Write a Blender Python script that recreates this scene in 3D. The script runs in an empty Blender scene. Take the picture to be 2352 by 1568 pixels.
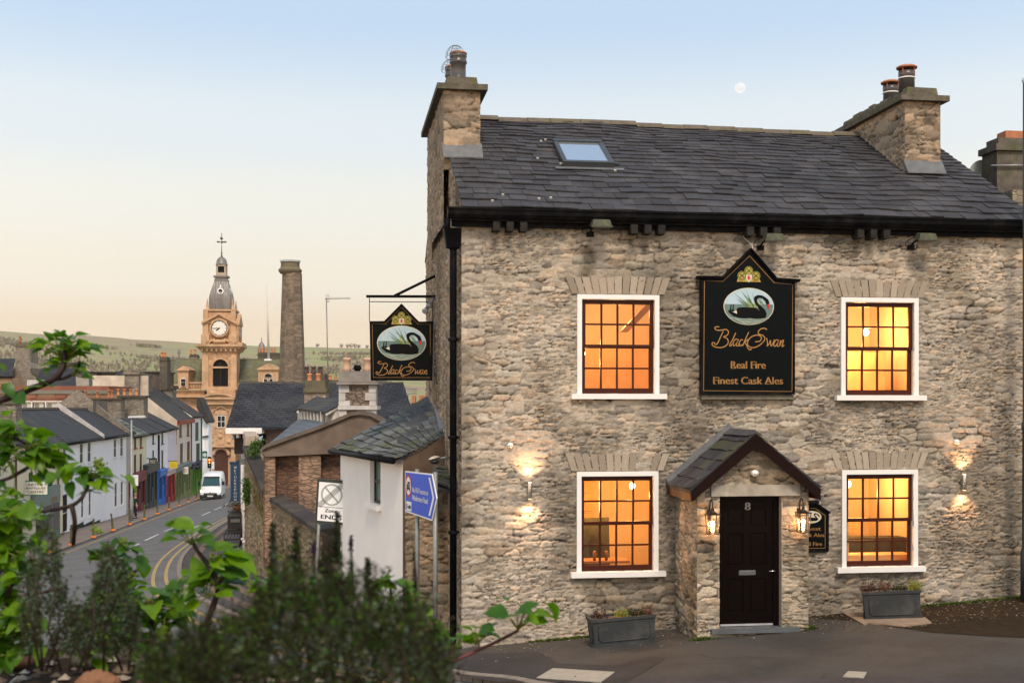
import bpy, math, random
import numpy as np
from mathutils import Vector, Matrix
from mathutils import noise as mnoise
S = bpy.context.scene
COL = S.collection
rad = math.radians
F = 2867.0            # focal length in units of the 2352-px-wide frame
EYE = 3.5
# ---------------- camera ----------------
cd = bpy.data.cameras.new('camera'); cam = bpy.data.objects.new('camera', cd); COL.objects.link(cam)
cam.location = (0, 0, EYE); cam.rotation_euler = (rad(90), 0, 0)
cd.sensor_width = 36; cd.lens = 36*F/2352; cd.shift_y = 146/2352
cd.clip_start = .1; cd.clip_end = 9000
cd.dof.use_dof = True; cd.dof.focus_distance = 20.5; cd.dof.aperture_fstop = 9
S.camera = cam
# ---------------- world: clear dusk sky, sun behind the camera ----------------
SUN_EL, SUN_AZ = rad(50), rad(172)      # azimuth measured from +Y clockwise
w = bpy.data.worlds.new('World'); S.world = w; w.use_nodes = True
nt = w.node_tree; nt.nodes.clear()
wo = nt.nodes.new('ShaderNodeOutputWorld'); bg = nt.nodes.new('ShaderNodeBackground')
tc = nt.nodes.new('ShaderNodeTexCoord'); sep = nt.nodes.new('ShaderNodeSeparateXYZ')
nt.links.new(tc.outputs['Generated'], sep.inputs[0])
ramp = nt.nodes.new('ShaderNodeValToRGB'); nt.links.new(sep.outputs['Z'], ramp.inputs[0])
cr = ramp.color_ramp; cr.interpolation = 'EASE'
def lin(r, g, b): return tuple(((c/255)/12.92 if c/255 <= .04045 else ((c/255+.055)/1.055)**2.4) for c in (r, g, b))
stops = [(0.0, lin(244, 216, 184)), (.055, lin(249, 229, 202)), (.10, lin(249, 240, 223)), (.155, lin(244, 243, 234)),
         (.21, lin(229, 238, 243)), (.30, lin(194, 218, 243)), (.5, lin(150, 176, 208)), (1.0, lin(120, 145, 178))]
while len(cr.elements) < len(stops): cr.elements.new(.5)
for e, (p, c) in zip(cr.elements, stops): e.position = p; e.color = (*c, 1)
sky = nt.nodes.new('ShaderNodeTexSky'); sky.sky_type = 'NISHITA'; sky.sun_disc = False
sky.sun_elevation = rad(6); sky.sun_rotation = SUN_AZ
mx = nt.nodes.new('ShaderNodeMixRGB'); mx.blend_type = 'ADD'; mx.inputs[0].default_value = .006
nt.links.new(ramp.outputs[0], mx.inputs[1]); nt.links.new(sky.outputs[0], mx.inputs[2])
def mth(op, a, b=None):
    n = nt.nodes.new('ShaderNodeMath'); n.operation = op; n.use_clamp = False
    for i, x in enumerate((a, b)):
        if x is None: continue
        if hasattr(x, 'is_output'): nt.links.new(x, n.inputs[i])
        else: n.inputs[i].default_value = x
    return n.outputs[0]
# the afterglow of the set sun, behind the camera
gl_ = mth('MULTIPLY', mth('POWER', mth('MULTIPLY_ADD' if False else 'ADD', mth('MULTIPLY', sep.outputs['Y'], -.5), .5), 1.2), 1.45)
gv = nt.nodes.new('ShaderNodeMixRGB'); gv.blend_type = 'MIX'; gv.use_clamp = False; nt.links.new(gl_, gv.inputs[0]); gv.inputs[1].default_value = (1, 1, 1, 1); gv.inputs[2].default_value = (2.15, 1.9, 1.65, 1)
gm_ = nt.nodes.new('ShaderNodeMixRGB'); gm_.blend_type = 'MULTIPLY'; gm_.inputs[0].default_value = 1; nt.links.new(mx.outputs[0], gm_.inputs[1]); nt.links.new(gv.outputs[0], gm_.inputs[2])
nt.links.new(gm_.outputs[0], bg.inputs[0]); bg.inputs[1].default_value = 1.0
nt.links.new(bg.outputs[0], wo.inputs[0])
sd = bpy.data.lights.new('sun', 'SUN'); sun = bpy.data.objects.new('sun', sd); COL.objects.link(sun)
sd.energy = 3.3; sd.angle = rad(16); sd.color = (1, .83, .66)
sun.rotation_euler = (rad(90)-SUN_EL, 0, rad(180)-SUN_AZ)
S.view_settings.view_transform = 'Standard'; S.view_settings.look = 'None'
S.view_settings.gamma = 1; S.view_settings.exposure = 0.0
S.cycles.max_bounces = 6; S.cycles.transparent_max_bounces = 12; S.cycles.caustics_reflective = False
S.cycles.caustics_refractive = False; S.cycles.sample_clamp_indirect = 4
# ---------------- ground + pixel helpers ----------------
XB = -.8              # the slope eases to the right of the pub's left corner
def gz(X, Y): return -.42 + (.085 if X < XB else .068)*(X+.8) - .028*(Y-19.6)
def P(x, y, Y): return Vector(((x-1176)/F*Y, Y, EYE+(930-y)/F*Y))
def G(x, y, dz=0):
    a, b = (x-1176)/F, (930-y)/F        # EYE+bt = gz(at,t)+dz
    for k in (.085, .068):
        t = (EYE - (-.42+k*.8+.5488) - dz)/(k*a-.028-b)
        if k == .068 or a*t < XB: return Vector((a*t, t, EYE+b*t))
class Fr:
    def __init__(s, o, rz):
        s.o = Vector(o); s.rz = rz; s.c = math.cos(rz); s.s = math.sin(rz)
    def L(s, x, y, d=0.0):
        dx, dy, dz = (x-1176)/F, 1.0, (930-y)/F
        ox, oy, oz = -s.o.x, -s.o.y, EYE-s.o.z
        lo = (ox*s.c+oy*s.s, -ox*s.s+oy*s.c); ld = (dx*s.c+dy*s.s, -dx*s.s+dy*s.c)
        t = (d-lo[1])/ld[1]
        return lo[0]+t*ld[0], oz+t*dz
    def W(s, u, d, z): return Vector((s.o.x+u*s.c-d*s.s, s.o.y+u*s.s+d*s.c, s.o.z+z))
# ---------------- mesh builder ----------------
MATS = {}
INV = {}
class MB:
    def __init__(s): s.v = []; s.f = []; s.m = []; s.sm = []; s.c = []; s.mi = 0; s.smooth = False; s.col = None
    def face(s, ids):
        s.f.append(tuple(ids)); s.m.append(s.mi); s.sm.append(s.smooth); s.c.append(s.col)
    def add(s, pts): n = len(s.v); s.v += [tuple(p) for p in pts]; return n
    def poly(s, pts): n = s.add(pts); s.face(range(n, n+len(pts)))
    def box(s, x0, x1, y0, y1, z0, z1):
        n = s.add([(x, y, z) for z in (z0, z1) for y in (y0, y1) for x in (x0, x1)])
        for q in ((0, 2, 3, 1), (4, 5, 7, 6), (0, 1, 5, 4), (2, 6, 7, 3), (0, 4, 6, 2), (1, 3, 7, 5)): s.face([n+i for i in q])
    def hexa(s, b, t):
        n = s.add(list(b)+list(t))
        for q in ((3, 2, 1, 0), (4, 5, 6, 7), (0, 1, 5, 4), (1, 2, 6, 5), (2, 3, 7, 6), (3, 0, 4, 7)): s.face([n+i for i in q])
    def prism(s, pts, ex):
        ex = Vector(ex); k = len(pts); n = s.add(pts); s.add([Vector(p)+ex for p in pts])
        s.face(reversed(range(n, n+k))); s.face(range(n+k, n+2*k))
        for i in range(k): j = (i+1) % k; s.face((n+i, n+j, n+k+j, n+k+i))
    def path(s, pts, rs, n=8, cap=True):
        pts = [Vector(p) for p in pts]
        if not hasattr(rs, '__len__'): rs = [rs]*len(pts)
        base = []; up = None; sm0 = s.smooth; s.smooth = True
        for i, p in enumerate(pts):
            d = (pts[min(i+1, len(pts)-1)]-pts[max(i-1, 0)])
            if d.length < 1e-9: d = Vector((0, 0, 1))
            d.normalize()
            if up is None: up = Vector((0, 0, 1)) if abs(d.z) < .9 else Vector((0, 1, 0))
            a = d.cross(up)
            if a.length < 1e-6: a = d.cross(Vector((1, 0, 0)))
            a.normalize(); b = d.cross(a); b.normalize()
            base.append(s.add([p+rs[i]*(math.cos(2*math.pi*k/n)*a+math.sin(2*math.pi*k/n)*b) for k in range(n)]))
        for i in range(len(pts)-1):
            for k in range(n):
                j = (k+1) % n; s.face((base[i]+k, base[i]+j, base[i+1]+j, base[i+1]+k))
        s.smooth = sm0
        if cap: s.face(reversed(range(base[0], base[0]+n))); s.face(range(base[-1], base[-1]+n))
    def lathe(s, prof, c=(0, 0, 0), n=16, smooth=True, sq=None, rot=0):
        base = []; sm0 = s.smooth; s.smooth = smooth
        for r, z in prof:
            base.append(s.add([(c[0]+r*math.cos(rot+2*math.pi*k/n), c[1]+r*math.sin(rot+2*math.pi*k/n), c[2]+z) for k in range(n)]))
        for i in range(len(prof)-1):
            for k in range(n):
                j = (k+1) % n; s.face((base[i]+k, base[i]+j, base[i+1]+j, base[i+1]+k))
        s.smooth = False
        s.face(reversed(range(base[0], base[0]+n))); s.face(range(base[-1], base[-1]+n)); s.smooth = sm0
    def ball(s, c, r, n=10, sz=1.0, ax=1.0):
        c = Vector(c); m = max(4, n//2)
        pr = [(max(1e-4, r*math.sin(math.pi*i/m)), -r*sz*math.cos(math.pi*i/m)) for i in range(m+1)]
        s.lathe(pr, c, n)
    def build(s, name, mats, parent=None, world=False, uv=True, attr=None):
        if not isinstance(mats, (list, tuple)): mats = [mats]
        v = s.v
        if world and parent is not None:
            im = INV[parent.name]; v = [tuple(im @ Vector(p)) for p in v]
        me = bpy.data.meshes.new(name); me.from_pydata(v, [], s.f)
        for m in mats: me.materials.append(m)
        me.polygons.foreach_set('material_index', s.m); me.polygons.foreach_set('use_smooth', s.sm)
        if any(c is not None for c in s.c):
            a = me.color_attributes.new('Col', 'FLOAT_COLOR', 'CORNER'); d = []
            for p, c in zip(me.polygons, s.c):
                c = c or (1, 1, 1); d += [c[0], c[1], c[2], 1.0]*p.loop_total
            a.data.foreach_set('color', d)
        if uv: auto_uv(me)
        return link(name, me, parent)
def auto_uv(me):
    nl = len(me.loops)
    if not nl: return
    co = np.empty(len(me.vertices)*3); me.vertices.foreach_get('co', co); co = co.reshape(-1, 3)
    li = np.empty(nl, int); me.loops.foreach_get('vertex_index', li)
    npoly = len(me.polygons); ls = np.empty(npoly, int); lt = np.empty(npoly, int)
    me.polygons.foreach_get('loop_start', ls); me.polygons.foreach_get('loop_total', lt)
    nn = np.empty(npoly*3); me.polygons.foreach_get('normal', nn); nn = nn.reshape(-1, 3)
    n = np.repeat(nn, lt, axis=0); p = co[li]
    hx = np.stack([-n[:, 1], n[:, 0], 0*n[:, 0]], 1); hl = np.linalg.norm(hx, axis=1)
    flat = hl < .15; hx[flat] = (1, 0, 0); hl[flat] = 1; t1 = hx/hl[:, None]
    t2 = np.cross(n, t1); t2[flat] = (0, 1, 0)
    uv = np.stack([(p*t1).sum(1), (p*t2).sum(1)], 1)
    l = me.uv_layers.new(name='UVMap'); l.data.foreach_set('uv', uv.ravel())
def link(name, me, parent=None):
    o = bpy.data.objects.new(name, me); COL.objects.link(o)
    if parent is not None: o.parent = parent
    return o
def thing(name, label, cat, loc=(0, 0, 0), rz=0.0, group=None, rot=None):
    o = bpy.data.objects.new(name, None); COL.objects.link(o); o.empty_display_size = .2
    o.location = loc; o.rotation_euler = rot or (0, 0, rz)
    from mathutils import Euler
    INV[o.name] = (Matrix.Translation(Vector(loc)) @ Euler(rot or (0, 0, rz)).to_matrix().to_4x4()).inverted()
    o['label'] = label; o['category'] = cat
    if group: o['group'] = group
    return o
def tag(o, label, cat, group=None):
    o['label'] = label; o['category'] = cat
    if group: o['group'] = group
    return o
def kind(o, k): o['kind'] = k; return o
def dup(root, loc, label=None, rz=None, scale=None):
    r = root.copy(); COL.objects.link(r); r.location = loc
    if rz is not None: r.rotation_euler = (0, 0, rz)
    if scale: r.scale = scale
    if label: r['label'] = label
    for ch in list(root.children):
        c = ch.copy(); COL.objects.link(c); c.parent = r
        for g in list(ch.children):
            d = g.copy(); COL.objects.link(d); d.parent = c
    return r
# ---------------- materials ----------------
def nodes(name):
    m = bpy.data.materials.new(name); m.use_nodes = True; t = m.node_tree
    b = t.nodes['Principled BSDF']; return m, t, b
def N(t, ty, **k):
    n = t.nodes.new(ty)
    for a, v in k.items():
        if a.startswith('_'): n.inputs[a[1:].replace('_', ' ')].default_value = v
        else: setattr(n, a, v)
    return n
def mixc(t, mode, f, a, b):
    n = t.nodes.new('ShaderNodeMixRGB'); n.blend_type = mode
    for i, x in ((0, f), (1, a), (2, b)):
        if hasattr(x, 'is_output'): t.links.new(x, n.inputs[i])
        elif i == 0: n.inputs[0].default_value = x
        else: n.inputs[i].default_value = (*x[:3], 1)
    return n.outputs[0]
def rmp(t, fac, stops, ease='LINEAR'):
    n = t.nodes.new('ShaderNodeValToRGB'); t.links.new(fac, n.inputs[0]); c = n.color_ramp; c.interpolation = ease
    while len(c.elements) < len(stops): c.elements.new(.5)
    for e, (p, q) in zip(c.elements, stops): e.position = p; e.color = (*(q if hasattr(q, '__len__') else (q, q, q)), 1)
    return n.outputs[0]
def nz(t, vec, scale, detail=4, rough=.55, dist=0):
    n = t.nodes.new('ShaderNodeTexNoise'); n.inputs['Scale'].default_value = scale; n.inputs['Detail'].default_value = detail
    n.inputs['Roughness'].default_value = rough; n.inputs['Distortion'].default_value = dist; t.links.new(vec, n.inputs['Vector'])
    return n.outputs['Fac']
def bumpn(t, b, h, strength=.4, dist=.02):
    n = t.nodes.new('ShaderNodeBump'); n.inputs['Strength'].default_value = strength; n.inputs['Distance'].default_value = dist
    t.links.new(h, n.inputs['Height']); t.links.new(n.outputs[0], b.inputs['Normal'])
def setb(b, rough=.7, spec=.3, metal=0):
    b.inputs['Roughness'].default_value = rough; b.inputs['Specular IOR Level'].default_value = spec; b.inputs['Metallic'].default_value = metal
def pm(name, c, rough=.7, spec=.3, metal=0, var=.25, sc=6, bump=.15, bs=40, stain=None, attr=False, stretch=None):
    if name in MATS: return MATS[name]
    m, t, b = nodes(name); setb(b, rough, spec, metal)
    o = N(t, 'ShaderNodeTexCoord').outputs['Object']
    v = o
    if stretch:
        mp = N(t, 'ShaderNodeMapping'); mp.inputs['Scale'].default_value = stretch; t.links.new(o, mp.inputs[0]); v = mp.outputs[0]
    f = nz(t, v, sc, 5, .6)
    base = c
    if attr:
        a = N(t, 'ShaderNodeAttribute', attribute_name='Col'); base = mixc(t, 'MULTIPLY', 1, a.outputs['Color'], c)
    lo = rmp(t, f, [(.25, 1-var), (.75, 1+var*.5)])
    col = mixc(t, 'MULTIPLY', 1, base, lo)
    if stain:
        g = nz(t, v, sc*.35, 6, .65); mk = rmp(t, g, [(.5, 0), (.68, 1)]); col = mixc(t, 'MIX', mk, col, stain)
    t.links.new(col, b.inputs['Base Color'])
    if bump: bumpn(t, b, nz(t, o, bs, 4, .6), bump, .01)
    MATS[name] = m; return m
def emat(name, c, s):
    if name in MATS: return MATS[name]
    m, t, b = nodes(name); b.inputs['Base Color'].default_value = (*[x*.5 for x in c], 1)
    b.inputs['Emission Color'].default_value = (*c, 1); b.inputs['Emission Strength'].default_value = s
    MATS[name] = m; return m
def tiles(name, c1, c2, mortar, bw, bh, ms=.012, rough=.6, moss=None, mossa=.5, spec=.12, bias=0):
    if name in MATS: return MATS[name]
    m, t, b = nodes(name); setb(b, rough, spec)
    uv = N(t, 'ShaderNodeTexCoord').outputs['UV']
    br = N(t, 'ShaderNodeTexBrick'); t.links.new(uv, br.inputs[0])
    for k, v in (('Scale', 1.0), ('Brick Width', bw), ('Row Height', bh), ('Mortar Size', ms), ('Mortar Smooth', .3), ('Bias', bias)): br.inputs[k].default_value = v
    br.inputs['Color1'].default_value = (*c1, 1); br.inputs['Color2'].default_value = (*c2, 1); br.inputs['Mortar'].default_value = (*mortar, 1)
    f = nz(t, uv, 1.3, 6, .65); col = mixc(t, 'MULTIPLY', 1, br.outputs[0], rmp(t, f, [(.3, .65), (.7, 1.25)]))
    if moss: col = mixc(t, 'MIX', rmp(t, nz(t, uv, .55, 6, .7), [(.45, 0), (.7, mossa)]), col, moss)
    t.links.new(col, b.inputs['Base Color']); bumpn(t, b, br.outputs['Fac'], -.5, .02)
    MATS[name] = m; return m
def rubble(name, c1, c2, mortar, sx=3.2, sy=8.0, moss=None, rough=.85):
    """rubble masonry for walls farther off: stretched cells in metres with bump"""
    if name in MATS: return MATS[name]
    m, t, b = nodes(name); setb(b, rough, .2)
    uv = N(t, 'ShaderNodeTexCoord').outputs['UV']
    mp = N(t, 'ShaderNodeMapping'); mp.inputs['Scale'].default_value = (sx, sy, 1); t.links.new(uv, mp.inputs[0])
    nn = N(t, 'ShaderNodeTexNoise'); nn.inputs['Scale'].default_value = 1.3; t.links.new(mp.outputs[0], nn.inputs['Vector'])
    v = mixc(t, 'ADD', .5, mp.outputs[0], nn.outputs['Color'])
    vo = N(t, 'ShaderNodeTexVoronoi', feature='DISTANCE_TO_EDGE'); vo.inputs['Scale'].default_value = 1; vo.inputs['Randomness'].default_value = .85; t.links.new(v, vo.inputs[0])
    vc = N(t, 'ShaderNodeTexVoronoi'); vc.inputs['Scale'].default_value = 1; vc.inputs['Randomness'].default_value = .85; t.links.new(v, vc.inputs[0])
    e = rmp(t, vo.outputs['Distance'], [(.0, 0), (.12, 1)])
    sp = N(t, 'ShaderNodeSeparateColor'); t.links.new(vc.outputs['Color'], sp.inputs[0])
    st = mixc(t, 'MIX', sp.outputs[0], c1, c2)
    col = mixc(t, 'MIX', e, mortar, st)
    col = mixc(t, 'MULTIPLY', 1, col, rmp(t, nz(t, uv, 9, 6, .7), [(.3, .6), (.7, 1.3)]))
    col = mixc(t, 'MULTIPLY', 1, col, rmp(t, nz(t, uv, .9, 4, .6), [(.35, .7), (.65, 1.15)]))
    if moss: col = mixc(t, 'MIX', rmp(t, nz(t, uv, 1.1, 6, .7), [(.48, 0), (.65, .75)]), col, moss)
    t.links.new(col, b.inputs['Base Color']); bumpn(t, b, e, .6, .03)
    MATS[name] = m; return m
def glassm(name='window_glass', tint=(.03, .035, .04)):
    if name in MATS: return MATS[name]
    m, t, b = nodes(name); b.inputs['Base Color'].default_value = (*tint, 1); setb(b, .2, .28); MATS[name] = m; return m
def clear_glass():
    if 'clear_pane' in MATS: return MATS['clear_pane']
    m = bpy.data.materials.new('clear_pane'); m.use_nodes = True; t = m.node_tree; t.nodes.clear()
    o = N(t, 'ShaderNodeOutputMaterial'); tr = N(t, 'ShaderNodeBsdfTransparent'); gl = N(t, 'ShaderNodeBsdfGlossy'); gl.inputs['Roughness'].default_value = .03
    tr.inputs[0].default_value = (.97, .97, .96, 1)
    ms = N(t, 'ShaderNodeMixShader'); ms.inputs[0].default_value = .05
    t.links.new(tr.outputs[0], ms.inputs[1]); t.links.new(gl.outputs[0], ms.inputs[2]); t.links.new(ms.outputs[0], o.inputs[0])
    MATS['clear_pane'] = m; return m
def leafm(name, c, c2, rough=.35, trans=.35, sheen=.5):
    if name in MATS: return MATS[name]
    m, t, b = nodes(name); setb(b, rough, sheen)
    a = N(t, 'ShaderNodeAttribute', attribute_name='Col'); sp = N(t, 'ShaderNodeSeparateColor'); t.links.new(a.outputs['Color'], sp.inputs[0])
    col = mixc(t, 'MIX', sp.outputs[0], c, c2)
    col = mixc(t, 'MULTIPLY', 1, col, rmp(t, nz(t, N(t, 'ShaderNodeTexCoord').outputs['Object'], 60, 3), [(.3, .8), (.7, 1.15)]))
    t.links.new(col, b.inputs['Base Color'])
    tl = N(t, 'ShaderNodeBsdfTranslucent'); cc = mixc(t, 'MULTIPLY', 1, col, (1.6, 1.9, .5)); t.links.new(cc, tl.inputs[0])
    ms = N(t, 'ShaderNodeMixShader'); ms.inputs[0].default_value = trans
    out = t.nodes['Material Output']; t.links.new(b.outputs[0], ms.inputs[1]); t.links.new(tl.outputs[0], ms.inputs[2]); t.links.new(ms.outputs[0], out.inputs[0])
    MATS[name] = m; return m
def asphalt(name, c, speck=.5, blotch=.25, warm=None):
    if name in MATS: return MATS[name]
    m, t, b = nodes(name); setb(b, .85, .25)
    o = N(t, 'ShaderNodeTexCoord').outputs['Object']
    f = nz(t, o, 90, 3, .7); g = nz(t, o, .8, 5, .6); h = nz(t, o, 7, 4, .6)
    col = mixc(t, 'MULTIPLY', 1, c, rmp(t, f, [(.3, 1-speck), (.7, 1+speck)]))
    col = mixc(t, 'MULTIPLY', 1, col, rmp(t, g, [(.35, 1-blotch), (.65, 1+blotch)]))
    col = mixc(t, 'MULTIPLY', 1, col, rmp(t, h, [(.3, .88), (.7, 1.1)]))
    if warm: col = mixc(t, 'MIX', rmp(t, g, [(.5, 0), (.7, .6)]), col, warm)
    t.links.new(col, b.inputs['Base Color']); bumpn(t, b, f, .3, .006)
    MATS[name] = m; return m
# ---------------- numpy stone relief ----------------
def _h(i, j, s):
    x = (i.astype(np.int64)*374761393 + j.astype(np.int64)*668265263 + s*1442695041) & 0xffffffff
    x = ((x ^ (x >> 13))*1274126177) & 0xffffffff; x = (x ^ (x >> 16)) & 0xffffffff
    return x/4294967295.0
def vnoise(u, v, s):
    i = np.floor(u).astype(int); j = np.floor(v).astype(int); a = u-i; b = v-j
    a = a*a*(3-2*a); b = b*b*(3-2*b)
    return (_h(i, j, s)*(1-a)+_h(i+1, j, s)*a)*(1-b)+(_h(i, j+1, s)*(1-a)+_h(i+1, j+1, s)*a)*b
def fbm(u, v, s, o=4):
    r = 0; a = .5; tot = 0
    for k in range(o): r = r+a*vnoise(u*2**k, v*2**k, s+k*17); tot += a; a *= .5
    return r/tot
def _cells(u, z, seed, cw, ch):
    gu = u/cw; gzz = z/ch
    j0 = np.floor(gzz).astype(int); F1 = np.full(u.shape, 9.); F2 = np.full(u.shape, 9.); rid = np.zeros(u.shape); rid2 = np.zeros(u.shape); tx = np.zeros(u.shape); ty = np.zeros(u.shape)
    for dj in (-2, -1, 0, 1, 2):
        j = j0+dj; off = _h(j, j*0+7, seed)*3; g = gu+off; i0 = np.floor(g).astype(int)
        for di in (-1, 0, 1):
            i = i0+di; px = i+.5+.85*(_h(i, j, seed+1)-.5); py = j+.5+.7*(_h(i, j, seed+2)-.5)
            wt = .70+.62*_h(i, j, seed+4)
            dx = np.abs(g-px); dy = np.abs(gzz-py)
            d = ((dx*.95)**4+dy**4)**.25*wt
            new = d < F1
            F2 = np.where(new, F1, np.minimum(F2, d)); rid = np.where(new, _h(i, j, seed+6), rid); rid2 = np.where(new, _h(i, j, seed+66), rid2)
            tx = np.where(new, g-px, tx); ty = np.where(new, gzz-py, ty); F1 = np.where(new, d, F1)
    return F2-F1, rid, rid2, tx, ty
def stones(u, z, seed, cw=.25, ch=.085, quoin=None):
    uu = u+.08*(fbm(u*2.2, z*4, seed+5, 3)-.5)+.050*(fbm(u*12, z*16, seed+8, 4)-.5)
    zz = z+.06*(fbm(u*1.4, z*2.2, seed+9, 3)-.5)+.030*(fbm(u*10, z*15, seed+3, 4)-.5)
    big = fbm(u*.9, z*.9, seed+77, 2)
    A = _cells(uu, zz, seed, cw, ch); B = _cells(uu, zz, seed+500, cw*1.7, ch*1.8); C = _cells(uu, zz, seed+900, cw*.62, ch*.62)
    sel = fbm(u*1.3, z*2.0, seed+300, 3); mb_, mc_ = sel > .585, sel < .43
    if quoin is not None: mb_ = mb_ | (u < quoin+.25*(vnoise(u*0, z*3.4, seed)-.5)); mc_ = mc_ & ~mb_
    e, rid, rid2, tx, ty = [np.where(mb_, b, np.where(mc_, c, a)) for a, b, c in zip(A, B, C)]
    sm = np.clip(e/.17, 0, 1); sm = sm*sm*(3-2*sm)
    flush = np.clip((fbm(u*3.1, z*5.3, seed+210, 3)-.38)*4.5, .15, 1)    # joints pointed flush in places
    jd = 1-(1-sm)*flush
    fine = fbm(u*24, z*44, seed+31, 4)-.5; layer = fbm(u*9, z*18, seed+41, 4)-.5
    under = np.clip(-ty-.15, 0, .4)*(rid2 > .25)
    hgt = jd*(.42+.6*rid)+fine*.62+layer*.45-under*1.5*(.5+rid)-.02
    return hgt, sm*flush+(1-flush)*.75, rid, rid2, big
PAL_F = np.array([(.300, .258, .205), (.34, .29, .225), (.245, .222, .19), (.40, .345, .275), (.37, .28, .195), (.19, .175, .155), (.30, .275, .235)])
def stone_sheet(name, fmap, u0, u1, z0f, z1f, res, seed, mat, parent, relief=.028, holes=(), cw=.25, ch=.095, tint=(1, 1, 1), dirt=None, edge=.0, pal=None, quoin=None):
    nu = max(2, int((u1-u0)/res)); us = np.linspace(u0, u1, nu+1)
    zb = np.array([z0f(x) for x in us]); zt = np.array([z1f(x) for x in us])
    nzz = max(2, int((zt-zb).max()/res)); T = np.linspace(0, 1, nzz+1)
    U = np.repeat(us[:, None], nzz+1, 1); Z = zb[:, None]+(zt-zb)[:, None]*T[None, :]
    h, sm, r1, r2, big = stones(U, Z, seed, cw, ch, quoin)
    hh = relief*(h-.35)
    if edge: hh = hh*np.clip(np.minimum(U-u0, u1-U)/edge, .15, 1)
    X, Y, ZZ = fmap(U, Z, hh)
    pal = PAL_F if pal is None else pal
    k = (r2*6.999).astype(int); k = np.where(r1 > .93, 4, k); k = np.where((k == 5) & (r1 > .45), 0, k)
    stc = pal[k]
    mort = np.array((.355, .30, .24)); n1 = fbm(U*30, Z*42, seed+91, 3)
    c = mort*(1-sm[..., None])+stc*sm[..., None]
    c = (c*.72+np.array((.36, .305, .245))*.28)*1.0*(.86+.28*r1)[..., None]
    c = c*(.72+.56*n1)[..., None]*(.85+.3*big)[..., None]
    cav = np.clip(.82+1.1*(h-.24), .16, 1.22)      # shade of joints and stone undersides painted into the colour
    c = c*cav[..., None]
    if dirt is not None:  # mask of dirt, with painted shade where a caller adds it
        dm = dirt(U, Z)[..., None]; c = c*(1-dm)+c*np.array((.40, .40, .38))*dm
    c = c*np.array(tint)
    nv = (nu+1)*(nzz+1); co = np.stack([X, Y, ZZ], -1).reshape(nv, 3)
    ii, jj = np.meshgrid(np.arange(nu), np.arange(nzz), indexing='ij')
    a = ii*(nzz+1)+jj; q = np.stack([a, a+(nzz+1), a+(nzz+2), a+1], -1).reshape(-1, 4)
    uc = (U[:-1, :-1]+U[1:, 1:]).ravel()/2; zc = (Z[:-1, :-1]+Z[1:, 1:]).ravel()/2
    keep = np.ones(len(q), bool)
    for (a0, a1, b0, b1) in holes: keep &= ~((uc > a0) & (uc < a1) & (zc > b0) & (zc < b1))
    q = q[keep]
    me = bpy.data.meshes.new(name); me.vertices.add(nv); me.vertices.foreach_set('co', co.ravel())
    me.loops.add(len(q)*4); me.loops.foreach_set('vertex_index', q.ravel())
    me.polygons.add(len(q)); me.polygons.foreach_set('loop_start', np.arange(len(q))*4)
    me.polygons.foreach_set('use_smooth', np.ones(len(q), bool))
    me.update(calc_edges=True)
    ca = me.color_attributes.new('Col', 'FLOAT_COLOR', 'POINT')
    ca.data.foreach_set('color', np.concatenate([c.reshape(nv, 3), np.ones((nv, 1))], 1).ravel())
    me.materials.append(mat); me.validate()
    return link(name, me, parent)
def stonemat():
    if 'rubble_stone' in MATS: return MATS['rubble_stone']
    m, t, b = nodes('rubble_stone'); setb(b, .95, .06)
    a = N(t, 'ShaderNodeAttribute', attribute_name='Col'); o = N(t, 'ShaderNodeTexCoord').outputs['Object']
    f = nz(t, o, 55, 6, .7); col = mixc(t, 'MULTIPLY', 1, a.outputs['Color'], rmp(t, f, [(.3, .8), (.7, 1.18)]))
    t.links.new(col, b.inputs['Base Color']); bumpn(t, b, f, .35, .01); MATS['rubble_stone'] = m; return m
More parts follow.
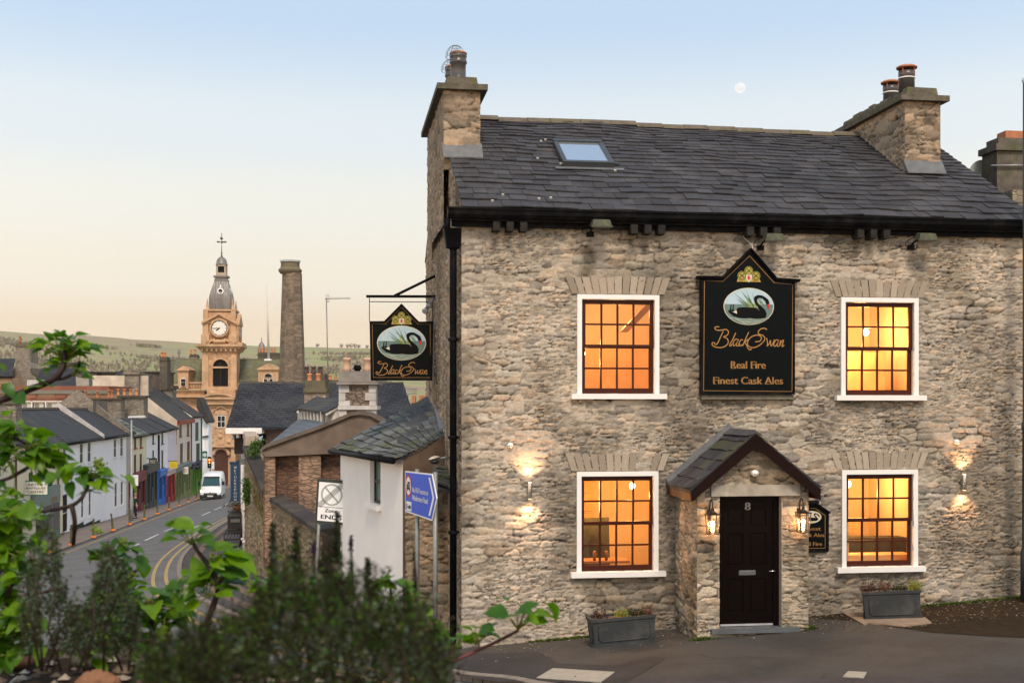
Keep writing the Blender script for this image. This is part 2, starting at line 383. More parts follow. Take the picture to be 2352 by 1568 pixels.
def slates(mb, A, B, C, D, rows, wid, seed, thick=.014, sag=0, pal=((.050, .050, .056), (.043, .043, .047), (.058, .058, .064), (.050, .047, .050)), grow=1.0, moss=0, lift=None):
    """slate courses over the patch A (eave start) B (eave end) C (ridge end) D (ridge start)"""
    R = random.Random(seed); A, B, C, D = map(Vector, (A, B, C, D))
    nrm = (B-A).cross(D-A).normalized()
    if nrm.z < 0: nrm = -nrm
    ts = [0]; hgt = 1.0
    for k in range(rows): ts.append(ts[-1]+hgt); hgt *= grow
    ts = [x/ts[-1] for x in ts]
    def pt(s, t):
        p = (A*(1-s)+B*s)*(1-t)+(D*(1-s)+C*s)*t
        if sag: p = p+Vector((0, 0, sag*(mnoise.noise(Vector((s*5, t*3, seed)))+.5*mnoise.noise(Vector((s*14, t*8, seed+9))))))
        return p
    for k in range(rows):
        t0, t1 = ts[k], ts[k+1]; L = (B-A).length*(1-t0)+(C-D).length*t0
        x = -R.random()*wid*.6
        ov = (t1-t0)*.35
        while x < L:
            wd = wid*R.uniform(.7, 1.35); s0 = max(0, x/L); s1 = min(1, (x+wd-.006)/L); x += wd
            if s1-s0 < .002: continue
            j = R.uniform(-.06, .06)*(t1-t0); th = thick*R.uniform(.7, 1.5)
            tl = t0+j; tr = t0+j+R.uniform(-.03, .03)*(t1-t0); tt = min(1, t1+ov)
            a = pt(s0, tl)+nrm*th*1.9; b = pt(s1, tr)+nrm*th*1.9; c = pt(s1, tt)+nrm*th*.4; d = pt(s0, tt)+nrm*th*.4
            col = Vector(R.choice(pal))*R.uniform(.84, 1.16)
            if moss and R.random() < moss: col = col.lerp(Vector((.09, .10, .035)), R.uniform(.3, .8))
            mb.col = tuple(col); n = mb.add([a, b, c, d, a-nrm*th, b-nrm*th, c-nrm*th, d-nrm*th])
            for q in ((0, 1, 2, 3), (4, 5, 1, 0), (5, 6, 2, 1), (7, 4, 0, 3)): mb.face([n+i for i in q])
    mb.col = None
def slatemat():
    if 'slate' in MATS: return MATS['slate']
    m, t, b = nodes('slate'); setb(b, .7, .16)
    a = N(t, 'ShaderNodeAttribute', attribute_name='Col'); o = N(t, 'ShaderNodeTexCoord').outputs['Object']
    f = nz(t, o, 30, 5, .65); g = nz(t, o, 1.6, 5, .65)
    col = mixc(t, 'MULTIPLY', 1, a.outputs['Color'], rmp(t, f, [(.3, .7), (.7, 1.3)]))
    col = mixc(t, 'MIX', rmp(t, g, [(.5, 0), (.75, .5)]), col, (.13, .125, .125))
    t.links.new(col, b.inputs['Base Color']); bumpn(t, b, f, .4, .01); MATS['slate'] = m; return m
# ---------------- text ----------------
_tx = {}
def glyphs(s):
    if s in _tx: return _tx[s]
    c = bpy.data.curves.new('t', 'FONT'); c.body = s; c.resolution_u = 4
    o = bpy.data.objects.new('t', c); me = bpy.data.meshes.new_from_object(o)
    v = [tuple(x.co) for x in me.vertices]; f = [tuple(p.vertices) for p in me.polygons]
    bpy.data.objects.remove(o); bpy.data.meshes.remove(me); bpy.data.curves.remove(c)
    xs = [p[0] for p in v]; ys = [p[1] for p in v]
    _tx[s] = (v, f, min(xs), max(xs), min(ys), max(ys)); return _tx[s]
def text(mb, s, to3, x0, x1, y0, y1, bold=0):
    """fit string s in the rectangle x0..x1, y0 (bottom)..y1 (top) of the plane mapped by to3(x, y)"""
    v, f, a0, a1, b0, b1 = glyphs(s)
    for ob in ([0] if not bold else [-bold, bold]):
        n = mb.add([to3(x0+ob+(p[0]-a0)/(a1-a0)*(x1-x0), y0+(p[1]-b0)/(b1-b0)*(y1-y0)) for p in v])
        for q in f: mb.face([n+i for i in q])
def smooth_line(pts, k=5):
    out = []
    for i in range(len(pts)-1):
        p0, p1, p2, p3 = pts[max(i-1, 0)], pts[i], pts[i+1], pts[min(i+2, len(pts)-1)]
        for j in range(k):
            t = j/k
            out.append(tuple(.5*(2*p1[a]+(p2[a]-p0[a])*t+(2*p0[a]-5*p1[a]+4*p2[a]-p3[a])*t*t+(3*p1[a]-p0[a]-3*p2[a]+p3[a])*t**3) for a in range(len(p1))))
    return out+[tuple(pts[-1])]
def ribbon(mb, pts, w, to3, close=False):
    n = len(pts); vs = []
    for i, p in enumerate(pts):
        a = pts[(i-1) % n] if close else pts[max(i-1, 0)]; b = pts[(i+1) % n] if close else pts[min(i+1, n-1)]
        dx, dy = b[0]-a[0], b[1]-a[1]; l = math.hypot(dx, dy) or 1
        ox, oy = -dy/l*w/2, dx/l*w/2
        vs += [to3(p[0]+ox, p[1]+oy), to3(p[0]-ox, p[1]-oy)]
    b0 = mb.add(vs)
    for i in range(n if close else n-1):
        j = (i+1) % n; mb.face((b0+2*i, b0+2*j, b0+2*j+1, b0+2*i+1))
def catm(rx, ry, cx, cy, n=32): return [(cx+rx*math.cos(2*math.pi*k/n), cy+ry*math.sin(2*math.pi*k/n)) for k in range(n)]
# ================= PUB =================
PU = Fr((-.794, 19.63, 0), rad(8.14))
pub = thing('stone_pub', 'two-storey rubble stone pub with dark slate roof, lit windows and small gabled porch', 'pub', PU.o, PU.rz)
stone = stonemat(); slate = slatemat()
black = pm('black_paint', (.005, .005, .006), .5, .05, var=.3, sc=9, stain=(.016, .016, .016))
white = pm('white_paint', (.78, .76, .73), .55, .3, var=.06, sc=5, bump=.05)
brown = pm('brown_joinery', (.050, .011, .006), .4, .15, var=.3, sc=12)
lead = pm('lead_flashing', (.13, .135, .14), .5, .4, var=.35, sc=7, bump=.2)
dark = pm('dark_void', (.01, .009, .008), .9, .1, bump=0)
metal = pm('grey_metal', (.25, .26, .26), .4, .5, .6, var=.2, sc=10)
steel = pm('polished_steel', (.6, .6, .6), .22, .5, 1, var=.05)
moss_m = leafm('moss', (.05, .085, .012), (.10, .13, .025), .8, .15, .1)
def gl(u, d=0): # ground height at pub-local point
    p = PU.W(u, d, 0); return gz(p.x, p.y)
WIN = []   # outer surround rectangles from the photograph's facade plane
for nm, a in (('ul', (1325, 1513, 677, 904)), ('ur', (1930, 2107.5, 684, 907.5)), ('ll', (1324, 1511, 1082, 1311)), ('lr', (1932, 2106, 1078, 1300))):
    u0, zt = PU.L(a[0], a[2]); u1, zb = PU.L(a[1], a[3]); _, zt2 = PU.L(a[1], a[2]); _, zb2 = PU.L(a[0], a[3])
    WIN.append([nm, u0, u1, (zb+zb2)/2, (zt+zt2)/2])
PD = 1.2   # porch depth
pl, _ = PU.L(1601, 1300, -PD); pr, _ = PU.L(1857, 1300, -PD)
holes = [(u0+.035, u1-.035, z0, z1-.04) for _, u0, u1, z0, z1 in WIN]
def fdirt_shade(U, Z):
    a = fbm(U*1.1+9, Z*.8, 501, 5); low = np.clip((3.6-Z)/3.4, 0, 1)  # dirt patches; the low term paints weaker light towards the ground into them
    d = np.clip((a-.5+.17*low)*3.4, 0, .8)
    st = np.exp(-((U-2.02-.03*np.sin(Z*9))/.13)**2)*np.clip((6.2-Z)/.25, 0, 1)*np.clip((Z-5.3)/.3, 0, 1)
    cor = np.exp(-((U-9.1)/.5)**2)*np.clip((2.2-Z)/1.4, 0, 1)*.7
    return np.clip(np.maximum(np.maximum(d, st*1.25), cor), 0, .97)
UL = 10.2
stone_sheet('front_wall', lambda U, Z, H: (U, -H, Z), 0, UL, lambda u: gl(u)-.12, lambda u: 6.5, .0165, 11, stone, pub, .028, holes, cw=.165, ch=.062, dirt=fdirt_shade, edge=.1, quoin=.42)
EZ, RZ, RD = 6.55, None, 3.78
_, RZ = PU.L(1400, 281, RD)
slope = (RZ-EZ)/(RD+.30)
rz_ = lambda d: (EZ+slope*(d+.30)) if d < RD else (RZ-slope*(d-RD))
C0, C1 = 1.87, 5.6
CT = 8.93
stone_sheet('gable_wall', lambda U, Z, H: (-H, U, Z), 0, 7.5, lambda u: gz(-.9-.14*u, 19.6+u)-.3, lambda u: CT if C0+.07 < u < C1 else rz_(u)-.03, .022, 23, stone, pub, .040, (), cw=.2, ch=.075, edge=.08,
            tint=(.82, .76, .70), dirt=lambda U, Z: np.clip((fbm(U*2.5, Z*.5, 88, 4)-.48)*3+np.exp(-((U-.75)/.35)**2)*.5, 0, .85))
m = MB(); m.box(.04, UL-.02, 7.40, 7.5, -3, 6.5); m.box(UL-.1, UL, .05, 7.4, -1, 6.5)
m.build('rear_wall', stone, pub)
# chimney left: front face + inner side
cu0, _ = PU.L(1019, 300, C0); cu1, _ = PU.L(1103, 300, C0); cu0 = min(cu0, 0)
def chimney(nm, u0, u1, d0, d1, ztop, seed, sides='LR'):
    zb = rz_(d0)-.25
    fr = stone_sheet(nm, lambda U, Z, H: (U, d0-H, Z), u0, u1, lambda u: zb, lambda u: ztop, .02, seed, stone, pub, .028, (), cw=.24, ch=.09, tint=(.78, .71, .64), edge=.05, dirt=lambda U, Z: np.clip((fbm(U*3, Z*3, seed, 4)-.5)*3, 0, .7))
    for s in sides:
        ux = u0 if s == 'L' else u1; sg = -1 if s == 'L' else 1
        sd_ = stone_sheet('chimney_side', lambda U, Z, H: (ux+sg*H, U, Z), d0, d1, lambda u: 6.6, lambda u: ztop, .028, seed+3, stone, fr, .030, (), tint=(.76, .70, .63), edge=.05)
    mb = MB(); cap = mb
    cap.box(u0-.12, u1+.12, d0-.12, d1+.12, ztop, ztop+.10)
    rr = random.Random(seed)
    x = d0+.01
    while x < d1-.05:   # rough blocks above the slab
        wdt = rr.uniform(.22, .42); e = min(x+wdt, d1-.01); hh = rr.uniform(.15, .20)
        cap.hexa([(u0+.03, x, ztop+.10), (u1-.03, x, ztop+.10), (u1-.03, e, ztop+.10), (u0+.03, e, ztop+.10)],
                 [(u0+.07, x+.02, ztop+.1+hh), (u1-.06, x+.02, ztop+.1+hh*.95), (u1-.06, e-.01, ztop+.1+hh), (u0+.07, e-.01, ztop+.1+hh)]); x = e+.008
    cap.build('chimney_cap', pm('mossy_slab', (.13, .115, .09), .95, .1, var=.5, sc=9, bump=.6, bs=25, stain=(.10, .11, .04)), fr)
    fl = MB(); fl.hexa([(u0-.02, d0-.17, rz_(d0-.17)+.025), (u1+.03, d0-.17, rz_(d0-.17)+.025), (u1+.03, d0+.02, rz_(d0)+.06), (u0-.02, d0+.02, rz_(d0)+.06)],
                       [(u0-.02, d0-.17, rz_(d0-.17)+.05), (u1+.03, d0-.17, rz_(d0-.17)+.05), (u1+.03, d0+.02, rz_(d0)+.22), (u0-.02, d0+.02, rz_(d0)+.22)])
    fl.build('chimney_flashing', lead, fr)
    return fr
ch1 = chimney('chimney_stack', cu0, cu1, C0, C1, CT-.02, 31)
cdark = pm('glazed_pot', (.07, .065, .065), .3, .5, var=.3, sc=8)
terra = pm('terracotta', (.42, .17, .085), .75, .25, var=.35, sc=10)
for k, dd in enumerate((C0+.35, C0+1.25)):
    mb = MB(); uc = (cu0+cu1)/2-.03; z0 = CT+.24
    mb.lathe([(.15, 0), (.135, .03), (.135, .28), (.155, .30), (.155, .34), (.135, .36), (.145, .40), (.155, .42), (.15, .46), (.10, .46), (.10, .40)], (uc, dd, z0), 20)
    pt_ = mb.build('chimney_pot', cdark, ch1)
    mb = MB(); mb.lathe([(.152, 0), (.156, .02), (.14, .035), (.08, .03)], (uc, dd, z0+.46), 20); mb.build('pot_rim', terra, pt_)
    mb = MB()
    for a in range(6):
        an = math.pi*a/6; mb.path([(uc-.05+.17*math.cos(an)*math.sin(t), dd+.17*math.sin(an)*math.sin(t), z0+.42+.20*math.cos(t)) for t in np.linspace(-1.7, 1.7, 15)], .0035, 4)
    for t in (.6, 1.2, 1.65): mb.path([(uc-.05+.17*math.sin(t)*math.cos(a), dd+.17*math.sin(t)*math.sin(a), z0+.42+.20*math.cos(t)) for a in np.linspace(0, 2*math.pi, 17)], .0035, 4)
    mb.build('bird_guard', metal, pt_)
# chimney right
D0 = 1.75
ru0, _ = PU.L(2078, 300, D0); ru1, zt_ = PU.L(2160, 233, D0)
ch2 = chimney('chimney_stack', ru0, ru1, D0, D0+2.9, zt_-.02, 47)
for k, (px, dd) in enumerate(((2082.5, D0+.30), (2046, D0+1.35))):
    uc, _ = PU.L(px, 200, dd); uc = min(max(uc, ru0+.16), ru1-.16); z0 = zt_+.22
    mb = MB(); mb.lathe([(.145, 0), (.14, .28), (.15, .30), (.15, .38), (.09, .38)], (uc, dd, z0), 18); pt_ = mb.build('chimney_pot', cdark, ch2)
    mb = MB(); mb.lathe([(.146, .24), (.155, .245), (.155, .26), (.146, .265)], (uc, dd, z0), 18); mb.build('pot_band', white, pt_)
    mb = MB(); mb.lathe([(.10, .435), (.185, .43), (.19, .455), (.15, .48), (.03, .50)], (uc, dd, z0), 18)
    for a in (.6, 2.2, 3.8, 5.4): mb.path([(uc+.14*math.cos(a), dd+.14*math.sin(a), z0+.28), (uc+.15*math.cos(a), dd+.15*math.sin(a), z0+.45)], .012, 5)
    mb.build('pot_cowl', terra, pt_)
# roof
mb = MB()
RU0, RU1 = -.02, 9.62
NS = []
slates(mb, (RU0, -.30, EZ), (RU1, -.30, EZ), (RU1, RD, RZ-.12), (RU0, RD, RZ), 23, .29, 3, thick=.016, sag=.04, grow=.970)
slates(mb, (RU0, 7.7, EZ+.05), (RU1, 7.7, EZ+.05), (RU1, RD, RZ-.12), (RU0, RD, RZ), 10, .6, 4)
mb.col = (.03, .03, .032)
mb.prism([(.14, -.22, EZ-.02), (.14, RD, RZ-.24), (.14, 7.5, EZ-.02)], (RU1-.15, 0, 0))
roof = mb.build('roof', slate, pub)
# ridge tiles
mb = MB(); x = RU0; rr = random.Random(5)
while x < RU1:
    e = min(x+rr.uniform(.42, .6), RU1); zz = RZ-.12*x/RU1+.035*(mnoise.noise(Vector((x/(RU1-RU0)*5, 3, 3)))+.5*mnoise.noise(Vector((x/(RU1-RU0)*14, 8, 12))))+rr.uniform(-.008, .008)
    mb.prism([(x, RD-.15, zz-.05), (x, RD-.13, zz-.01), (x, RD-.03, zz+.055), (x, RD+.03, zz+.055), (x, RD+.13, zz-.01), (x, RD+.15, zz-.05)], (e-x-.008, 0, 0)); x = e
mb.build('ridge_tiles', pm('ridge_stone', (.15, .125, .10), .95, .1, var=.4, sc=7, bump=.5, stain=(.12, .12, .045)), roof)
# skylight (lies in the roof slope)
def PR(x, y):
    lo = PU.L(x, y, 0); best = None; a, b = -.3, RD
    for _ in range(40):
        mid = (a+b)/2; u, z = PU.L(x, y, mid)
        if z > EZ+slope*(mid+.3): a = mid
        else: b = mid
    u, z = PU.L(x, y, mid); return u, mid, z
cns = [PR(1281, 389-0), PR(1394, 388), PR(1384, 337), PR(1271, 337)]
ua, ub = (cns[0][0]+cns[3][0])/2, (cns[1][0]+cns[2][0])/2; da, db = (cns[0][1]+cns[1][1])/2, (cns[2][1]+cns[3][1])/2
ua += .04; ub += .04
def rp(u, d, h): return (u-0*h, d-h*slope/math.hypot(1, slope), EZ+slope*(d+.3)+h/math.hypot(1, slope))
def rbox(mb, u0, u1, d0, d1, h0, h1): mb.hexa([rp(u0, d0, h0), rp(u1, d0, h0), rp(u1, d1, h0), rp(u0, d1, h0)], [rp(u0, d0, h1), rp(u1, d0, h1), rp(u1, d1, h1), rp(u0, d1, h1)])
mb = MB(); fw = .075
rbox(mb, ua, ub, da, da+fw, .03, .13); rbox(mb, ua, ub, db-fw, db, .03, .135); rbox(mb, ua, ua+fw, da+fw, db-fw, .03, .125); rbox(mb, ub-fw, ub, da+fw, db-fw, .03, .125)
skyl = mb.build('skylight', pm('skylight_frame', (.07, .075, .08), .4, .5, .3, var=.15), roof)
mb = MB(); mb.poly([rp(ua+fw, da+fw, .10), rp(ub-fw, da+fw, .10), rp(ub-fw, db-fw, .10), rp(ua+fw, db-fw, .10)])
gm, t_, b_ = nodes('skylight_pane'); setb(b_, .04, .8, .0); b_.inputs['Base Color'].default_value = (.30, .38, .46, 1); b_.inputs['Coat Weight'].default_value = 1; b_.inputs['Coat Roughness'].default_value = .02
b_.inputs['Metallic'].default_value = .75; b_.inputs['Base Color'].default_value = (.62, .72, .8, 1)
mb.build('pane', gm, skyl)
mb = MB(); rbox(mb, ua-.14, ub+.16, da-.09, da-.005, .032, .04); mb.build('flashing', lead, skyl)
# bits of mortar lying on the slates belong to the roof
rr = random.Random(9)
for px, py in ((1250, 327), (1240, 330), (1232, 370), (1285, 382), (1410, 398), (1262, 461), (1235, 463), (1152, 454), (1128, 468)):
    mb = MB(); u, d, z = PR(px, py); rbox(mb, u, u+.04, d, d+.03, .03, .055); mb.build('mortar_lump', pm('mortar', (.5, .46, .42), .95, .1), roof)
# fascia, gutter, brackets
mb = MB(); mb.box(-.16, UL, -.10, .0, 6.30, 6.46); mb.box(-.18, UL, -.20, -.10, 6.37, 6.45)
mb.build('fascia', black, pub)
mb = MB()
pr_ = [(-.31, 6.55), (-.30, 6.46), (-.26, 6.41), (-.19, 6.40), (-.17, 6.46), (-.17, 6.56)]
mb.prism([(-.24, y, z) for y, z in pr_], (UL+.24, 0, 0)); mb.box(-.25, UL, -.325, -.30, 6.535, 6.565)
mb.build('gutter', black, pub)
for px in (1139, 1170, 1201, 1454, 1485.5, 1516.7, 1720, 1750, 1781, 1971.8, 2001.9, 2031.5):
    mb = MB(); u, _ = PU.L(px, 518, -.14); mb.box(u-.055, u+.055, -.24, -.005, 6.22, 6.36)
    mb.build('rafter_end', pm('old_timber', (.03, .027, .025), .85, .1, var=.5, sc=14), pub)
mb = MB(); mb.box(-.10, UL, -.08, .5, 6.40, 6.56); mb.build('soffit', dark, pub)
# drainpipe near the left corner on the gable side
ux, _ = PU.L(1056, 700, -.05)
mb = MB(); dp = [(-.22, .10, 6.45), (-.22, .10, 6.30), (-.13, .12, 6.1), (-.12, .12, 5.9), (-.12, .12, gl(0)+.1)]
mb.path(dp, .055, 10)
mb.hexa([(-.23, .04, 5.98), (-.04, .04, 5.98), (-.04, .2, 5.98), (-.23, .2, 5.98)], [(-.28, -.02, 6.28), (-.0, -.02, 6.28), (-.0, .22, 6.28), (-.28, .22, 6.28)])
for z in (6.0, 4.55, 3.0, 1.5): mb.lathe([(.062, 0), (.07, .01), (.07, .06), (.062, .07)], (-.12, .12, z-.05), 10); mb.box(-.2, -.02, .14, .16, z-.03, z+.01)
mb.build('drainpipe', black, pub)
# windows with lit rooms behind
plaster = pm('room_plaster', (.62, .48, .30), .9, .1, var=.12, sc=2, bump=0)
warmw = pm('room_wall_orange', (.74, .43, .18), .9, .1, var=.25, sc=3, bump=0)
wood = pm('room_timber', (.22, .10, .04), .6, .2, var=.3, sc=8)
seatm = pm('room_upholstery', (.05, .05, .03), .9, .1, var=.4, sc=5)
lampm = emat('lamp_glow', (1, .72, .35), 26)
LIGHTS = []
def plight(name, loc, e, c=(1, .50, .17), r=.06, parent=None):
    l = bpy.data.lights.new(name, 'POINT'); l.energy = e; l.color = c; l.shadow_soft_size = r
    o = bpy.data.objects.new(name, l); COL.objects.link(o); o.location = loc
    if parent: o.parent = parent
    return o
for nm, u0, u1, z0, z1 in WIN:
    fr = MB(); t = .075
    fr.box(u0, u0+t, -.045, .10, z0, z1); fr.box(u1-t, u1, -.045, .10, z0, z1); fr.box(u0+t, u1-t, -.045, .10, z1-t, z1)
    wn = fr.build('window', white, pub)
    sl = MB(); sl.box(u0-.10, u1+.11, -.11, .06, z0-.085, z0); sl.build('sill', white, wn)
    a, b, c, d = u0+t+.005, u1-t-.005, z0+.003, z1-t-.005
    sb = MB(); y0, y1 = .03, .075; mid = (c+d)/2+.005
    st = .065 if nm[0] == 'u' else .05
    for (ya, yb, zl, zh, bot, top) in ((.022, .06, mid-.02, d, .05, .07), (.062, .10, c, mid+.02, .085, .05)):
        sb.box(a, a+st, ya, yb, zl, zh); sb.box(b-st, b, ya, yb, zl, zh); sb.box(a+st, b-st, ya, yb, zl, zl+bot); sb.box(a+st, b-st, ya, yb, zh-top, zh)
        gw = (b-a-2*st)
        for k in (1, 2, 3): x = a+st+gw*k/4; sb.box(x-.0145, x+.0145, ya+.003, yb-.003, zl+bot, zh-top)
        zm = (zl+bot+zh-top)/2; sb.box(a+st, b-st, ya+.005, yb-.005, zm-.0145, zm+.0145)
    sa = sb.build('sash', brown, wn)
    pn = MB(); pn.poly([(a+.02, .045, mid), (b-.02, .045, mid), (b-.02, .045, d-.02), (a+.02, .045, d-.02)]); pn.poly([(a+.02, .085, c+.02), (b-.02, .085, c+.02), (b-.02, .085, mid), (a+.02, .085, mid)])
    pn.build('pane', clear_glass(), sa)
    # reveal + room
    ra, rb, rc, rd, re = u0-.55, u1+.9, z0-.75, z1+.22, 3.1
    if nm[1] == 'r': ra, rb = u0-.9, u1+.55
    rm = MB(); rm.mi = 0
    rm.poly([(ra, .16, rc), (ra, re, rc), (ra, re, rd), (ra, .16, rd)])
    rm.poly([(rb, .16, rc), (rb, re, rc), (rb, re, rd), (rb, .16, rd)])
    rm.poly([(ra, re, rc), (rb, re, rc), (rb, re, rd), (ra, re, rd)]); rm.poly([(ra, .16, rd), (rb, .16, rd), (rb, re, rd), (ra, re, rd)])
    rm.mi = 2; rm.poly([(ra, .16, rc), (rb, .16, rc), (rb, re, rc), (ra, re, rc)]); rm.mi = 0
    for q in (((ra, u0+t), (rc, rd)), ((u1-t, rb), (rc, rd)), ((u0+t, u1-t), (rc, z0)), ((u0+t, u1-t), (z1-t, rd))):
        rm.box(q[0][0], q[0][1], .11, .16, q[1][0], q[1][1])
    rm.mi = 2
    if nm == 'ul':
        rm.box(ra, rb, .9, 1.05, rd-.12, rd-.001); rm.hexa([(u1-.35, 1.2, z1-.52), (u1-.22, 1.2, z1-.52), (u1-.22, 1.32, z1-.52), (u1-.35, 1.32, z1-.52)], [(u1+.25, 1.2, z1+.1), (u1+.4, 1.2, z1+.1), (u1+.4, 1.32, z1+.1), (u1+.25, 1.32, z1+.1)])
        rm.mi = 1; rm.box(u0-.3, u1+.8, re-.05, re-.01, rc, (z0+z1)/2+.1)
    if nm == 'ur':
        rm.mi = 1; rm.box((u0+u1)/2+.06, (u0+u1)/2+.75, 1.4, 1.5, rc, (z0+z1)/2-.03)
    if nm == 'll':
        rm.mi = 1
        for k in range(7): rm.box(u0-.3, u0+.92, re-.06, re-.01, rc+.36*k+.02, rc+.36*k+.34)
        rm.mi = 3; rm.box(u0-.1, u0+.42, 1.0, 1.1, rc, z0+.68); rm.hexa([(u0+.2, 1.3, rc), (u0+.85, 1.3, rc), (u0+.85, 1.4, rc), (u0+.2, 1.4, rc)], [(u0+.12, 1.3, z0+.72), (u0+.82, 1.3, z0+.74), (u0+.82, 1.4, z0+.74), (u0+.12, 1.4, z0+.72)])
        rm.mi = 2; rm.box(u0-.4, u0+1.0, .5, .95, z0+.06, z0+.10)
        for q in (.42, .62): rm.lathe([(.025, 0), (.03, .12), (.02, .16)], (u0+q, .6, z0+.10), 8)
    if nm == 'lr':
        rm.mi = 3; rm.box(u0-.2, u1+.3, 1.0, 1.35, rc, z0+.36); rm.mi = 1; rm.box(u0-.2, u1+.2, .55, .95, rc, z0+.12)
        rm.hexa([(u0+.2, 2.2, z0+.5), (u0+1.3, 2.2, z0+.3), (u0+1.3, 2.3, z0+.3), (u0+.2, 2.3, z0+.5)], [(u0+.2, 2.2, z0+.72), (u0+1.3, 2.2, z0+.5), (u0+1.3, 2.3, z0+.5), (u0+.2, 2.3, z0+.72)])
        rm.mi = 1; rm.box(u0-.3, u0+.28, .35, .42, rc, rd)
    room = rm.build('lit_room', [plaster, warmw, wood, seatm], wn)
    ls = {'ul': [(u0+.19, .5, (z0+z1)/2-.13, 60, 1), (u1-.3, 1.7, z1-.2, 75, 0)], 'ur': [(u0+.2, .75, z0+1.0, 60, 1), (u0+.80, .8, z1-.52, 60, 1), (u1, 2.0, z0+1.2, 60, 0)],
          'll': [(u0+.18, .8, z1-.42, 75, 1), (u1-.18, 1.0, z1-.30, 85, 1)], 'lr': [(u0+.42, .7, z1-.28, 85, 1), (u1-.1, 2.0, z1-.3, 80, 0)]}[nm]
    for x, y, z, e, vis in ls:
        if vis:
            lb = MB(); lb.ball((x, y, z), .05, 10, 1.2); o = lb.build('lamp_bulb', lampm, wn)
            plight('room_light', (x, y, z-.17), e, parent=pub)
            plight('room_light', (x, y+.2, z+.14), e*.6, parent=pub)
        else: plight('room_light', (x, y, z), e, parent=pub)
    # voussoir head
    vb = MB(); rr = random.Random(int(u0*10+z0)); n = 13; wd = (u1-u0+.18)/n; x = u0-.09; cx = (u0+u1)/2
    hh = .27
    for k in range(n):
        w2 = wd*rr.uniform(.80, .92); xa, xb = x+.5*(wd-w2), x+.5*(wd+w2); s = (x+wd/2-cx)*.14
        zt = z1+.02+hh*rr.uniform(.92, 1.04); vb.col = tuple(np.array((.36, .30, .235))*rr.uniform(.72, 1.12))
        y = -.012-rr.uniform(.0, .022)
        vb.hexa([(xa, y, z1+.012), (xb, y, z1+.012), (xb, .02, z1+.012), (xa, .02, z1+.012)], [(xa+s-.006, y, zt), (xb+s+.006, y, zt), (xb+s, .02, zt), (xa+s, .02, zt)]); x += wd
    vb.build('stone_lintel', stone, wn)
# ---------------- porch ----------------
def PPx(x, y): return PU.L(x, y, -PD)
dl, dtop = PPx(1652, 1139); dr, dbot = PPx(1795, 1438)
_, ltop = PPx(1733, 1113)
pc, zap = PU.L(1734, 1003, -PD-.12)
bl, zel = PU.L(1586, 1128, -PD-.12); br, zer = PU.L(1881, 1126, -PD-.12); zev = (zel+zer)/2
psl = (zap-zev)/((br-bl)/2)
ptop = lambda u: zap-.10-psl*abs(u-pc)
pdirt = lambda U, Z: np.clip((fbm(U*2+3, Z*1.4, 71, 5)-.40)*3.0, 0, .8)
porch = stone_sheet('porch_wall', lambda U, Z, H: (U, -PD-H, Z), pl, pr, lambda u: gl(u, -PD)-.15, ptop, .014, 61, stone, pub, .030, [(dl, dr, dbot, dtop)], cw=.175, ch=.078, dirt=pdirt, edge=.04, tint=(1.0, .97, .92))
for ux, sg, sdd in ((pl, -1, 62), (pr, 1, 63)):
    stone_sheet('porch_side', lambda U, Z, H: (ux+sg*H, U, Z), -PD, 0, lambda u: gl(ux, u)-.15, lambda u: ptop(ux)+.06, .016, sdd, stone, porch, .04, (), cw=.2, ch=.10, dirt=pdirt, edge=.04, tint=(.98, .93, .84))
mb = MB()   # reveals of the door opening
mb.col = (.30, .26, .21); mb.box(dl-.02, dl, -PD+.0, -PD+.22, dbot, dtop); mb.box(dr, dr+.02, -PD, -PD+.22, dbot, dtop); mb.box(dl, dr, -PD, -PD+.22, dtop, dtop+.02)
mb.build('door_reveal', stone, porch)
mb = MB(); a_, _ = PPx(1632, 1120); b_2, _ = PPx(1836, 1120)
n_ = 24; mb.smooth = False
rr = random.Random(3); xs = np.linspace(a_, b_2, n_+1)
for k in range(n_):
    j0, j1 = [.012*mnoise.noise(Vector((xs[q]*9, 0, 0))) for q in (k, k+1)]; t0, t1 = [.02*mnoise.noise(Vector((xs[q]*6, 5, 0))) for q in (k, k+1)]
    mb.hexa([(xs[k], -PD-.045+j0, dtop+.0), (xs[k+1], -PD-.045+j1, dtop+.0), (xs[k+1], -PD+.1, dtop), (xs[k], -PD+.1, dtop)], [(xs[k], -PD-.04+j0, ltop+t0), (xs[k+1], -PD-.04+j1, ltop+t1), (xs[k+1], -PD+.1, ltop+t1), (xs[k], -PD+.1, ltop+t0)])
mb.build('porch_lintel', pm('lintel_stone', (.36, .32, .27), .9, .15, var=.3, sc=5, bump=.4, stain=(.2, .2, .13)), porch)
# porch roof: two slated slopes, lead at wall, bargeboards
ob = .17
mb = MB(); yf = -PD-.16
for s, e in ((-1, bl-.02), (1, br+.02)):
    slates(mb, (e, yf, zev+.03), (e, -.02, zev+.03), (pc, -.02, zap+.06), (pc, yf, zap+.06), 6, .26, 12+s, thick=.014, moss=.25)
    mb.col = (.04, .04, .04); z_ = -.05
    mb.hexa([(e, yf, zev-.02), (e, -.02, zev-.02), (pc, -.02, zap), (pc, yf, zap)], [(e, yf, zev+.03), (e, -.02, zev+.03), (pc, -.02, zap+.055), (pc, yf, zap+.055)])
proof = mb.build('porch_roof', slate, pub)
mb = MB()
for s, e in ((-1, bl), (1, br)):
    mb.prism([(e, yf-.03, zev+.02), (pc, yf-.03, zap+.05), (pc, yf-.03, zap+.05-ob*1.18), (e, yf-.03, zev+.02-ob)], (0, .03, 0))
mb.build('bargeboard', pm('dark_red_board', (.012, .0045, .004), .5, .08, var=.3), proof)
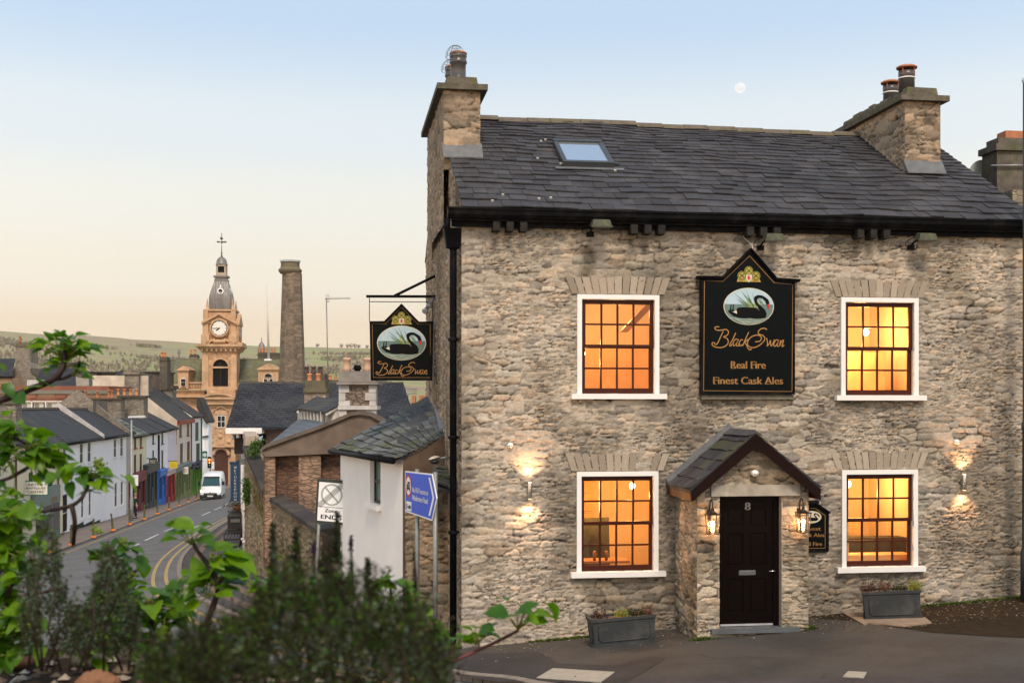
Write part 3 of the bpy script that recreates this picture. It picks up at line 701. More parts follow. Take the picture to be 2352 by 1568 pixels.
for s, e in ((-1, bl+.02), (1, br-.02)): mb = MB(); mb.hexa([(e-.03, yf, zev-.13), (e+.03, yf, zev-.13), (e+.03, -.02, zev-.13), (e-.03, -.02, zev-.13)], [(e-.03, yf, zev-.02), (e+.03, yf, zev-.02), (e+.03, -.02, zev-.02), (e-.03, -.02, zev-.02)]); mb.build('eaves_board', brown, proof)
mb = MB()
for s, e in ((-1, bl-.03), (1, br+.03)): mb.hexa([(e, -.16, zev+.045), (e, -.03, zev+.045), (pc, -.03, zap+.09), (pc, -.16, zap+.09)], [(e, -.16, zev+.07), (e, -.03, zev+.13), (pc, -.03, zap+.19), (pc, -.16, zap+.115)])
mb.build('lead_flashing', lead, proof)
mb = MB(); mb.col = (.07, .07, .075)
for k in range(3): y = yf+.03+k*.4; mb.prism([(pc-.13, y, zap+.02), (pc, y, zap+.11), (pc+.13, y, zap+.02), (pc, y, zap+.05)], (0, .38, 0))
mb.build('ridge_cap', slate, proof)
# step and door
mb = MB(); s0, sz0 = PPx(1631, 1462); s1, _ = PPx(1834, 1462)
mb.box(s0, s1, -PD-.09, -PD+.2, dbot-.075, dbot-.005); mb.build('doorstep', pm('step_slate', (.11, .12, .13), .6, .3, var=.3, sc=5, bump=.3), porch)
mb = MB(); dy = -PD+.14
mb.box(dl, dl+.05, dy-.03, dy+.06, dbot, dtop); mb.box(dr-.09, dr, dy-.03, dy+.06, dbot, dtop); mb.box(dl+.05, dr-.09, dy-.03, dy+.06, dtop-.07, dtop)
dfm = pm('door_paint', (.005, .003, .0025), .3, .08, var=.2, bump=.04)
door = mb.build('door', dfm, porch)
a, b, c, d = dl+.055, dr-.095, dbot+.03, dtop-.075
mb = MB(); mb.box(a, b, dy+.012, dy+.05, c, d); W_ = b-a; st = .1
rows = [(c+.0, c+.18), (c+.70, c+.90), (d-.50, d-.40), (d-.12, d)]
mb.box(a, a+st, dy-.008, dy+.012, c, d); mb.box(b-st, b, dy-.008, dy+.012, c, d); mb.box(a+W_/2-.05, a+W_/2+.05, dy-.008, dy+.012, c, d)
for p, q in rows: mb.box(a+st, a+W_/2-.05, dy-.008, dy+.012, p, q); mb.box(a+W_/2+.05, b-st, dy-.008, dy+.012, p, q)
zs = [(rows[k][1], rows[k+1][0]) for k in range(3)]
for p, q in zs:
    for xa, xb in ((a+st, a+W_/2-.05), (a+W_/2+.05, b-st)):
        g = .035; mb.hexa([(xa+g, dy-.001, p+g), (xb-g, dy-.001, p+g), (xb-g, dy+.012, p+g), (xa+g, dy+.012, p+g)], [(xa+g, dy-.001, q-g), (xb-g, dy-.001, q-g), (xb-g, dy+.012, q-g), (xa+g, dy+.012, q-g)])
leaf_ = mb.build('door_panel', dfm, door)
mb = MB(); mb.box(a, b, dy-.02, dy+.012, c-.025, c+.005); mb.build('threshold', pm('alu', (.6, .6, .6), .4, .5, .5), door)
n0, n1 = PU.L(1711, 1171, -PD+.13); n2, n3 = PU.L(1723, 1153, -PD+.13)
mb = MB(); text(mb, '8', lambda x, y: (x, dy-.014, y), n0, n2, n1, n3, .004); mb.build('house_number', steel, door)
l0, l1 = PU.L(1697, 1320, -PD+.13); l2, l3 = PU.L(1735, 1308, -PD+.13)
mb = MB(); mb.box(l0, l2, dy-.02, dy-.008, l1, l3); mb.box(l0+.02, l2-.02, dy-.026, dy-.02, l1+.012, l3-.012); mb.build('letterbox', steel, door)
h0, h1 = PU.L(1777, 1327, -PD+.13); h2, h3 = PU.L(1782, 1301, -PD+.13)
mb = MB(); mb.box(h0, h0+.035, dy-.02, dy-.008, h1, h3); mb.path([(h0+.017, dy-.02, h3-.06), (h0+.017, dy-.06, h3-.06), (h0-.02, dy-.065, h3-.055), (h0-.09, dy-.06, h3-.06)], .009, 7); mb.build('door_handle', steel, door)
# ---------------- fittings on the pub (things of their own) ----------------
def wl(u, d, z): return PU.W(u, d, z)
flood = pm('floodlight_body', (.075, .08, .055), .6, .3, .2, var=.5, sc=15, stain=(.13, .14, .05))
def floodlight(px, py, label):
    u, z = PU.L(px, py, -.3)
    t = thing('floodlight', label, 'floodlight', wl(u, 0, z), PU.rz, 'floodlights under the eaves')
    mb = MB(); mb.hexa([(-.15, -.42, -.06), (.17, -.42, -.06), (.17, -.22, -.02), (-.15, -.22, -.02)], [(-.12, -.40, .05), (.14, -.40, .05), (.13, -.25, .08), (-.11, -.25, .08)]); mb.box(-.16, .18, -.43, -.40, -.07, -.045); mb.build('lamp_housing', flood, t)
    mb = MB(); mb.box(-.13, .15, -.41, -.24, -.075, -.062); mb.build('lens', glassm(), t)
    mb = MB(); mb.path([(-.04, -.24, .0), (-.10, -.12, -.06), (-.10, 0, -.12)], .016, 6); mb.box(-.16, -.04, -.03, .0, -.17, -.09); mb.build('bracket', black, t)
    mb = MB(); mb.path(smooth_line([(-.14, -.25, .0), (-.24, -.18, -.04), (-.24, -.1, -.12), (-.12, -.03, -.12)], 4), .006, 5); mb.build('cable', black, t)
floodlight(1378, 514, 'greenish floodlight on the eaves above the upper left window')
floodlight(1774, 546, 'greenish floodlight just right of the big wall sign peak')
floodlight(2124, 545, 'greenish floodlight above the upper right window near the wall end')
def updown(px, py, label):
    u, z = PU.L(px, py, -.10)
    t = thing('wall_light', label, 'wall light', wl(u, 0, z), PU.rz, 'up and down lights on the wall')
    mb = MB(); mb.lathe([(.034, -.13), (.036, -.12), (.036, .12), (.034, .13), (.025, .125)], (0, -.10, 0), 16); mb.build('lamp_tube', steel, t)
    mb = MB(); mb.box(-.03, .03, -.07, 0, -.03, .03); mb.build('bracket', steel, t)
    for za, zb in ((.128, .133), (-.133, -.128)): mb = MB(); mb.lathe([(.026, za), (.024, zb)], (0, -.10, 0), 12); mb.build('lamp_lens', emat('lens_glow', (1, .6, .28), 14), t)
    for s in (1, -1):
        l = bpy.data.lights.new('wall_spot', 'SPOT'); l.energy = 40; l.color = (1, .52, .26); l.spot_size = rad(112); l.spot_blend = .9; l.shadow_soft_size = .02
        o = bpy.data.objects.new('wall_spot', l); COL.objects.link(o); o.parent = t; o.location = (0, -.12, .15*s); o.rotation_euler = (rad(172) if s > 0 else rad(8), 0, 0)
updown(1217, 1126, 'lit steel tube wall light left of the lower left window')
updown(2215, 1107, 'lit steel tube wall light right of the lower right window')
def dome(px, py, label, d=0, r=.05):
    u, z = PU.L(px, py, d-.04)
    t = thing('white_dome', label, 'wall dome', wl(u, d, z), PU.rz)
    mb = MB(); mb.ball((0, -.045, 0), r, 14, .85); mb.build('dome_shell', white, t)
    mb = MB(); mb.box(-.02, .02, -.05, 0, -.02, .02); mb.build('dome_mount', white, t)
    mb = MB()
    for q in (-.018, .018): mb.ball((q, -.045-r*.93, -.01), .008, 6)
    mb.build('sensor_hole', dark, t)
dome(1172, 1022, 'small white dome on the wall above the left tube light')
dome(2197, 1014, 'small white dome on the wall above the right tube light')
dome(1733.5, 1086, 'small white dome on the porch gable above the door', -PD-.03, .06)
ironm = pm('lantern_iron', (.03, .02, .015), .45, .4, .4)
def lantern(px, py, label):
    u, z = PU.L(px, py, -PD-.2)
    t = thing('wall_lantern', label, 'lantern', wl(u, -PD, z), PU.rz, 'lit lanterns by the door')
    mb = MB(); r, h = .088, .14; c0 = (0, -.2)
    for sx in (-1, 1):
        for sy in (-1, 1): mb.hexa([(sx*r*.8-.006, -.2+sy*r*.8-.006, -h), (sx*r*.8+.006, -.2+sy*r*.8-.006, -h), (sx*r*.8+.006, -.2+sy*r*.8+.006, -h), (sx*r*.8-.006, -.2+sy*r*.8+.006, -h)], [(sx*r-.006, -.2+sy*r-.006, h), (sx*r+.006, -.2+sy*r-.006, h), (sx*r+.006, -.2+sy*r+.006, h), (sx*r-.006, -.2+sy*r+.006, h)])
    mb.box(-r*.9, r*.9, -.2-r*.9, -.2+r*.9, -h-.012, -h); mb.box(-r-.012, r+.012, -.2-r-.012, -.2+r+.012, h, h+.015)
    mb.lathe([(.07, h+.015), (.04, h+.05), (.025, h+.06), (.02, h+.10)], (0, -.2, 0), 10); mb.build('lantern_cage', ironm, t)
    mb = MB(); mb.path(smooth_line([(0, -.2, h+.10), (0, -.19, h+.17), (0, -.13, h+.22), (0, -.07, h+.18), (0, -.05, h+.05), (0, 0, h-.02)], 4), .011, 7); mb.box(-.03, .03, -.02, 0, h-.1, h+.06); mb.build('bracket', ironm, t)
    mb = MB(); g = clear_glass()
    for q in (0, 1, 2, 3):
        an = q*math.pi/2; cs, sn = math.cos(an), math.sin(an)
        f = lambda x, y, z: (x*cs-y*sn, -.2+x*sn+y*cs, z)
        mb.poly([f(-r*.8, -r*.8, -h), f(r*.8, -r*.8, -h), f(r, -r, h), f(-r, -r, h)])
    mb.build('glass', g, t)
    mb = MB(); mb.ball((0, -.2, .01), .026, 10, 1.5); mb.lathe([(.016, -.12), (.016, -.035)], (0, -.2, 0), 8); mb.build('bulb', emat('bulb_glow', (1, .66, .3), 45), t)
    plight('lantern_light', (0, -.2, .0), 15, (1, .46, .19), .04, t)
lantern(1637, 1203, 'lit iron lantern on the wall left of the black door')
lantern(1845, 1199, 'lit iron lantern on the wall right of the black door')
# ================= SIGNS =================
signb = pm('sign_board', (.0025, .0045, .005), .4, .07, var=.2, bump=.03)
gold = pm('gold_paint', (.40, .20, .055), .5, .4, var=.1, bump=0)
goldy = pm('barrel_gold', (.42, .36, .06), .5, .3, var=.2, bump=0)
ringm = pm('barrel_ring', (.06, .055, .02), .5, .3, bump=0)
pblack = pm('painted_black', (.005, .005, .006), .5, .08, bump=0)
pred = pm('painted_red', (.62, .02, .02), .5, .3, bump=0)
pcream = pm('painted_cream', (.66, .60, .46), .6, .3, bump=0)
preed = pm('painted_reed', (.10, .22, .06), .6, .3, bump=0); preed2 = pm('painted_dry_reed', (.42, .42, .14), .6, .3, bump=0)
pwater = pm('painted_water', (.14, .22, .20), .5, .3, var=.5, sc=14, bump=0, stretch=(1, 1, 9))
psky = pm('painted_sky', (.42, .55, .62), .6, .3, var=.2, sc=3, bump=0)
pfoam = pm('painted_foam', (.55, .62, .48), .6, .3, bump=0)
def aff(src, dst):
    (a0, a1, b0, b1), (c0, c1, d0, d1) = src, dst
    return lambda x, y: (c0+(x-a0)/(a1-a0)*(c1-c0), d0+(y-b0)/(b1-b0)*(d1-d0))
def sign_art(parent, pos, pic, emb, txt, s):
    """pos(x, y, layer) maps picture units to the board; pic, emb, txt map the traced units of one board to it; s = line weight"""
    L = lambda f, k: (lambda x, y: pos(*f(x, y), k))
    mb = MB(); q = L(pic, 1)
    mb.mi = 0; mb.poly([q(*p) for p in catm(320, 226, 545, 998, 48)])
    q = L(pic, 2)
    mb.mi = 1; mb.poly([q(*p) for p in catm(310, 217, 545, 998, 48)])
    q = L(pic, 3); mb.mi = 2
    mb.poly([q(545+309*math.cos(a), 998+216*math.sin(a)) for a in np.linspace(-.12, math.pi+.12, 34)])
    q = L(pic, 4); mb.mi = 3
    rr = random.Random(4)
    for (x0, y0, x1, y1) in ((560, 1000, 350, 830), (545, 990, 370, 895), (600, 1000, 500, 785), (570, 960, 435, 790), (590, 990, 540, 890), (640, 1000, 580, 810), (700, 960, 640, 870), (730, 980, 660, 860), (540, 1010, 400, 925), (610, 1000, 520, 860), (560, 930, 470, 855)):
        dx, dy = x1-x0, y1-y0; l = math.hypot(dx, dy); mb.poly([q(x0-dy/l*7, y0+dx/l*7), q(x0+dy/l*7, y0-dx/l*7), q(x1, y1)])
    mb.mi = 4
    for k in range(16):
        x0 = rr.uniform(520, 690); x1 = x0+rr.uniform(-40, 20); y1 = rr.uniform(880, 960); mb.poly([q(x0-6, 1015), q(x0+6, 1015), q(x1, y1)])
    q = L(pic, 5); mb.mi = 5
    body = [(275, 1052), (330, 1068), (383, 1082), (388, 1030), (410, 1014), (470, 1008), (600, 1010), (650, 1022), (682, 1055), (655, 1000), (618, 950), (605, 905), (620, 873), (660, 858), (710, 862), (755, 885), (792, 915), (806, 958), (802, 992), (772, 985), (752, 932), (715, 899), (680, 889), (655, 901), (645, 925), (662, 962), (712, 1003), (752, 1042), (770, 1085), (760, 1135), (700, 1146), (560, 1150), (420, 1138), (345, 1115), (300, 1080)]
    mb.poly([q(*p) for p in body])
    for cx in (315, 345): mb.poly([q(cx+dx, 1035+dy) for dx, dy in ((-30, 18), (-10, 5), (-6, -40), (2, -62), (12, -58), (4, -30), (6, 5), (16, 14), (10, 24), (-22, 26))])
    q = L(pic, 6); mb.mi = 6; mb.poly([q(772, 975), q(802, 962), q(806, 1005), q(812, 1040), q(790, 1022)]); mb.mi = 7; mb.poly([q(340, 1068), q(386, 1048), q(392, 1090)]); mb.poly([q(796, 1018), q(810, 1022), q(811, 1040)])
    mb.mi = 8
    for k, (xa, xb, yy) in enumerate(((300, 800, 1152), (360, 760, 1172), (400, 700, 1190), (450, 640, 1206))):
        ribbon(mb, smooth_line([(xa, yy-14), (xa+(xb-xa)*.3, yy+4), ((xa+xb)/2, yy-6), (xa+(xb-xa)*.7, yy+5), (xb, yy-14)], 4), 5, q)
    mb.build('swan_picture', [pcream, psky, pwater, preed, preed2, pblack, pred, pcream, pfoam], parent)
    mb = MB(); q1, q2, q3, q4 = L(emb, 1), L(emb, 2), L(emb, 3), L(emb, 4)
    mb.mi = 0; mb.poly([q1(*p) for p in ((412, 755), (425, 715), (660, 715), (682, 755))])
    for cx, cy in ((545, 638), (468, 690), (626, 690)):
        mb.mi = 0; mb.poly([q2(*p) for p in catm(48, 48, cx, cy, 24)]); mb.mi = 1; ribbon(mb, catm(40, 40, cx, cy, 24), 7, q3, True)
        mb.mi = 1; ribbon(mb, [(cx-24, cy-20), (cx+24, cy+20)], 9, q3); ribbon(mb, [(cx-24, cy+20), (cx+24, cy-20)], 9, q3)
    mb.mi = 2; mb.poly([q3(*p) for p in ((512, 682), (545, 672), (580, 682), (580, 730), (545, 762), (512, 730))])
    mb.mi = 3; mb.poly([q4(*p) for p in ((540, 690), (560, 695), (556, 712), (566, 730), (552, 722), (545, 744), (538, 726), (526, 730), (534, 712), (528, 700))])
    text(mb, '1834', q4, 595, 650, 750, 732); text(mb, 'Est', q4, 440, 480, 750, 732)
    mb.build('barrel_emblem', [goldy, ringm, pcream, pred], parent)
    mb = MB(); q = L(txt, 1)
    strokes = [[(278, 1240), (246, 1241), (237, 1256), (262, 1270), (310, 1266), (342, 1262), (363, 1282), (352, 1310), (318, 1325), (348, 1338), (362, 1366), (345, 1396), (300, 1416), (245, 1413), (215, 1397), (212, 1380), (228, 1374), (240, 1388)],
               [(315, 1275), (288, 1330), (263, 1378), (240, 1396)], [(430, 1290), (402, 1348), (374, 1392), (380, 1403), (400, 1386)],
               [(448, 1345), (424, 1347), (406, 1380), (412, 1402), (436, 1382), (456, 1346)], [(452, 1352), (436, 1392), (448, 1402), (470, 1384)],
               [(497, 1352), (478, 1350), (459, 1384), (468, 1402), (492, 1390)], [(551, 1283), (522, 1342), (494, 1402)], [(546, 1346), (516, 1370), (530, 1392), (545, 1422), (562, 1434), (578, 1426)],
               [(720, 1262), (702, 1250), (666, 1254), (640, 1278), (646, 1300), (682, 1310), (702, 1336), (684, 1368), (634, 1404), (584, 1416), (545, 1398), (540, 1368), (566, 1330), (610, 1310), (652, 1312), (670, 1334), (652, 1360), (610, 1366)],
               [(718, 1332), (726, 1374), (724, 1402), (744, 1376), (754, 1352), (758, 1400), (778, 1376), (790, 1344)],
               [(824, 1348), (802, 1352), (784, 1388), (796, 1403), (820, 1376), (832, 1348), (816, 1396), (832, 1402)],
               [(850, 1350), (838, 1402), (856, 1364), (876, 1350), (866, 1386), (862, 1405), (884, 1392)]]
    for st in strokes: ribbon(mb, smooth_line(st, 4), 8*s, q)
    mb.build('gold_lettering', gold, parent)
def board(parent, pts, pos, th, name, mat, lip=0):
    mb = MB(); mb.prism([pos(x, y, 0) for x, y in pts], (0, th, 0)); return mb.build(name, mat, parent)
# --- big wall sign
MS = (2550, 900, 2.412)
def mD(x, y): return ((MS[0]+x/MS[2])*.6125, (MS[1]+y/MS[2])*.6125)
sc_u, sc_z = PU.L(*mD(600, 1400)); k0 = PU.L(*mD(1000, 1400))[0]-PU.L(*mD(200, 1400))[0]; kz = PU.L(*mD(600, 400))[1]-PU.L(*mD(600, 1400))[1]
ws = thing('wall_sign', 'big black pub sign with peaked top and swan picture between the upper windows', 'pub sign', wl(sc_u, -.03, sc_z), PU.rz)
mpos = lambda x, y, k: ((x-600)/800*k0, -.075-.003*k, (1400-y)/1000*kz)
outl = [(175, 1395), (1015, 1395), (1015, 372), (845, 368), (620, 100), (373, 362), (175, 365)]
board(ws, outl, mpos, .07, 'sign_board', signb)
mb = MB()
fr_ = [(140, 345), (372, 345), (620, 90), (848, 352), (1060, 362)]
for a, b in zip(fr_[:-1], fr_[1:]):
    p0, p1 = mpos(*a, 0), mpos(*b, 0); mb.hexa([(p0[0], -.125, p0[2]-.03), (p1[0], -.125, p1[2]-.03), (p1[0], .0, p1[2]-.03), (p0[0], .0, p0[2]-.03)], [(p0[0], -.14, p0[2]+.012), (p1[0], -.14, p1[2]+.012), (p1[0], .0, p1[2]+.02), (p0[0], .0, p0[2]+.02)])
for x0, x1 in ((172, 192), (1000, 1018)): a, b = mpos(x0, 1396, 0), mpos(x1, 370, 0); mb.box(a[0], b[0], -.095, -.01, a[2], b[2])
a, b = mpos(176, 1397, 0), mpos(1014, 1378, 0); mb.box(a[0], b[0], -.096, -.01, a[2], b[2])
mb.build('sign_moulding', black, ws)
mb = MB(); ribbon(mb, [(198, 1362), (993, 1368), (1000, 402), (832, 388), (610, 150), (372, 382), (205, 382)], 5, lambda x, y: mpos(x, y, 1), True); mb.build('gold_line', gold, ws)
mb = MB(); a, b = mpos(185, 1440, 0), mpos(1012, 1400, 0); mb.box(a[0], b[0], -.06, .02, a[2], b[2]-.002); mb.build('sign_ledge', pm('weathered_board', (.16, .145, .11), .9, .1, var=.4, sc=12), ws)
sign_art(ws, mpos, aff((228, 862, 775, 1222), (378, 827, 440, 770)), aff((412, 682, 588, 762), (495, 712, 243, 390)), aff((210, 885, 1240, 1435), (272, 925, 790, 995)), 1.0)
mb = MB(); tq = lambda x, y: mpos(x, y, 1)
text(mb, 'Real Fire', tq, 443, 753, 1163, 1098, 2); text(mb, 'Finest Cask Ales', tq, 285, 910, 1303, 1238, 2)
for x, y in ((455, 1163), (480, 1163), (632, 1163), (298, 1303), (640, 1303), (776, 1303), (812, 1303)): mb.poly([tq(x-12, y), tq(x+12, y), tq(x+12, y-4), tq(x-12, y-4)])
mb.build('sign_text', gold, ws)
mb = MB(); q_, z_ = PU.L(1718, 528); mb.path(smooth_line([(q_-sc_u, -.05, z_-sc_z), (q_-sc_u-.09, -.02, z_-sc_z-.12), (q_-sc_u+.06, -.02, z_-sc_z-.26), (q_-sc_u+.02, -.04, z_-sc_z-.36)], 5), .006, 5); mb.build('cable', white, ws)
# --- small sign by the door
su, sz = PU.L(1862, 1265, -.03)
ss = thing('small_sign', 'small black sign with pale swan oval on the wall right of the porch', 'pub sign', wl(su, 0, sz), PU.rz)
w2, h2 = .285, .62
out2 = [(-w2, 0), (w2, 0), (w2, h2), (.08, h2+.16), (-.08, h2+.16), (-w2, h2)]
mb = MB(); mb.prism([(x, -.06, z) for x, z in out2], (0, .055, 0)); mb.build('sign_board', signb, ss)
mb = MB(); mb.box(-w2-.01, -w2+.02, -.075, -.01, 0, h2); mb.box(w2-.02, w2+.01, -.075, -.01, 0, h2); mb.box(-w2, w2, -.075, -.01, -.015, .015)
for s in (-1, 1): mb.hexa([(s*(w2+.03), -.09, h2-.01), (s*.08, -.09, h2+.15), (s*.08, 0, h2+.15), (s*(w2+.03), 0, h2-.01)], [(s*(w2+.03), -.09, h2+.02), (s*.08, -.09, h2+.18), (s*.08, 0, h2+.18), (s*(w2+.03), 0, h2+.02)])
mb.build('sign_moulding', black, ss)
mb = MB(); ribbon(mb, [(-w2+.05, .05), (w2-.05, .05), (w2-.05, h2-.04), (.07, h2+.08), (-.07, h2+.08), (-w2+.05, h2-.04)], .008, lambda x, y: (x, -.063, y), True)
tq2 = lambda x, y: (x, -.063, y)
text(mb, 'Finest', tq2, -.16, .16, .34, .40, .002); text(mb, 'Cask Ales', tq2, -.2, .22, .235, .295, .002); text(mb, 'Real Fire', tq2, -.18, .18, .09, .15, .002); mb.build('sign_text', gold, ss)
mb = MB(); e2 = aff((228, 862, 775, 1222), (-.17, .17, .66, .46)); mb.mi = 0; mb.poly([(*[v for v in (e2(*p)[0],)], -.064, e2(*p)[1]) for p in catm(317, 223, 545, 998, 32)]); mb.mi = 1
mb.poly([(e2(x, y)[0], -.067, e2(x, y)[1]) for x, y in [(275, 1052), (383, 1082), (390, 1030), (470, 1008), (650, 1022), (682, 1055), (655, 1000), (605, 905), (660, 850), (755, 885), (806, 958), (802, 1000), (772, 985), (715, 905), (680, 895), (650, 925), (712, 1003), (770, 1085), (700, 1146), (420, 1138)]])
mb.mi = 2; mb.poly([(e2(x, y)[0], -.069, e2(x, y)[1]) for x, y in ((772, 975), (806, 965), (818, 1040))]); mb.build('swan_picture', [pcream, pblack, pred], ss)
mb = MB(); mb.path([(.0, -.02, h2+.18), (.0, -.12, h2+.20)], .01, 6); mb.hexa([(-.12, -.16, h2+.17), (.1, -.16, h2+.17), (.1, -.09, h2+.19), (-.12, -.09, h2+.19)], [(-.12, -.15, h2+.2), (.1, -.15, h2+.2), (.1, -.09, h2+.215), (-.12, -.09, h2+.215)]); mb.build('sign_lamp', black, ss)
# --- hanging sign on the gable
HX = Fr((-.794-.1416*4.85-.06, 19.63+.99*4.85, 0), rad(2))
HY = HX.o.y
hD = lambda x, y: (826.9+x*.17568, 612.5+y*.17568)
hu, hz = HX.L(*hD(545, 1487)); kx = HX.L(*hD(960, 1487))[0]-HX.L(*hD(128, 1487))[0]; kh = HX.L(*hD(545, 485))[1]-hz
hs = thing('hanging_sign', 'double-sided black pub sign with swan picture hanging from an iron arm on the gable', 'pub sign', HX.W(hu, 0, hz), HX.rz)
hpos = lambda x, y, k: ((x-545)/832*kx, -.05-.003*k, (1487-y)/1002*kh)
ho = [(145, 1487), (945, 1487), (960, 715), (773, 718), (545, 483), (318, 712), (128, 715)]
mb = MB(); mb.prism([hpos(x, y, 0) for x, y in ho], (0, .1, 0)); mb.build('sign_board', signb, hs)
mb = MB()
for a, b in zip(ho, ho[1:]+ho[:1]):
    pa, pb = Vector(hpos(*a, 0)), Vector(hpos(*b, 0)); d = (pb-pa).normalized(); n = Vector((-d.z, 0, d.x))*.028
    mb.hexa([pa+Vector((0, -.022, 0)), pb+Vector((0, -.022, 0)), pb+Vector((0, .122, 0)), pa+Vector((0, .122, 0))], [pa-n*-1.6+Vector((0, -.022, 0)), pb-n*-1.6+Vector((0, -.022, 0)), pb-n*-1.6+Vector((0, .122, 0)), pa-n*-1.6+Vector((0, .122, 0))])
mb.build('sign_moulding', black, hs)
mb = MB(); ribbon(mb, [(178, 1447), (925, 1447), (918, 752), (758, 752), (543, 532), (335, 750), (163, 750)], 5, lambda x, y: hpos(x, y, 1), True); mb.build('gold_line', gold, hs)
idn = lambda x, y: (x, y)
sign_art(hs, hpos, idn, idn, idn, 1.0)
mb = MB()
az = hpos(0, 388, 0)[2]; mb.box(hpos(82, 0, 0)[0], hpos(1015, 0, 0)[0]+.12, -.03, .03, az-.025, az+.025)
mb.path([(hpos(450, 0, 0)[0], 0, az+.01), (hpos(1005, 0, 0)[0], .05, hpos(0, 105, 0)[2])], .03, 6)
mb.path([(hpos(123, 0, 0)[0], 0, hpos(0, 458, 0)[2]), (hpos(950, 0, 0)[0], 0, hpos(0, 460, 0)[2])], .008, 5)
for x in (123, 952): mb.path([(hpos(x, 0, 0)[0], 0, az), (hpos(x, 0, 0)[0], 0, hpos(0, 716, 0)[2])], .008, 5)
mb.path([(hpos(1002, 0, 0)[0], .0, az), (hpos(1002, 0, 0)[0], .05, hpos(0, 90, 0)[2])], .012, 5)
mb.box(hpos(995, 0, 0)[0], hpos(1015, 0, 0)[0]+.1, -.05, .1, az-.07, az+.05)
mb.build('iron_arm', black, hs)
def spot(px, py, qx, qy, yo, label):
    s = hpos(px, py, 0); e = hpos(qx, qy, 0)
    t = thing('spotlight', label, 'spotlight', HX.W(hu+s[0], 0, hz+s[2]), HX.rz, 'spotlights over the hanging sign')
    v = Vector((e[0]-s[0], yo, e[2]-s[2]))
    mb = MB(); mb.path([(0, 0, 0), v*.35, v*.6, v*.98, v], [.03, .035, .04, .062, .065], 10); mb.build('lamp_housing', metal, t)
    mb = MB(); mb.path([v*1.0, v*1.06], [.06, .045], 10); mb.build('lens', glassm('lamp_lens', (.35, .36, .36)), t)
spot(965, 405, 905, 520, -.12, 'upper grey spotlight at the wall end of the sign arm')
spot(890, 510, 855, 590, -.16, 'lower grey spotlight pointing down at the hanging sign')
# --- blue direction sign on two posts
galv = pm('galvanised', (.27, .28, .27), .55, .4, .5, var=.25, sc=14)
bA = P(933, 1128, 21.3); bB = P(1006, 1144, 19.65)
rzs = math.atan2(bB.y-bA.y, bB.x-bA.x); Ls = math.hypot(bB.x-bA.x, bB.y-bA.y)
g0 = gz(bA.x, bA.y)
rs = thing('road_sign', 'blue and white arrow road sign on two grey posts against the pub gable', 'road sign', (bA.x, bA.y, g0), rzs)
zc = P(970, 1136, 20.4).z-g0; hh = .36
bp = lambda x, y, k=0: (x*Ls, -.02-.002*k, zc+(y-.5)*2*hh)    # x 0..1 across, y 0..1 up
mb = MB(); o_ = [(0, .02), (.86, -.02), (1.0, .5), (.86, 1.02), (0, .98)]
mb.prism([bp(*p) for p in o_], (0, .012, 0)); mb.build('sign_panel', pm('sign_back', (.8, .8, .8), .4, .4, var=.03, bump=0), rs)
blue = pm('sign_blue', (.004, .075, .62), .35, .4, var=.15, sc=2, bump=0); swhite = pm('sign_white', (.8, .8, .8), .4, .4, var=.03, bump=0); sred = pm('sign_red', (.5, .015, .02), .4, .4, var=.05, bump=0)
mb = MB(); mb.mi = 0; mb.poly([bp(x, y, 1) for x, y in ((.018, .05), (.85, .015), (.978, .5), (.85, .985), (.018, .95))])
mb.mi = 1; mb.poly([bp(x, y, 2) for x, y in ((.76, .08), (.81, .075), (.935, .5), (.81, .93), (.76, .925), (.885, .5))])
mb.mi = 2; mb.poly([bp(.125+.1*math.cos(a), .64+.27*math.sin(a), 2) for a in np.linspace(0, 2*math.pi, 29)[:-1]])
mb.mi = 1; mb.poly([bp(.125+.078*math.cos(a), .64+.21*math.sin(a), 3) for a in np.linspace(0, 2*math.pi, 29)[:-1]])
mb.poly([bp(x, y, 2) for x, y in ((.05, .06), (.22, .06), (.22, .28), (.05, .28))])
mb.mi = 3; mb.poly([bp(x, y, 4) for x, y in ((.07, .56), (.18, .56), (.18, .74), (.10, .74), (.095, .68), (.07, .68))])
for cx in (.088, .16): mb.poly([bp(cx+.013*math.cos(a), .545+.035*math.sin(a), 4) for a in np.linspace(0, 2*math.pi, 13)[:-1]])
text(mb, '\u00bc mile', lambda x, y: bp(x, y, 4), .065, .205, .11, .22, .002)
mb.mi = 1; text(mb, '7.5', lambda x, y: bp(x, y, 5), .108, .172, .60, .70); text(mb, 'No HGV access to', lambda x, y: bp(x, y, 3), .25, .75, .52, .64, .002); text(mb, 'Windermere Road', lambda x, y: bp(x, y, 3), .25, .74, .33, .46, .002)
mb.build('sign_face', [blue, swhite, sred, pblack], rs)
for xx in (.30, .86):
    p = (xx*Ls, .035); w_ = INV[rs.name].inverted() @ Vector((p[0], p[1], 0)); gg = gz(w_.x, w_.y)-g0
    mb = MB(); mb.path([(p[0], p[1], gg-.1), (p[0], p[1], zc+hh+.04)], .038, 12); mb.build('post', galv, rs)
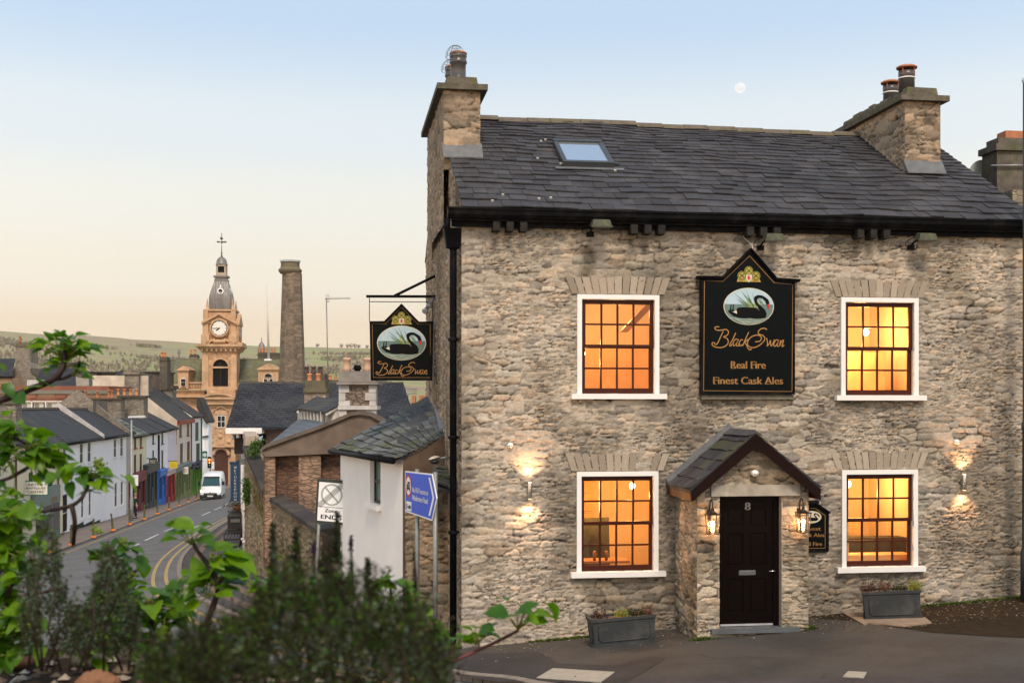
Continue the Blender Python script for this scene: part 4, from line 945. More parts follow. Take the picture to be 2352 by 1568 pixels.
# --- zone ends sign
zA = Fr(P(748, 1200, 26.5), rad(-14))
zr = thing('parking_zone_sign', 'black and white zone ends sign with crossed circle beyond the dark shrub', 'road sign', (zA.o.x, zA.o.y, gz(zA.o.x, zA.o.y)), zA.rz, rot=(0, rad(3.5), zA.rz))
zz0 = zA.o.z-gz(zA.o.x, zA.o.y)
mb = MB(); mb.box(-.36, .36, .0, .10, zz0-.02, zz0+.92); mb.build('sign_box', pm('sign_backing', (.045, .05, .04), .6, .3, var=.3), zr)
mb = MB(); zp = lambda x, y, k=0: (x*1.13, -.006-.002*k, zz0+y)
mb.mi = 0; mb.poly([zp(*q) for q in ((-.28, .03), (.26, .03), (.26, .86), (-.28, .86))])
mb.mi = 1; ribbon(mb, catm(.20, .215, -.01, .60, 32), .035, lambda x, y: zp(x, y, 1), True); ribbon(mb, [(-.15, .75), (.13, .45)], .035, lambda x, y: zp(x, y, 1))
mb.mi = 2
for k in range(5): o2 = (k-2)*.022; ribbon(mb, [(-.26+o2*.7, .345-o2*.7), (.22+o2*.7, .845-o2*.7)], .007, lambda x, y: zp(x, y, 2))
ribbon(mb, [(-.28, .335), (.26, .335)], .01, lambda x, y: zp(x, y, 1)); ribbon(mb, [(-.28, .03), (.26, .03), (.26, .86), (-.28, .86)], .012, lambda x, y: zp(x, y, 1), True)
text(mb, 'Zone', lambda x, y: zp(x, y, 2), -.13, .12, .225, .30, .003); text(mb, 'ENDS', lambda x, y: zp(x, y, 2), -.20, .21, .08, .17, .004)
mb.build('sign_face', [swhite, pm('sign_grey', (.35, .38, .36), .5, .3, bump=0), pblack], zr)
for sx in (-.29, .29): mb = MB(); mb.path([(sx, .06, -.2), (sx, .06, zz0+.9)], .035, 10); mb.build('post', galv, zr)
# ================= GROUND, ROADS =================
asph = asphalt('road_asphalt', (.125, .122, .116), .35, .18)
pave_m = asphalt('pavement_asphalt', (.060, .053, .046), .55, .25, warm=(.05, .047, .042))
pave2 = asphalt('pavement_flags', (.19, .155, .135), .3, .2)
kerb_m = pm('kerb_stone', (.24, .20, .165), .9, .2, var=.35, sc=4, bump=.3)
earth = pm('ground_earth', (.09, .085, .05), .95, .1, var=.4, sc=.3, bump=.3)
def gzz(X, Y):
    z = gz(X, Y); z = max(min(z, 3.0), -14.0)
    if Y > 230: t = min(1, (Y-230)/150); z = z*(1-t)+(-16)*t
    if Y < -30: z = gz(X, -30)
    return z
mb = MB(); xs = [-1500, -700, -300, -160, -100, -60, -30, -10, -.8, 10, 20, 40, 80, 200, 700, 1500]; ys = [-60, -20, 0, 20, 40, 80, 120, 160, 200, 230, 260, 300, 380, 600, 1000, 2600]
for y in ys:
    for x in xs: mb.v.append((x, y, gzz(x, y)-.01))
for j in range(len(ys)-1):
    for i in range(len(xs)-1): a = j*len(xs)+i; mb.face((a, a+1, a+1+len(xs), a+len(xs)))
kind(mb.build('ground', earth), 'structure')
def clipx(pts, side):
    out = []
    for i in range(len(pts)):
        a, b = pts[i-1], pts[i]; ia, ib = (a[0] < XB) == side, (b[0] < XB) == side
        if ia != ib: t = (XB-a[0])/(b[0]-a[0]); out.append((XB, a[1]+(b[1]-a[1])*t))
        if ib: out.append((b[0], b[1]))
    return out
def sheet(name, pts, dz, mat, th=None):
    mb = MB()
    for side in (True, False):
        q = clipx(pts, side)
        if len(q) < 3: continue
        top = [(p[0], p[1], (.085 if side else .068)*(p[0]+.8)-.42-.028*(p[1]-19.6)+dz) for p in q]
        if th: mb.prism([(p[0], p[1], p[2]-th) for p in top], (0, 0, th))
        else: mb.poly(top)
    return kind(mb.build(name, mat), 'structure')
sheet('road', [(-42, 3), (30, 3), (30, 21), (8, 30), (-8, 60), (-24, 120), (-36, 185), (-60, 190), (-60, 120)], .006, asph)
K0, K1 = G(215, 1237), G(455, 1148); kd = (K1-K0)/(K1.y-K0.y)
def KL(Y): return K0+kd*(Y-K0.y)
def FL(Y): return Vector((-26.3-.15*(Y-73), Y, 0))
lp = [KL(40), KL(190), FL(190)+Vector((-3, 0, 0)), FL(40)+Vector((-3, 0, 0))]
sheet('pavement', lp, .11, pave2, .12)
perp = Vector((1, .15, 0)).normalized()
mb = MB(); rr = random.Random(2)
Y = 40
while Y < 188:
    e = Y+.9; a, b = KL(Y), KL(e-.012); q = [a, b, b+perp*.14, a+perp*.14]
    mb.prism([(p.x, p.y, gz(p.x, p.y)-.02) for p in q], (0, 0, .135)); Y = e
kind(mb.build('kerb', kerb_m), 'structure')
curve = [G(x, y) for x, y in ((552, 1186), (524, 1200), (497, 1217), (472, 1236), (446, 1257), (427, 1278), (419, 1296), (417, 1314), (422, 1334), (438, 1356), (470, 1382), (560, 1424), (700, 1468), (1010, 1546.5), (1175, 1569), (1400, 1596), (2600, 1650))]
inner = [(16, 24), (3, 23), (-2, 29), (-5, 33), (-9.5, 44), (-13.8, 62)]
sheet('pavement', [(p.x, p.y) for p in curve]+inner, .10, pave_m, .12)
sm_ = [Vector((*p, 0)) for p in smooth_line([(p.x, p.y) for p in curve], 6)]
def offs(pts, o):
    out = []
    for i, p in enumerate(pts):
        d = (pts[min(i+1, len(pts)-1)]-pts[max(i-1, 0)]); d.normalize(); out.append(p+Vector((-d.y, d.x, 0))*o)
    return out
# which side is the road: the curve runs from far to near, the road lies on its right (-x) side
so = -1 if (offs(sm_, .5)[30]-Vector((-20, 30, 0))).length > (offs(sm_, -.5)[30]-Vector((-20, 30, 0))).length else 1
def strip(pts, o0, o1, z0, z1, mb, seg=None, gap=.015):
    A, B = offs(pts, o0), offs(pts, o1); acc = 0
    for i in range(len(pts)-1):
        q = [A[i], A[i+1], B[i+1], B[i]]
        if seg:
            L_ = (A[i+1]-A[i]).length; n = max(1, round(L_/seg))
            for k in range(n):
                t0, t1 = k/n, (k+1)/n-gap/max(L_, .1); qq = [A[i].lerp(A[i+1], t0), A[i].lerp(A[i+1], t1), B[i].lerp(B[i+1], t1), B[i].lerp(B[i+1], t0)]
                mb.prism([(p.x, p.y, gz(p.x, p.y)+z0) for p in qq], (0, 0, z1-z0))
        else: mb.poly([(p.x, p.y, gz(p.x, p.y)+z1) for p in q])
mb = MB(); strip(sm_, so*.0, so*.15, -.03, .112, mb, .9)
kind(mb.build('kerb', kerb_m), 'structure')
mb = MB(); strip(sm_[:70], -so*.35, -so*.6, 0, .106, mb, None); strip(sm_[:70], -so*.9, -so*1.15, 0, .106, mb, None)
kind(mb.build('kerb_bands', pm('paving_band', (.17, .12, .095), .9, .2, var=.3, sc=5)), 'structure')
yel = pm('yellow_line', (.40, .28, .12), .8, .2, var=.3, sc=5, bump=.1); whm = pm('white_line', (.55, .56, .55), .8, .2, var=.25, sc=5, bump=.1)
mb = MB(); strip(sm_, so*.42, so*.53, 0, .012, mb); strip(sm_, so*.80, so*.91, 0, .012, mb)
a, b = KL(45), KL(185); 
for o in (.55,): q = [a+perp*o, b+perp*o, b+perp*(o+.1), a+perp*(o+.1)]; mb.poly([(p.x, p.y, gz(p.x, p.y)+.012) for p in q])
kind(mb.build('yellow_lines', yel), 'structure')
mb = MB()
for a, b in (((517, 1159.9), (529.7, 1154.6)), ((492, 1170.8), (508.4, 1164)), ((463.4, 1183.6), (483.4, 1174.9)), ((436, 1216), (462.5, 1204)), ((378, 1219.6), (401.6, 1211.4)), ((332.8, 1241), (363.4, 1227)), ((292, 1261.7), (320, 1248)), ((225, 1290), (262, 1273))):
    ribbon(mb, [tuple(G(*a)[:2]), tuple(G(*b)[:2])], .13, lambda x, y: (x, y, gz(x, y)+.012))
kind(mb.build('white_dashes', whm), 'structure')
# pub forecourt patches
def gp(x, y): p = G(x, y, .10); return (p.x, p.y)
sheet('pavement_patch', [gp(1240, 1497), (gp(1278, 1524)), gp(1412, 1528), gp(1450, 1518), gp(1490, 1506), gp(1530, 1509), gp(1470, 1545), gp(1440, 1566), gp(1150, 1566), gp(1060, 1552), gp(1040, 1540), gp(1020, 1500), gp(1100, 1500)], .104, asphalt('patch_dark', (.040, .036, .034), .5, .2))
sheet('pavement_strip', [gp(1480, 1556), gp(2420, 1558), gp(2420, 1590), gp(1380, 1590)], .104, asphalt('patch_reddish', (.06, .05, .048), .5, .2))
def slab(name, label, pts, m, z, th, cat='slab'):
    c = sum((Vector((*p, 0)) for p in pts), Vector())/len(pts); c.z = gz(c.x, c.y)+z
    mb = MB(); mb.prism([(p[0]-c.x, p[1]-c.y, gz(*p)+z-c.z-th) for p in pts], (0, 0, th)); o = mb.build(name, m); o.location = c
    return tag(o, label, cat), c
concm = pm('concrete_cover', (.38, .33, .26), .9, .2, var=.2, sc=6, bump=.3)
sl_, c_ = slab('inspection_cover', 'pale concrete inspection cover in the pavement near the kerb', [gp(1270, 1535), gp(1412, 1543.5), gp(1380, 1567), gp(1232, 1557)], concm, .112, .02, 'manhole cover')
mb = MB(); p0 = G(1325, 1551, .115); mb.box(p0.x-c_.x-.03, p0.x-c_.x+.03, p0.y-c_.y-.08, p0.y-c_.y+.02, -.001, .003); mb.build('lifting_slot', dark, sl_)
sl2, c2 = slab('inspection_cover', 'small square concrete cover in the pavement at lower right', [gp(1948, 1542), gp(1991, 1544), gp(1983, 1558), gp(1936, 1554)], concm, .112, .02, 'manhole cover')
slab('planter_slab', 'cracked pale stone slab under the right grey planter', [gp(1937, 1410), gp(1975, 1404), gp(2125, 1420), gp(2140, 1432), gp(2075, 1440), gp(1995, 1432), gp(1985, 1437)], pm('slab_stone', (.30, .22, .15), .9, .2, var=.3, sc=5, bump=.4), .125, .025)
# leaf litter / dirt at the right foot of the wall
dirt_m = pm('brown_dirt', (.036, .024, .014), .95, .1, var=.6, sc=7, bump=.8, bs=60)
rr = random.Random(8); dp_ = []
top = [PU.W(u, -.0, 0) for u in (6.2, 7.5, 8.8, 10.2)]
bot = [gp(x, y) for x, y in ((2500, 1470), (2300, 1462), (2150, 1450), (2040, 1440), (1950, 1425), (1880, 1420), (1862, 1412))]
sheet('dirt_patch', [(p.x, p.y) for p in top]+[(b[0]+rr.uniform(-.1, .1), b[1]+rr.uniform(-.08, .08)) for b in bot], .106, dirt_m)
mb = MB()
for k in range(1500):
    u, d = rr.uniform(5.2, 10.2), -rr.random()**1.5*1.9
    if rr.random() < .3: u = rr.uniform(.1, 6); d = -rr.random()**2*1.6
    if pl-.1 < u < pr+.1 and d > -PD-.15: continue
    p = PU.W(u, d, 0); s = rr.uniform(.008, .022); an = rr.uniform(0, 6.28); z = gz(p.x, p.y)+.112
    mb.col = rr.choice(((.35, .30, .22), (.12, .07, .03), (.08, .05, .02), (.25, .18, .08), (.16, .15, .04), (.5, .48, .44)))
    c, s_ = math.cos(an)*s, math.sin(an)*s
    mb.poly([(p.x-c, p.y-s_, z), (p.x+s_*.6, p.y-c*.6, z+.006), (p.x+c, p.y+s_, z+.002), (p.x-s_*.6, p.y+c*.6, z+.008)])
kind(mb.build('leaf_litter', pm('litter', (1, 1, 1), .9, .1, attr=True, bump=0)), 'stuff')
mb = MB(); rr = random.Random(77); cm = pm('tar_seam', (.03, .028, .026), .7, .2, bump=0)
for path in ([(1240, 1497), (1262, 1512), (1278, 1524)], [(1278, 1524), (1412, 1528), (1530, 1509), (1560, 1509)], [(1530, 1509), (1500, 1530), (1440, 1566)], [(1480, 1555.5), (1700, 1556), (1900, 1557), (2380, 1557)], [(1890, 1556), (1898, 1548), (1925, 1546)], [(1600, 1500), (1650, 1512), (1720, 1508), (1800, 1515)], [(2000, 1475), (2080, 1480), (2200, 1470), (2330, 1478)]):
    pts = smooth_line([gp(*q) for q in path], 8); pts = [(x+rr.gauss(0, .006), y+rr.gauss(0, .006)) for x, y in pts]; ribbon(mb, pts, .011, lambda x, y: (x, y, gz(x, y)+.109))
kind(mb.build('tarmac_seams', cm), 'structure')
def tufts(name, spots, seed, r=.05):
    rr = random.Random(seed); mb = MB()
    for (p, n, sp, h) in spots:
        for k in range(n):
            q = p+Vector((rr.gauss(0, sp[0]), rr.gauss(0, sp[1]), 0)); z = gz(q.x, q.y)+.09; mb.col = (rr.random(), 0, 0)
            for j in range(3):
                an = rr.uniform(0, 6.28); l = rr.uniform(.5, 1)*h; wd = .012; dx, dy = math.cos(an), math.sin(an)
                c0 = Vector((q.x, q.y, z)); tip = c0+Vector((dx*l*.7, dy*l*.7, l)); mid_ = c0+Vector((dx*l*.3, dy*l*.3, l*.6)); sd = Vector((-dy, dx, 0))*wd
                mb.poly([c0, mid_+sd, tip, mid_-sd])
    return kind(mb.build(name, moss_m, uv=False), 'stuff')
sp_ = [(PU.W(u, -.05, 0), 60, (.10, .03), .05) for u in (1.25, 1.45, 1.6, 1.8, 2.0)]+[(PU.W(pl+.05, -PD-.06, 0), 90, (.10, .03), .06), (PU.W(pr+.02, -PD+.1, 0), 90, (.05, .10), .07)]+[(PU.W(u, -.08, 0), 90, (.2, .05), .06) for u in (7.9, 8.3, 8.8, 9.2, 9.5)]+[(PU.W(-.25, -.02, 0), 60, (.1, .05), .08)]
tufts('moss_tufts', sp_, 3)
# planters
def planter(name, label, fx0, fx1, fy_b0, fy_b1, hpx, plants, group='grey planters under the lower windows'):
    a, b = G(fx0, fy_b0, .10), G(fx1, fy_b1, .10); rz = math.atan2(b.y-a.y, b.x-a.x); L_ = (b-a).length
    Yc = (a.y+b.y)/2; H = hpx*Yc/F; tilt = math.atan2(b.z-a.z, math.hypot(b.x-a.x, b.y-a.y))
    t = thing(name, label, 'planter', a, rz, group, rot=(0, -tilt, rz)); W2 = .40
    m_ = pm('planter_lead', (.040, .044, .046), .6, .2, var=.2, sc=7, bump=.15, stain=(.07, .07, .068))
    i = .025
    mb = MB(); mb.hexa([(i, i, 0), (L_-i, i, 0), (L_-i, W2-i, 0), (i, W2-i, 0)], [(.005, .005, H), (L_-.005, .005, H), (L_-.005, W2, H), (.005, W2, H)])
    mb.box(-.01, L_+.01, -.012, W2+.01, 0, .035)
    for q in ((-.01, L_+.01, -.012, .03), (-.01, L_+.01, W2-.03, W2+.012), (-.01, .03, .03, W2-.03), (L_-.03, L_+.01, .03, W2-.03)): mb.box(q[0], q[1], q[2], q[3], H-.015, H+.03)
    mb.build('planter_box', m_, t)
    mb = MB()
    def ring(f, x0, x1, z0, z1):
        c = .05; pts = [(x0+c, z0), (x1-c, z0), (x1, z0+c), (x1, z1-c), (x1-c, z1), (x0+c, z1), (x0, z1-c), (x0, z0+c)]
        mb.path([f(*p) for p in pts+pts[:1]], .009, 6, False)
    ring(lambda x, z: (x, .012, z), .09, L_-.09, .08, H-.05); ring(lambda y, z: (.012, y, z), .07, W2-.07, .08, H-.05)
    mb.build('raised_moulding', m_, t)
    mb = MB(); mb.box(.03, L_-.03, .03, W2-.03, H-.06, H-.02); mb.build('soil', dirt_m, t)
    return t, a, rz, L_, H, tilt
def small_shrub(name, label, loc, w_, h_, c1, c2, seed, n=420, fine=1):
    rr = random.Random(seed); t = thing(name, label, 'shrub', loc, 0, 'small shrubs in the planters')
    mb = MB(); lm = leafm(name+str(seed), c1, c2, .6, .25, .2)
    for k in range(n):
        a, e, r = rr.uniform(0, 6.28), rr.random(), rr.random()**.4
        p = Vector((math.cos(a)*r*w_*math.sqrt(1-e*e*.7), math.sin(a)*r*w_*.8*math.sqrt(1-e*e*.7), h_*(.12+.88*e*r)*(1+.25*rr.uniform(-1, 1))))
        d = Vector((rr.gauss(0, 1), rr.gauss(0, 1), rr.gauss(.4, 1))).normalized(); l = rr.uniform(.012, .026)*fine; s = d.cross(Vector((rr.random(), rr.random(), rr.random()))).normalized()*l*.4
        mb.col = (rr.random(), 0, 0); mb.poly([p, p+d*l*.5+s, p+d*l, p+d*l*.5-s])
    mb.build('foliage', lm, t, uv=False)
    mb = MB()
    for k in range(9): a = k*.7; mb.path([(0, 0, -.01), (math.cos(a)*w_*.4, math.sin(a)*w_*.35, h_*.6)], [.005, .002], 4)
    mb.build('stems', wood, t); return t
def plants_in(info, specs):
    t, a, rz, L_, H, tilt = info
    for k, (x, nm, lab, w_, h_, c1, c2) in enumerate(specs):
        p = a+Vector((math.cos(rz)*x*L_-math.sin(rz)*.2, math.sin(rz)*x*L_+math.cos(rz)*.2, x*L_*math.tan(tilt)+H-.02))
        small_shrub(nm, lab, p, w_, h_, c1, c2, int(a.x*100)+k*7+3)
PURP, YELL, DKG, RED = ((.03, .012, .02), (.07, .03, .045)), ((.20, .24, .02), (.34, .34, .05)), ((.02, .035, .01), (.04, .06, .015)), ((.10, .045, .04), (.20, .11, .08))
pA = planter('planter', 'grey panelled planter tilted on the slope under the lower left window', 1364, 1509, 1488, 1474, 60, None)
plants_in(pA, [(.15, 'heather', 'dark purple shrub at the left end of the left planter', .14, .19, *PURP), (.48, 'euonymus', 'yellow green shrub in the middle of the left planter', .13, .17, *YELL), (.72, 'box_shrub', 'dark green shrub right of the yellow one in the left planter', .13, .13, *DKG), (.9, 'twiggy_shrub', 'thin reddish shrub at the right end of the left planter', .11, .17, *RED)])
pB = planter('planter', 'grey panelled planter standing level under the lower right window', 1985, 2119, 1425, 1421, 62, None)
plants_in(pB, [(.08, 'heather', 'dark purple shrub at the left end of the right planter', .13, .19, *PURP), (.36, 'photinia', 'reddish pink shrub in the right planter', .12, .20, *RED), (.62, 'box_shrub', 'dark green shrub in the right planter', .12, .15, *DKG), (.88, 'euonymus', 'yellow green shrub at the right end of the right planter', .12, .20, *YELL)])
# ================= NEXT TO THE PUB =================
# neighbour at the right edge
NB = Fr(PU.W(9.7, .3, 0), PU.rz)
nb = thing('neighbour_house', 'stone neighbour house beyond the right end of the pub roof with square orange pot', 'house', (NB.o.x, NB.o.y, gz(NB.o.x, NB.o.y)), NB.rz)
nbz = gz(NB.o.x, NB.o.y)
mb = MB(); mb.box(.4, 6, 1.2, 7, -.6, 6.4-nbz+.5); u0, zt = NB.L(2312, 440, 1.2); mb.box(u0, u0+3, 1.0, 1.6, 0, zt-nbz); mb.build('wall', rubble('rubble_warm', (.32, .26, .19), (.22, .18, .14), (.20, .17, .13), 4, 10), nb)
mb = MB(); u0, z0 = NB.L(2290, 470, 2.2); u1, z1 = NB.L(2352, 333, 2.2); u2, z2 = NB.L(2302, 345, 2.2)
mb.box(u0, u0+1.1, 2.2, 2.75, 5, z1-nbz-.12); mb.box(u0-.05, u0+1.16, 2.14, 2.81, z1-nbz-.12, z1-nbz); mb.box(u0+.06, u0+1.05, 2.25, 2.7, z1-nbz, z1-nbz+.14)
nst = mb.build('chimney_stack', pm('sooty_render', (.13, .115, .095), .95, .1, var=.5, sc=6, bump=.4, stain=(.08, .09, .04)), nb)
mb = MB(); a0, az0 = NB.L(2309, 334, 2.3); a1, az1 = NB.L(2350, 301, 2.3); mb.hexa([(a0, 2.3, az0-nbz-.05), (a1, 2.3, az0-nbz-.05), (a1, 2.65, az0-nbz-.05), (a0, 2.65, az0-nbz-.05)], [(a0+.01, 2.3, az1-nbz), (a1-.0, 2.3, az1-nbz), (a1-.02, 2.63, az1-nbz), (a0+.02, 2.63, az1-nbz)]); mb.build('chimney_pot', terra, nst)
mb = MB(); mb.path([(u0-.15, 2.15, z1-nbz-.42), (u0+1.1, 2.15, z1-nbz-.38)], .02, 6); mb.path([(u0-.05, 2.18, z1-nbz-1.2), (u0+.1, 2.15, 4.5)], .03, 6); mb.build('old_pipes', metal, nst)
du, dz_ = NB.L(2256, 402, 2.9)
ds = thing('satellite_dish', 'pale satellite dish behind the right roof slope', 'satellite dish', NB.W(du, 2.9, dz_), NB.rz)
mb = MB(); mb.smooth = True
ringv = []
for i, (r, d) in enumerate(((.02, .09), (.16, .06), (.28, 0))): ringv.append(mb.add([(r*math.cos(a), d, r*1.05*math.sin(a)) for a in np.linspace(0, 2*math.pi, 25)[:-1]]))
for i in range(2):
    for k in range(24): mb.face((ringv[i]+k, ringv[i]+(k+1) % 24, ringv[i+1]+(k+1) % 24, ringv[i+1]+k))
mb.smooth = False; mb.build('dish', pm('dish_grey', (.42, .47, .46), .5, .3, var=.1), ds)
mb = MB(); mb.path([(0, .05, 0), (.3, -.2, -.15)], .012, 5); mb.box(.26, .34, -.24, -.16, -.2, -.1); mb.path([(0, .08, 0), (.35, .1, -.4)], .02, 6); mb.build('dish_arm', metal, ds)
# dark lamp post at the right edge
lu, lz_ = PU.L(2350.5, 1375, -.5); lpw = PU.W(lu+.05, -.5, 0)
lpz = gz(lpw.x, lpw.y)
lpo = thing('lamp_post', 'dark slender lamp post with glass globe top at the right edge', 'lamp post', (lpw.x, lpw.y, lpz), PU.rz)
ztop = EYE+(930-192)/F*lpw.y-lpz
mb = MB(); mb.lathe([(.09, 0), (.09, .9), (.065, 1.0), (.06, 2.9), (.075, 2.92), (.075, 3.0), (.055, 3.05), (.052, ztop)], (0, 0, 0), 14); mb.build('post', pm('post_grey', (.03, .04, .045), .5, .4, var=.3), lpo)
mb = MB(); mb.ball((0, 0, ztop+.05), .07, 12); mb.build('glass_globe', pm('frosted', (.6, .65, .7), .2, .5, bump=0), lpo)
# --- white outbuilding against the gable
A, B, C_, D_ = P(782, 1031, 26.6), P(925, 1053, 22.0), P(1022, 996, 22.6), P(990, 903, 26.4)
base = Vector((B.x, B.y, gz(B.x, B.y)))
wh = thing('white_outbuilding', 'white painted outbuilding with mossy slate roof leaning on the pub gable', 'outbuilding', base)
ren = pm('white_render', (.84, .79, .74), .85, .2, var=.07, sc=1.5, bump=.35, bs=9, stretch=(1, 1, 1))
browr = pm('brown_render', (.17, .12, .09), .95, .1, var=.45, sc=2.2, bump=.3, stain=(.09, .065, .05))
mb = MB(); fA, fB = Vector((A.x, A.y, 0)), Vector((B.x, B.y, 0)); e_ = (fB-fA).normalized(); nrm_ = Vector((e_.y, -e_.x, 0))   # along the eave, outward
if nrm_.x > 0: nrm_ = -nrm_
fr2 = Fr(fA, math.atan2(e_.y, e_.x))
def wallh(mb, f, u0, u1, z0, z1t, holes, dep, sgn=1, org=None):
    """facade on plane local y=0 of frame f (outward -y), rectangular holes with reveals; z1t = top z"""
    us = sorted(set([u0, u1]+[h[0] for h in holes]+[h[1] for h in holes])); zs = sorted(set([z0, z1t]+[h[2] for h in holes]+[h[3] for h in holes]))
    W = (lambda u, d, z: f.W(u, d, z-f.o.z)) if org is None else org
    for i in range(len(us)-1):
        for j in range(len(zs)-1):
            cu, cz = (us[i]+us[i+1])/2, (zs[j]+zs[j+1])/2
            if any(h[0] < cu < h[1] and h[2] < cz < h[3] for h in holes): continue
            mb.poly([W(us[i], 0, zs[j]), W(us[i+1], 0, zs[j]), W(us[i+1], 0, zs[j+1]), W(us[i], 0, zs[j+1])])
    for h in holes:
        a, b, c, d = h[:4]
        for q in (((a, c), (a, d)), ((b, c), (b, d)), ((a, c), (b, c)), ((a, d), (b, d))):
            (x0, y0), (x1, y1) = q; mb.poly([W(x0, 0, y0), W(x1, 0, y1), W(x1, dep, y1), W(x0, dep, y0)])
Lw = (fB-fA).length
wu0, wz1 = fr2.L(850, 1052); wu1, wz0 = fr2.L(874, 1160); _, wz1b = fr2.L(874, 1057)
hole = (wu0, wu1, wz0, wz1b)
def f2(u, d, z): return fr2.W(u, d, z)
mb = MB(); wallh(mb, fr2, 0, Lw, -1.5, A.z-.02, [hole], .16)
mb.poly([f2(0, 0, -1.5), f2(0, 2.5, -1.5), f2(0, 2.5, A.z+.8), f2(0, 0, A.z)])
mb.build('wall', ren, wh, world=True)
mb = MB(); mi = f2
Q = Vector((C_.x+.5, C_.y+.12, 0))
mb.poly([Vector((B.x, B.y, -1)), Vector((Q.x, Q.y, -1)), Vector((Q.x, Q.y, C_.z+.25)), Vector((B.x, B.y, B.z-.02))]); mb.build('side_wall', browr, wh, world=True)
mb = MB(); a, b, c, d = hole; g = .045
for q in ((a, a+g, c, d), (b-g, b, c, d), (a+g, b-g, c, c+g), (a+g, b-g, d-g, d), (a+g, b-g, (c+d)/2-.03, (c+d)/2+.02)):
    mb.hexa([mi(q[0], .08, q[2]), mi(q[1], .08, q[2]), mi(q[1], .13, q[2]), mi(q[0], .13, q[2])], [mi(q[0], .08, q[3]), mi(q[1], .08, q[3]), mi(q[1], .13, q[3]), mi(q[0], .13, q[3])])
wf = mb.build('window', pm('window_grey', (.03, .03, .032), .5, .3), wh, world=True)
mb = MB(); mb.poly([mi(a, .11, c), mi(b, .11, c), mi(b, .11, d), mi(a, .11, d)]); mb.build('pane', glassm('dusk_glass', (.10, .14, .13)), wf, world=False).matrix_parent_inverse = INV[wh.name]
mb = MB(); mb.hexa([mi(a-.08, -.1, c-.1), mi(b+.08, -.1, c-.1), mi(b+.08, .05, c-.1), mi(a-.08, .05, c-.1)], [mi(a-.08, -.1, c-.01), mi(b+.08, -.1, c-.01), mi(b+.08, .05, c), mi(a-.08, .05, c)]); mb.build('sill', ren, wh, world=True)
rpal = ((.10, .11, .11), (.075, .08, .082), (.13, .135, .13), (.085, .085, .08), (.15, .155, .15))
mb = MB(); ov = nrm_*.16; slates(mb, A+ov-e_*.1, B+ov+e_*.12, C_+Vector((.1, -.1, 0)), D_+Vector((.15, 0, 0)), 11, .34, 21, thick=.022, sag=.03, pal=rpal, moss=.16)
mb.col = (.05, .05, .05); mb.prism([A+ov-Vector((0, 0, .05)), B+ov-Vector((0, 0, .05)), C_-Vector((0, 0, .05)), D_-Vector((0, 0, .05))], (0, 0, .04))
wr = mb.build('roof', slate, wh, world=True)
mb = MB(); mb.path([A+ov*1.3-e_*.1-Vector((0, 0, .04)), B+ov*1.3+e_*.12-Vector((0, 0, .04))], .05, 8); mb.build('gutter', black, wh, world=True)
mb = MB(); mb.hexa([C_+Vector((-.1, 0, .05)), C_+Vector((.25, .0, .05)), D_+Vector((.35, 0, .05)), D_+Vector((-.02, 0, .05))], [C_+Vector((-.1, 0, .07)), C_+Vector((.25, .0, .25)), D_+Vector((.35, 0, .3)), D_+Vector((-.02, 0, .07))]); mb.build('lead_flashing', lead, wh, world=True)
# infill rubble wall + slate door hood on the gable
hd = thing('painted_side_doorway', 'low rubble wall with a painted dark doorway and a mossy slate hood beside the pub gable', 'doorway', (-1.75, 22.2, gz(-1.75, 22.2)))
q0, q1 = P(931, 1200, 21.95), P(1036, 1200, 21.75)
fq = Fr((q0.x, q0.y, 0), math.atan2(q1.y-q0.y, q1.x-q0.x)); hx0, hz1 = fq.L(998, 1125); hx1, hz0 = fq.L(1026, 1260)
imq = INV[hd.name]
def qmap(U, Z, H):
    x = fq.o.x+U*fq.c+H*fq.s; y = fq.o.y+U*fq.s-H*fq.c; return x-(-1.75), y-22.2, Z-gz(-1.75, 22.2)
stone_sheet('wall', qmap, 0, (q1-q0).length, lambda u: -.9, lambda u: fq.L(960, 1128)[1], .02, 91, stone, hd, .04, (), cw=.22, ch=.10, tint=(.72, .64, .56), dirt=lambda U, Z: np.clip((fbm(U*3, Z, 8, 4)-.48)*3+np.exp(-((U-(hx0+hx1)/2)/.13)**2)*np.clip((Z-hz0)/.5, 0, 1), 0, .97))  # dark of the doorway painted onto the solid wall under the hood
mb = MB(); h0, h1, h2, h3 = P(985, 1112, 21.3), P(1052, 1130, 21.0), P(1050, 1075, 21.9), P(1000, 1070, 22.1)
slates(mb, h0, h1, h2, h3, 5, .22, 33, thick=.03, pal=rpal, moss=.4, sag=.05); mb.col = (.05, .05, .05); mb.prism([h0-Vector((0, 0, .06)), h1-Vector((0, 0, .06)), h2-Vector((0, 0, .06)), h3-Vector((0, 0, .06))], (0, 0, .05)); mb.build('hood', slate, hd, world=True)
# wall-mounted street lamp on the gable
lx = P(1040, 1050, 21.2); lt = thing('street_lamp', 'unlit oval street lamp head on a short arm by the drainpipe', 'street lamp', lx)
mb = MB(); e = P(985, 1058, 21.0)-lx; m1 = P(1010, 1052, 21.1)-lx
mb.path([(0, 0, 0), m1], .02, 6); mb.build('arm', metal, lt)
mb = MB(); mb.smooth = True; rings = []
for t, r in ((0, .02), (.15, .06), (.4, .09), (.75, .09), (1, .03)):
    c = m1.lerp(e, t); rings.append(mb.add([(c.x, c.y+r*1.2*math.cos(a), c.z+.02+(r*.45 if math.sin(a) > 0 else r*.2)*math.sin(a)) for a in np.linspace(0, 2*math.pi, 15)[:-1]]))
for i in range(4):
    for k in range(14): mb.face((rings[i]+k, rings[i]+(k+1) % 14, rings[i+1]+(k+1) % 14, rings[i+1]+k))
mb.build('lamp_head', pm('lamp_cream', (.55, .50, .42), .5, .3), lt)
